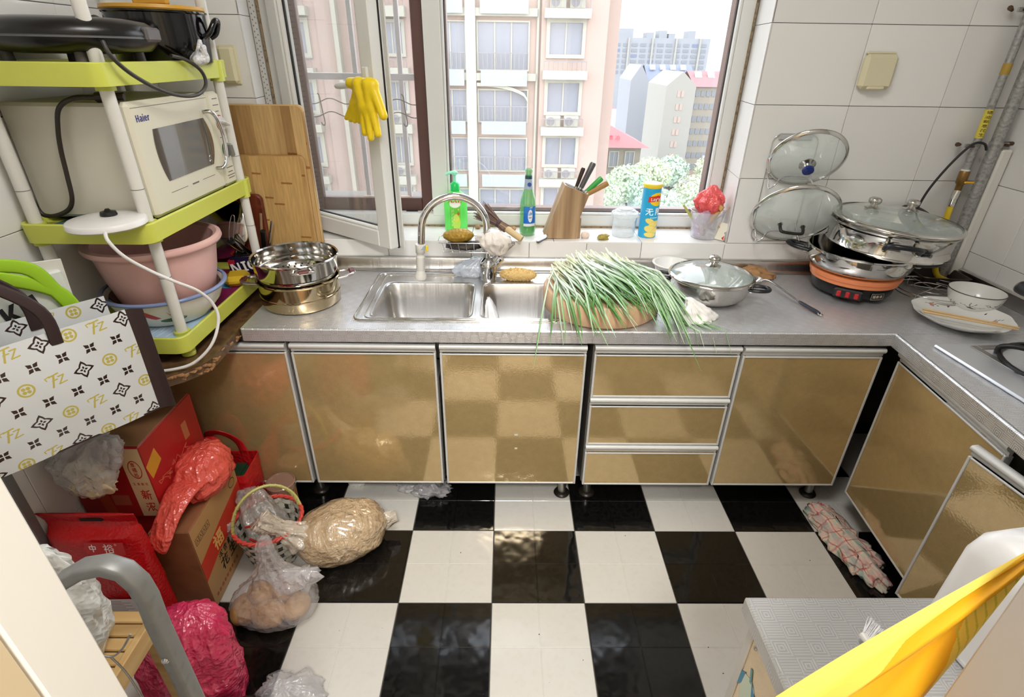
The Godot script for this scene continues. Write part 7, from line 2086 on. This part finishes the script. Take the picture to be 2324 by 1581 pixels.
	put("wall", G.new().lathe(P2([0, 0.001, 0.048, 0.001, 0.048, 0.16, 0.046, 0.16, 0, 0.158]), 40), mk("tin_weave", Color(0.62, 0.44, 0.26), 0.55, 0.0, {"nrm": texs.get("dots_n"), "ns": 0.4, "tri": 8.0}), tn)
	put("lid", G.new().lathe(P2([0.0475, 0.15, 0.0515, 0.15, 0.052, 0.172, 0.048, 0.175, 0.046, 0.170, 0, 0.170]), 40, 50.0), mk("tin_lid", Color(0.62, 0.50, 0.44), 0.12, 0.3), tn)
	basket()
	# big beige bag
	var bg := thing("grain_bag", "large clear bag full of beige grain lying on the floor", "bag", V(-0.232, 0.0, 0.080), 22.0)
	put("bag", lump(V(0.152, 0.098, 0.108), 201, 0.07, 9.0, 36, 0.82, true, 0.9), mk("grain", Color(0.74, 0.65, 0.53), 0.22, 0.0, {"nrm": ntex("crumple_n", 51, 0.02, 12.0, 256, true), "ns": 0.9, "tri": 5.0, "coat": 0.8, "coatr": 0.12, "tex": ctex("grain_c", 151, 0.04, [Color(0.80, 0.76, 0.70), Color(1, 1, 1), Color(1, 0.97, 0.92)], 128)}), bg)
	put("neck", soft([[0.0, 0.055, 0.05, 0, 0, 0.1], [0.05, 0.035, 0.03, -0.005, 0, 0.2], [0.09, 0.022, 0.02, -0.006, 0, 0.3], [0.14, 0.028, 0.022, -0.01, 0, 0.4], [0.165, 0.03, 0.02, -0.012, 0, 0.4]], 204, 0.01, 26.0, 48, 9), film(Color(0.88, 0.83, 0.76), 0.7), bg, T(-0.125, 0.115, 0.015, 0, 0, 38))
	put("tail", soft([[0.0, 0.03, 0.02, 0, 0, 0.2], [0.03, 0.03, 0.012, 0, 0, 0.3], [0.06, 0.02, 0.004, 0.0, 0, 0.4]], 207, 0.01, 26.0, 40, 7), film(Color(0.88, 0.83, 0.76), 0.7), bg, T(0.135, 0.07, 0.0, 0, 0, -80))
	# clear bag of potatoes
	var pb := thing("potato_sack", "thin clear carrier bag of potatoes with knotted handles", "plastic bag", V(-0.375, 0.0, 0.335))
	put("film", soft([[0.001, 0.06, 0.05, 0.0, 0, 0.0], [0.012, 0.115, 0.075, 0.0, 0, 0.02], [0.045, 0.135, 0.085, 0.0, 0, 0.02], [0.09, 0.125, 0.07, 0.012, -0.004, 0.04], [0.14, 0.085, 0.045, 0.03, -0.008, 0.10], [0.20, 0.035, 0.022, 0.015, -0.012, 0.2], [0.25, 0.022, 0.014, 0.006, -0.018, 0.3], [0.305, 0.012, 0.008, 0.010, -0.025, 0.3]], 211, 0.010, 18.0, 64, 9), film(Color(0.90, 0.88, 0.88), 0.24), pb)
	put("handle_loop", soft([[0.0, 0.02, 0.014, 0, 0, 0.2], [0.035, 0.05, 0.022, 0.03, 0, 0.2], [0.07, 0.06, 0.022, 0.055, 0, 0.25], [0.095, 0.03, 0.01, 0.075, 0, 0.3]], 214, 0.016, 22.0, 48, 7), film(Color(0.90, 0.89, 0.90), 0.42), pb, T(0.045, 0.10, 0.0))
	var pots := [[-0.085, 0.04, 0.018, 0.052, "potato at the far left in the clear bag"], [-0.005, 0.042, 0.032, 0.055, "potato in the middle front of the clear bag"], [0.072, 0.04, 0.006, 0.046, "potato at the handle side of the clear bag"], [0.025, 0.050, -0.035, 0.045, "potato at the back of the clear bag"], [-0.045, 0.075, -0.012, 0.044, "potato lying on top of the others in the clear bag"]]
	for p in pots:
		one("potato", p[4], "potato", lump(V(p[3], p[3] * 0.72, p[3] * 0.8), int(p[3] * 9999), 0.16, 14.0, 18, 1.0, false), mk("potato", Color(0.72, 0.56, 0.34), 0.7, 0.0, {"tex": ctex("potato", 161, 0.03, [Color(0.72, 0.66, 0.58), Color(1, 1, 1), Color(0.94, 0.90, 0.84)], 128), "tri": 6.0}), T(-0.375 + p[0], p[1] - p[3] * 0.72 + 0.0, 0.335 + p[2], p[0] * 900), "potatoes in the clear bag")
	# scraps below the cabinets
	one("plastic_scrap", "crumpled clear film under the second cabinet door", "plastic bag", lump(V(0.06, 0.03, 0.04), 221, 0.6, 24.0, 24, 0.6), film(Color(0.86, 0.86, 0.88), 0.4), T(0.045, 0.001, -0.20))
	one("plastic_scrap", "white tissue scrap under the cabinet by the grain bag", "tissue", lump(V(0.03, 0.016, 0.02), 223, 0.6, 40.0, 16, 0.6), mats.rag_white, T(-0.265, 0.001, -0.245))
	one("plastic_scrap", "milky film scrap lying between cabinet legs", "plastic bag", lump(V(0.045, 0.014, 0.03), 225, 0.6, 30.0, 18, 0.6), film(Color(0.90, 0.90, 0.91), 0.45), T(-0.05, 0.001, -0.225))
	# checked cloth at the right cabinet
	var pi := Image.create(256, 256, false, Image.FORMAT_RGB8)
	pi.fill(Color(0.86, 0.80, 0.72))
	for k in 4:
		pi.fill_rect(Rect2i(k * 64, 0, 22, 256), Color(0.66, 0.72, 0.68)); pi.fill_rect(Rect2i(k * 64 + 30, 0, 5, 256), Color(0.78, 0.34, 0.36))
	for k in 4:
		for x in 256:
			for y in 20:
				var q := pi.get_pixel(x, k * 64 + y)
				pi.set_pixel(x, k * 64 + y, q.lerp(Color(0.84, 0.62, 0.62), 0.5))
		pi.fill_rect(Rect2i(0, k * 64 + 26, 256, 4), Color(0.72, 0.28, 0.32))
	var cg := soft([[0.001, 0.055, 0.185, 0.0, 0.0, 0.06], [0.014, 0.060, 0.180, 0.0, 0, 0.10], [0.032, 0.046, 0.160, 0.004, 0, 0.14], [0.046, 0.026, 0.13, 0.002, 0, 0.2], [0.052, 0.008, 0.08, 0.0, 0, 0.2]], 231, 0.05, 20.0, 90, 5)
	one("checked_cloth", "crumpled checked cloth on the floor along the right cabinet", "cloth", cg, mk("checked", Color.WHITE, 0.9, 0.0, {"tex": keep("checked", pi), "tri": 5.0}), T(1.572, 0.0, 0.065, 8))
	# crumbs
	var rn := RandomNumberGenerator.new(); rn.seed = 77
	var cr := G.new()
	for k in 46:
		var p := V(rn.randf_range(-0.2, 1.5), 0.001, rn.randf_range(-0.12, 0.75))
		var s := rn.randf_range(0.001, 0.0035)
		cr.box(p, V(s * rn.randf_range(0.7, 1.8), s * 0.5, s), s * 0.15)
	one("crumbs", "tiny dark crumbs scattered over the white floor tiles", "crumbs", cr, mk("crumb", Color(0.10, 0.085, 0.07), 0.8)).set_meta("kind", "stuff")
	# yellow rubber glove over the sash handle
	var gl := nets([[V(0.475, 1.462, 0.066), V(0.575, 1.462, 0.056), 0.017, 0.017], [V(0.520, 1.462, 0.070), V(0.533, 1.395, 0.066), 0.020, 0.020], [V(0.560, 1.462, 0.066), V(0.562, 1.395, 0.062), 0.019, 0.019],
		[V(0.525, 1.395, 0.066), V(0.522, 1.315, 0.068), 0.016, 0.0115], [V(0.546, 1.395, 0.066), V(0.552, 1.302, 0.070), 0.016, 0.0115], [V(0.566, 1.395, 0.062), V(0.584, 1.315, 0.066), 0.015, 0.0115],
		[V(0.575, 1.452, 0.060), V(0.612, 1.372, 0.060), 0.017, 0.014],
		[V(0.49, 1.455, 0.050), V(0.455, 1.40, 0.046), 0.014, 0.013], [V(0.455, 1.40, 0.046), V(0.403, 1.350, 0.044), 0.013, 0.008], [V(0.50, 1.44, 0.048), V(0.490, 1.345, 0.044), 0.014, 0.010], [V(0.47, 1.40, 0.046), V(0.425, 1.347, 0.044), 0.013, 0.009], [V(0.48, 1.40, 0.046), V(0.447, 1.345, 0.044), 0.013, 0.009], [V(0.485, 1.40, 0.046), V(0.469, 1.345, 0.044), 0.013, 0.009]], 0.0042, 0.010)
	one("rubber_glove", "yellow rubber glove draped over the window handle", "glove", gl, mk("glove_yellow", Color(0.95, 0.83, 0.10), 0.38, 0.0, {"back": Color(0.45, 0.38, 0.02)}), T(-0.512, 0, -0.862, -37.0))

func basket() -> void:
	var b := thing("woven_basket", "small woven plastic basket with yellow arched handle and red rim", "basket", V(-0.460, 0.0, 0.108))
	mk("strap_white", Color(0.80, 0.79, 0.74), 0.45); mk("strap_dark", Color(0.22, 0.22, 0.19), 0.45)
	mk("rim_coral", Color(0.82, 0.30, 0.26), 0.45); mk("strap_yellow", Color(0.80, 0.79, 0.50), 0.45)
	var nv := 28; var nh := 8; var h := 0.165
	var rad := func(y: float) -> float: return 0.078 + 0.030 * y / h
	for k in nh:
		var y0 := 0.008 + (h - 0.016) * k / nh; var y1 := y0 + (h - 0.016) / nh * 0.92
		var rows := []
		for y in [y0, y1]:
			var r := PackedVector3Array()
			for i in nv * 4:
				var a := TAU * i / (nv * 4)
				var w := 0.0022 * cos(a * nv * 0.5 + PI * (k % 2))
				var q: float = rad.call(y) + w
				r.append(V(cos(a) * q, y, sin(a) * q))
			rows.append(r)
		put("hoop", G.new().surf(rows), mats.strap_white if k % 2 == 0 else mats.strap_white, b)
	for i in nv:
		var a := TAU * i / nv
		var g := G.new()
		var rows := []
		for s in [-1.0, 1.0]:
			var r := PackedVector3Array()
			for k in nh * 2 + 1:
				var y := 0.004 + (h - 0.006) * k / (nh * 2)
				var w := -0.0026 * cos(a * nv * 0.5 + PI * int(k / 2)) if k % 2 == 1 else 0.0
				var q: float = rad.call(y) + w
				var aa: float = a + s * 0.0075 / q
				r.append(V(cos(aa) * q, y, sin(aa) * q))
			rows.append(r)
		g.surf(rows, false, [], true)
		put("stake", g, mats.strap_dark if i % 2 == 0 else mats.strap_white, b)
	put("base", G.new().lathe(P2([0, 0.002, 0.078, 0.002, 0.079, 0.008, 0, 0.008]), 32), mats.strap_dark, b)
	for s in 2:
		var pth := []
		for i in 60:
			var a := TAU * i / 60
			pth.append(V(cos(a) * (0.109 + 0.004 * sin(a * 16 + s * PI)), h + 0.004 * cos(a * 16 + s * PI), sin(a) * (0.109 + 0.004 * sin(a * 16 + s * PI))))
		put("rim", G.new().tube(pth, 0.005, 7, true, false), mats.rim_coral, b)
	var arch := []
	for i in 21:
		var t := PI * i / 20.0
		arch.append(V(cos(t) * -0.085, h - 0.01 + 0.150 * sin(t), cos(t) * 0.066))
	put("handle", G.new().tube(arch, 0.0085, 10, false, true, 0.55), mats.strap_yellow, b)
	var cr := G.new()
	for i in range(1, 20):
		var d: Vector3 = (arch[i + 1 if i < 20 else i] - arch[i - 1]).normalized()
		cr.tube([arch[i] - d * 0.0012, arch[i] + d * 0.0012], 0.0092, 10, false, true, 0.6)
	put("handle_binding", cr, mk("strap_olive", Color(0.62, 0.62, 0.36), 0.5), b)
	# bag in the basket
	var p := thing("liner_bag", "clear plastic bag with red marks stuffed in the basket", "plastic bag", V(-0.460, 0.02, 0.108))
	put("film", soft([[0.0, 0.04, 0.04, 0, 0, 0.1], [0.05, 0.06, 0.06, 0, 0, 0.1], [0.10, 0.065, 0.065, -0.01, 0, 0.1], [0.14, 0.06, 0.05, -0.03, -0.02, 0.15], [0.19, 0.045, 0.03, -0.055, -0.045, 0.25], [0.225, 0.03, 0.01, -0.06, -0.055, 0.35]], 241, 0.018, 20.0, 60, 7), film(Color(0.84, 0.82, 0.80), 0.34), p)
	put("red_mark", G.new().tube(spline([V(-0.03, 0.135, 0.075), V(0.0, 0.13, 0.083), V(0.035, 0.145, 0.075)], 4), 0.004, 6).tube(spline([V(-0.045, 0.165, 0.055), V(-0.025, 0.175, 0.06), V(-0.01, 0.168, 0.062)], 4), 0.004, 6), mk("mark_red", Color(0.72, 0.14, 0.12), 0.5), p)
	put("loop", soft([[0.0, 0.02, 0.012, 0, 0, 0.2], [0.035, 0.03, 0.012, 0, 0, 0.3], [0.065, 0.02, 0.006, 0, 0, 0.35]], 243, 0.012, 24.0, 40, 6), film(Color(0.88, 0.87, 0.86), 0.5), p, T(-0.095, 0.14, 0.035, 0, 0, 120))

func front_left() -> void:
	# flour sack
	var s := thing("flour_sack", "shiny red flour sack with white characters and cut-out grip", "sack", V(-0.758, 0.0, 0.392))
	var rows := [[0.001, 0.105, 0.030, 0, 0, 0.0], [0.03, 0.122, 0.046, 0, 0, 0.0], [0.12, 0.125, 0.050, 0, 0, 0.01], [0.30, 0.123, 0.047, 0.0, 0, 0.01], [0.418, 0.119, 0.037, 0.0, -0.002, 0.01], [0.440, 0.118, 0.010, 0.0, -0.004, 0.0], [0.452, 0.121, 0.003, 0.0, -0.004, 0.0], [0.484, 0.127, 0.0025, 0.0, 0.004, 0.02]]
	var rm := mk("sack_red", Color(0.72, 0.06, 0.08), 0.25, 0.0, {"nrm": ntex("sack_n", 171, 0.06, 6.0, 256), "ns": 0.5, "tri": 5.0})
	put("sack", soft(rows, 251, 0.004, 12.0, 64, 3, 5, false, 0.75), rm, s)
	put("grip_hole", G.new().at(T(0.01, 0.464, 0.0015)).extrude(rrect(0.062, 0.013, 0.006), 0.003), mk("hole_dark", Color(0.06, 0.015, 0.015), 0.8), s)
	var ti := Image.create(512, 192, false, Image.FORMAT_RGB8)
	ti.fill(Color(0.72, 0.06, 0.08))
	glyph(ti, "zhong", Vector2(40, 30), 120, 13, Color(0.90, 0.86, 0.84)); glyph(ti, "yu", Vector2(230, 20), 150, 13, Color(0.90, 0.86, 0.84))
	iell(ti, Vector2(408, 34), 15, 15, Color(0.85, 0.78, 0.76)); iell(ti, Vector2(408, 34), 11, 11, Color(0.72, 0.06, 0.08)); iline(ti, [Vector2(404, 40), Vector2(404, 28), Vector2(411, 29), Vector2(410, 34), Vector2(404, 34), Vector2(412, 40)], 2, Color(0.85, 0.78, 0.76))
	print_quad(s, "brand_print", mk("sack_print", Color.WHITE, 0.3, 0.0, {"tex": keep("sack_print", ti)}), V(0.002, 0.384, 0.0500), V(0.104, 0.384, 0.0500), V(0.104, 0.424, 0.0450), V(0.002, 0.424, 0.0450))
	var wi := Image.create(256, 320, false, Image.FORMAT_RGB8)
	wi.fill(Color(0.82, 0.80, 0.79))
	for k in 20: wi.fill_rect(Rect2i(16, 20 + k * 14, 120 + (k * 53) % 100, 4), Color(0.42, 0.40, 0.40))
	print_quad(s, "info_panel", mk("info_print", Color.WHITE, 0.4, 0.0, {"tex": keep("info_print", wi)}), V(-0.02, 0.07, 0.0575), V(0.085, 0.07, 0.0555), V(0.085, 0.215, 0.0555), V(-0.02, 0.215, 0.0575))
	# folding ladder
	var l := thing("step_ladder", "grey steel step ladder with bent tube top near doorway", "ladder", V(0, 0, 0.90))
	var gm := mk("ladder_grey", Color(0.56, 0.56, 0.55), 0.42, 0.35, {"tex": ctex("scuff", 181, 0.02, [Color(0.84, 0.83, 0.82), Color(1, 1, 1), Color(1, 1, 1), Color(0.90, 0.90, 0.90)], 128), "tri": 5.0})
	var path := [V(-0.200, 0.004, 0), V(-0.198, 0.30, 0), V(-0.197, 0.60, 0), V(-0.196, 0.78, 0), V(-0.193, 0.83, 0), V(-0.196, 0.865, 0), V(-0.208, 0.892, 0), V(-0.230, 0.906, 0.002), V(-0.258, 0.903, 0.006), V(-0.290, 0.884, 0.01), V(-0.320, 0.850, 0.012), V(-0.345, 0.80, 0.012), V(-0.355, 0.60, 0.01), V(-0.36, 0.30, 0.005), V(-0.362, 0.004, 0)]
	var tg := G.new()
	var ring_rows := []
	for i in path.size():
		var a: Vector3 = path[maxi(i - 1, 0)]; var c: Vector3 = path[mini(i + 1, path.size() - 1)]
		var t := (c - a).normalized()
		var n := V(0, 0, 1).cross(t).normalized()
		var z := V(0, 0, 1)
		var r := PackedVector3Array()
		for q in rrect(0.021, 0.030, 0.005, 2): r.append(path[i] + n * q.x + z * q.y)
		ring_rows.append(r)
	tg.surf(ring_rows, true, [], true)
	put("rail", tg, gm, l)
	put("rivet", G.new().at(T(-0.197, 0.70, 0.0155, 0, 90)).lathe(P2([0, 0, 0.006, 0, 0.005, 0.003, 0, 0.004]), 14), mats.chrome, l)
	put("tread", G.new().bb(V(-0.35, 0.40, -0.03), V(-0.215, 0.425, 0.08), 0.004), gm, l)
	one("hanging_wire", "thin steel wire dangling from the ladder rail", "wire", G.new().tube(spline([V(-0.225, 0.775, 0.92), V(-0.245, 0.745, 0.925), V(-0.262, 0.735, 0.93), V(-0.285, 0.752, 0.935), V(-0.31, 0.748, 0.94)], 5), 0.0016, 6).tube(spline([V(-0.262, 0.735, 0.93), V(-0.245, 0.69, 0.935), V(-0.225, 0.60, 0.95), V(-0.215, 0.52, 0.96)], 6), 0.0016, 6), mats.steel_dull)
	# stool with bags on it
	var st := thing("wooden_stool", "pale slatted wooden stool behind the ladder", "stool", V(-0.525, 0, 0.82))
	mk("pine", Color(0.80, 0.66, 0.44), 0.5, 0.0, {"tex": ctex("pine", 191, 0.02, [Color(0.80, 0.76, 0.70), Color(1, 1, 1), Color(0.92, 0.88, 0.82)], 128, Vector2(8, 1)), "tri": 4.0})
	for k in 9: put("slat", G.new().bb(V(-0.125, 0.482, -0.135 + k * 0.030), V(0.115, 0.498, -0.108 + k * 0.030), 0.002), mats.pine, st)
	put("apron", G.new().bb(V(0.110, 0.45, -0.135), V(0.125, 0.500, 0.135), 0.002).bb(V(-0.125, 0.44, 0.12), V(0.11, 0.48, 0.135), 0.002), mats.pine, st)
	for q in [[-0.11, -0.12], [0.10, 0.12], [-0.11, 0.12], [0.10, -0.12]]: put("leg", G.new().bb(V(q[0] - 0.012, 0.001, q[1] - 0.012), V(q[0] + 0.012, 0.482, q[1] + 0.012), 0.002), mats.pine, st)
	var wb := thing("white_bag", "white plastic carrier bag with red print on the stool", "plastic bag", V(-0.515, 0.5, 0.775))
	put("bag", soft([[0.0, 0.055, 0.05, 0, 0, 0.05], [0.05, 0.085, 0.06, 0, 0, 0.06], [0.13, 0.09, 0.055, 0.0, 0, 0.08], [0.20, 0.085, 0.04, 0.01, 0, 0.12], [0.25, 0.06, 0.02, 0.02, 0, 0.2], [0.285, 0.04, 0.01, 0.025, 0, 0.3]], 261, 0.016, 18.0, 60, 6), mk("bag_milk", Color(0.88, 0.88, 0.86), 0.25, 0.0, {"nrm": ntex("crumple_n", 51, 0.02, 12.0, 256, true), "ns": 0.5, "tri": 3.0, "back": Color(0.3, 0.3, 0.3)}), wb)
	put("print", G.new().tube(spline([V(0.055, 0.10, 0.052), V(0.062, 0.14, 0.05), V(0.072, 0.115, 0.048)], 4), 0.005, 6).tube(spline([V(0.035, 0.085, 0.058), V(0.045, 0.12, 0.057)], 4), 0.005, 6), mk("print_red", Color(0.80, 0.16, 0.14), 0.5), wb)
	var gi := Image.create(128, 128, false, Image.FORMAT_RGB8)
	gi.fill(Color(0.80, 0.85, 0.86))
	for i in 8:
		for j in 8: gi.fill_rect(Rect2i(i * 16 + (j % 2) * 8, j * 16 + 3, 8, 5), Color(0.50, 0.60, 0.64))
	ipoly(gi, [Vector2(70, 20), Vector2(100, 24), Vector2(96, 54), Vector2(70, 50)], Color(0.72, 0.24, 0.22))
	ipoly(gi, [Vector2(20, 80), Vector2(44, 84), Vector2(40, 110), Vector2(22, 108)], Color(0.72, 0.24, 0.22))
	one("checked_bag", "small grey checked plastic bag with red seals on the stool", "plastic bag", lump(V(0.048, 0.06, 0.05), 265, 0.25, 18.0, 24, 0.85), mk("bag_check", Color.WHITE, 0.3, 0.0, {"tex": keep("bag_check", gi), "tri": 9.0}), T(-0.462, 0.5, 0.85))
	# pink bag, kettle, film
	var pb := thing("pink_bag", "magenta pink plastic bag standing on the floor", "plastic bag", V(-0.470, 0.0, 0.595))
	put("bag", soft([[0.001, 0.07, 0.06, 0, 0, 0.02], [0.03, 0.11, 0.085, 0, 0, 0.03], [0.12, 0.122, 0.088, 0.0, 0, 0.04], [0.20, 0.118, 0.082, 0.0, -0.005, 0.06], [0.27, 0.10, 0.07, 0.01, -0.01, 0.08], [0.31, 0.075, 0.05, 0.015, -0.02, 0.1], [0.335, 0.03, 0.02, 0.02, -0.03, 0.15]], 271, 0.020, 12.0, 72, 5), sheen_bag(Color(0.85, 0.20, 0.38), "bag_magenta"), pb)
	var k := thing("kettle", "dark steel kettle with wire handle behind the pink bag", "kettle", V(-0.315, 0, 0.690))
	put("body", G.new().lathe(P2([0, 0.001, 0.060, 0.001, 0.066, 0.006, 0.068, 0.04, 0.062, 0.08, 0.045, 0.105, 0.03, 0.112, 0, 0.114]), 40, 50.0), mk("kettle_dark", Color(0.34, 0.32, 0.30), 0.25, 0.9), k)
	put("lid", G.new().lathe(P2([0.03, 0.112, 0.032, 0.116, 0.012, 0.124, 0.008, 0.134, 0, 0.136]), 24), mats.steel_smooth, k)
	put("handle", G.new().tube(spline([V(-0.055, 0.085, 0), V(-0.05, 0.15, 0), V(0, 0.18, 0), V(0.05, 0.15, 0), V(0.055, 0.085, 0)], 5), 0.0025, 6), mats.steel_smooth, k)
	one("film_bag", "empty clear carrier bag lying on the floor by the kettle", "plastic bag", soft([[0.001, 0.09, 0.06, 0, 0, 0.05], [0.02, 0.10, 0.065, 0.0, 0, 0.1], [0.05, 0.07, 0.05, -0.01, 0, 0.2], [0.075, 0.035, 0.02, -0.02, 0, 0.3]], 281, 0.016, 14.0, 64, 5), film(Color(0.88, 0.88, 0.90), 0.26), T(-0.235, 0.0, 0.60))

func front_right() -> void:
	var t := thing("side_cabinet", "low gold cabinet with stamped steel top beside the doorway", "cabinet", Vector3.ZERO)
	put("top", G.new().bb(V(0.741, 0.725, 0.842), V(1.54, 0.760, 1.115), 0.003), mk("steel_stamped_near", Color(0.86, 0.86, 0.86), 0.32, 0.8, {"nrm": texs.key_n, "ns": 0.25, "tex": texs.key_d, "tri": 9.0}), t)
	put("body", G.new().bb(V(0.775, 0.10, 0.862), V(1.53, 0.725, 1.11)), mats.carcass, t)
	put("side_panel", G.new().bb(V(0.757, 0.105, 0.875), V(0.775, 0.722, 1.11), 0.001), mats.gold, t)
	put("edge_trim", G.new().bb(V(0.754, 0.10, 0.858), V(0.777, 0.724, 0.876), 0.002), mats.alu_edge, t)
	put("screw", G.new().at(T(0.757, 0.690, 0.888, 0, 0, 90)).lathe(P2([0, 0, 0.004, 0, 0.003, 0.002, 0, 0.0022]), 12), mats.steel_dull, t)
	for q in [[0.80, 0.89], [0.80, 1.08], [1.5, 0.89], [1.5, 1.08]]: put("leg", G.new().at(T(q[0], 0, q[1])).lathe(P2([0, 0.001, 0.028, 0.001, 0.028, 0.01, 0.015, 0.014, 0.015, 0.10, 0, 0.10]), 14), mats.steel_dull, t)
	# fruit sticker
	var si := Image.create(128, 192, false, Image.FORMAT_RGBA8)
	var k := thing("fruit_sticker", "sticker of pale fruit with blue leaves on gold panel", "sticker", V(0.7566, 0.618, 0.905), -90.0)
	put("fruit", G.new().extrude(PackedVector2Array([Vector2(-0.018, 0.0), Vector2(-0.022, -0.03), Vector2(-0.012, -0.06), Vector2(0.014, -0.062), Vector2(0.026, -0.03), Vector2(0.016, 0.004), Vector2(0.0, 0.012)]), 0.0006), mk("fruit_pale", Color(0.80, 0.87, 0.80), 0.4), k)
	put("leaf", G.new().at(T(0, 0, 0.0003)).extrude(PackedVector2Array([Vector2(-0.018, 0.004), Vector2(-0.03, -0.01), Vector2(-0.03, -0.05), Vector2(-0.02, -0.03)]), 0.0006).at(T(0, 0, 0.0003)).extrude(PackedVector2Array([Vector2(0.004, 0.012), Vector2(0.026, -0.006), Vector2(0.044, -0.05), Vector2(0.036, -0.058), Vector2(0.020, -0.03)]), 0.0006), mk("leaf_blue", Color(0.25, 0.55, 0.72), 0.4), k)
	put("stalk", G.new().at(T(0, 0, 0.0003)).extrude(PackedVector2Array([Vector2(-0.010, 0.030), Vector2(-0.004, 0.032), Vector2(0.004, 0.006), Vector2(-0.002, 0.004)]), 0.0006), mk("stalk_blue", Color(0.40, 0.62, 0.66), 0.4), k)
	# jug
	var j := thing("plastic_jug", "tall white plastic jug standing on the side cabinet", "jug", V(1.085, 0.7605, 0.925), 8.0)
	var rows := []
	for e in [[0.0, 0.066, 0.05], [0.004, 0.072, 0.055], [0.02, 0.074, 0.057], [0.165, 0.073, 0.056], [0.195, 0.066, 0.05], [0.212, 0.050, 0.038], [0.218, 0.024, 0.022], [0.235, 0.022, 0.021]]:
		rows.append(ring3(rrect(e[1] * 2, e[2] * 2, minf(0.022, e[2] * 0.9), 5), e[0]))
	var c0 := PackedVector3Array(); c0.resize(rows[0].size()); c0.fill(V(0, 0, 0)); rows.push_front(c0)
	var c1 := PackedVector3Array(); c1.resize(rows[0].size()); c1.fill(V(0, 0.235, 0)); rows.append(c1)
	put("body", G.new().surf(rows), mk("jug_white", Color(0.90, 0.90, 0.90), 0.3, 0.0, {"back": Color(0.4, 0.4, 0.4)}), j)
	put("cap", G.new().at(T(0, 0.22, 0)).lathe(P2([0, 0, 0.026, 0, 0.027, 0.022, 0.024, 0.025, 0, 0.025]), 28), mats.white_gloss, j)
	# washing brush
	var b := thing("scrub_brush", "white bristle scrubbing brush on the side cabinet top", "brush", V(0.905, 0.7605, 0.945), 0.0)
	var arc := []
	for i in 9:
		var a := -0.55 + 1.1 * i / 8.0
		arc.append(V(-0.02 + cos(a) * 0.03 - 0.018, 0.012, sin(a) * 0.055))
	put("back", G.new().tube(arc, 0.009, 8, false, true, 0.6), mk("brush_back", Color(0.80, 0.80, 0.78), 0.3), b)
	var g := G.new()
	var rn := RandomNumberGenerator.new(); rn.seed = 5
	for i in 420:
		var t0 := rn.randf() * 7.99
		var p: Vector3 = arc[int(t0)].lerp(arc[int(t0) + 1], t0 - int(t0))
		var a := atan2(p.z, p.x + 0.038)
		var o := V(cos(a), 0.25 + rn.randf() * 0.6, sin(a) + rn.randf_range(-0.15, 0.15)).normalized()
		g.tube([p + V(0, rn.randf_range(-0.004, 0.006), 0), p + o * rn.randf_range(0.024, 0.03)], 0.0007, 3, false, false)
	put("bristles", g, mk("bristle_white", Color(0.92, 0.92, 0.93), 0.5), b).set_meta("kind", "stuff")
	# yellow bag hung at the jamb
	var yi := Image.create(256, 256, false, Image.FORMAT_RGB8)
	yi.fill(Color(0.93, 0.82, 0.36))
	ipoly(yi, [Vector2(0, 150), Vector2(90, 120), Vector2(170, 60), Vector2(256, 0), Vector2(256, 150), Vector2(190, 210), Vector2(110, 256), Vector2(30, 256)], Color(0.90, 0.66, 0.12))
	for k2 in 9: iline(yi, [Vector2(150 + k2 * 12, 256), Vector2(190 + k2 * 9, 190)], 2, Color(0.78, 0.74, 0.24))
	var y := thing("yellow_bag", "yellow plastic bag hanging at the edge of doorway jamb", "plastic bag", V(0, 0, 1.092))
	var rw := []
	for q in 13:
		var r := PackedVector3Array()
		var v := q / 12.0
		for i in 17:
			var u := i / 16.0
			var a := V(0.560, 0.775, 0.0).lerp(V(0.834, 1.158, 0.0), u)
			var d := V(0.786, 0.775, 0.0).lerp(V(0.834, 1.155, 0.0), u)
			var p := a.lerp(d, 1.0 - v)
			p.z = 0.010 * sin(v * 9.0 + u * 3.0) * (1.0 - u * 0.7) + 0.004 * sin(v * 23.0) - 0.004
			r.append(p)
		rw.append(r)
	put("bag", G.new().sheet(rw, 0.0016), mk("bag_yellow", Color.WHITE, 0.3, 0.0, {"tex": keep("bag_yellow", yi), "back": Color(0.25, 0.2, 0.05)}), y)
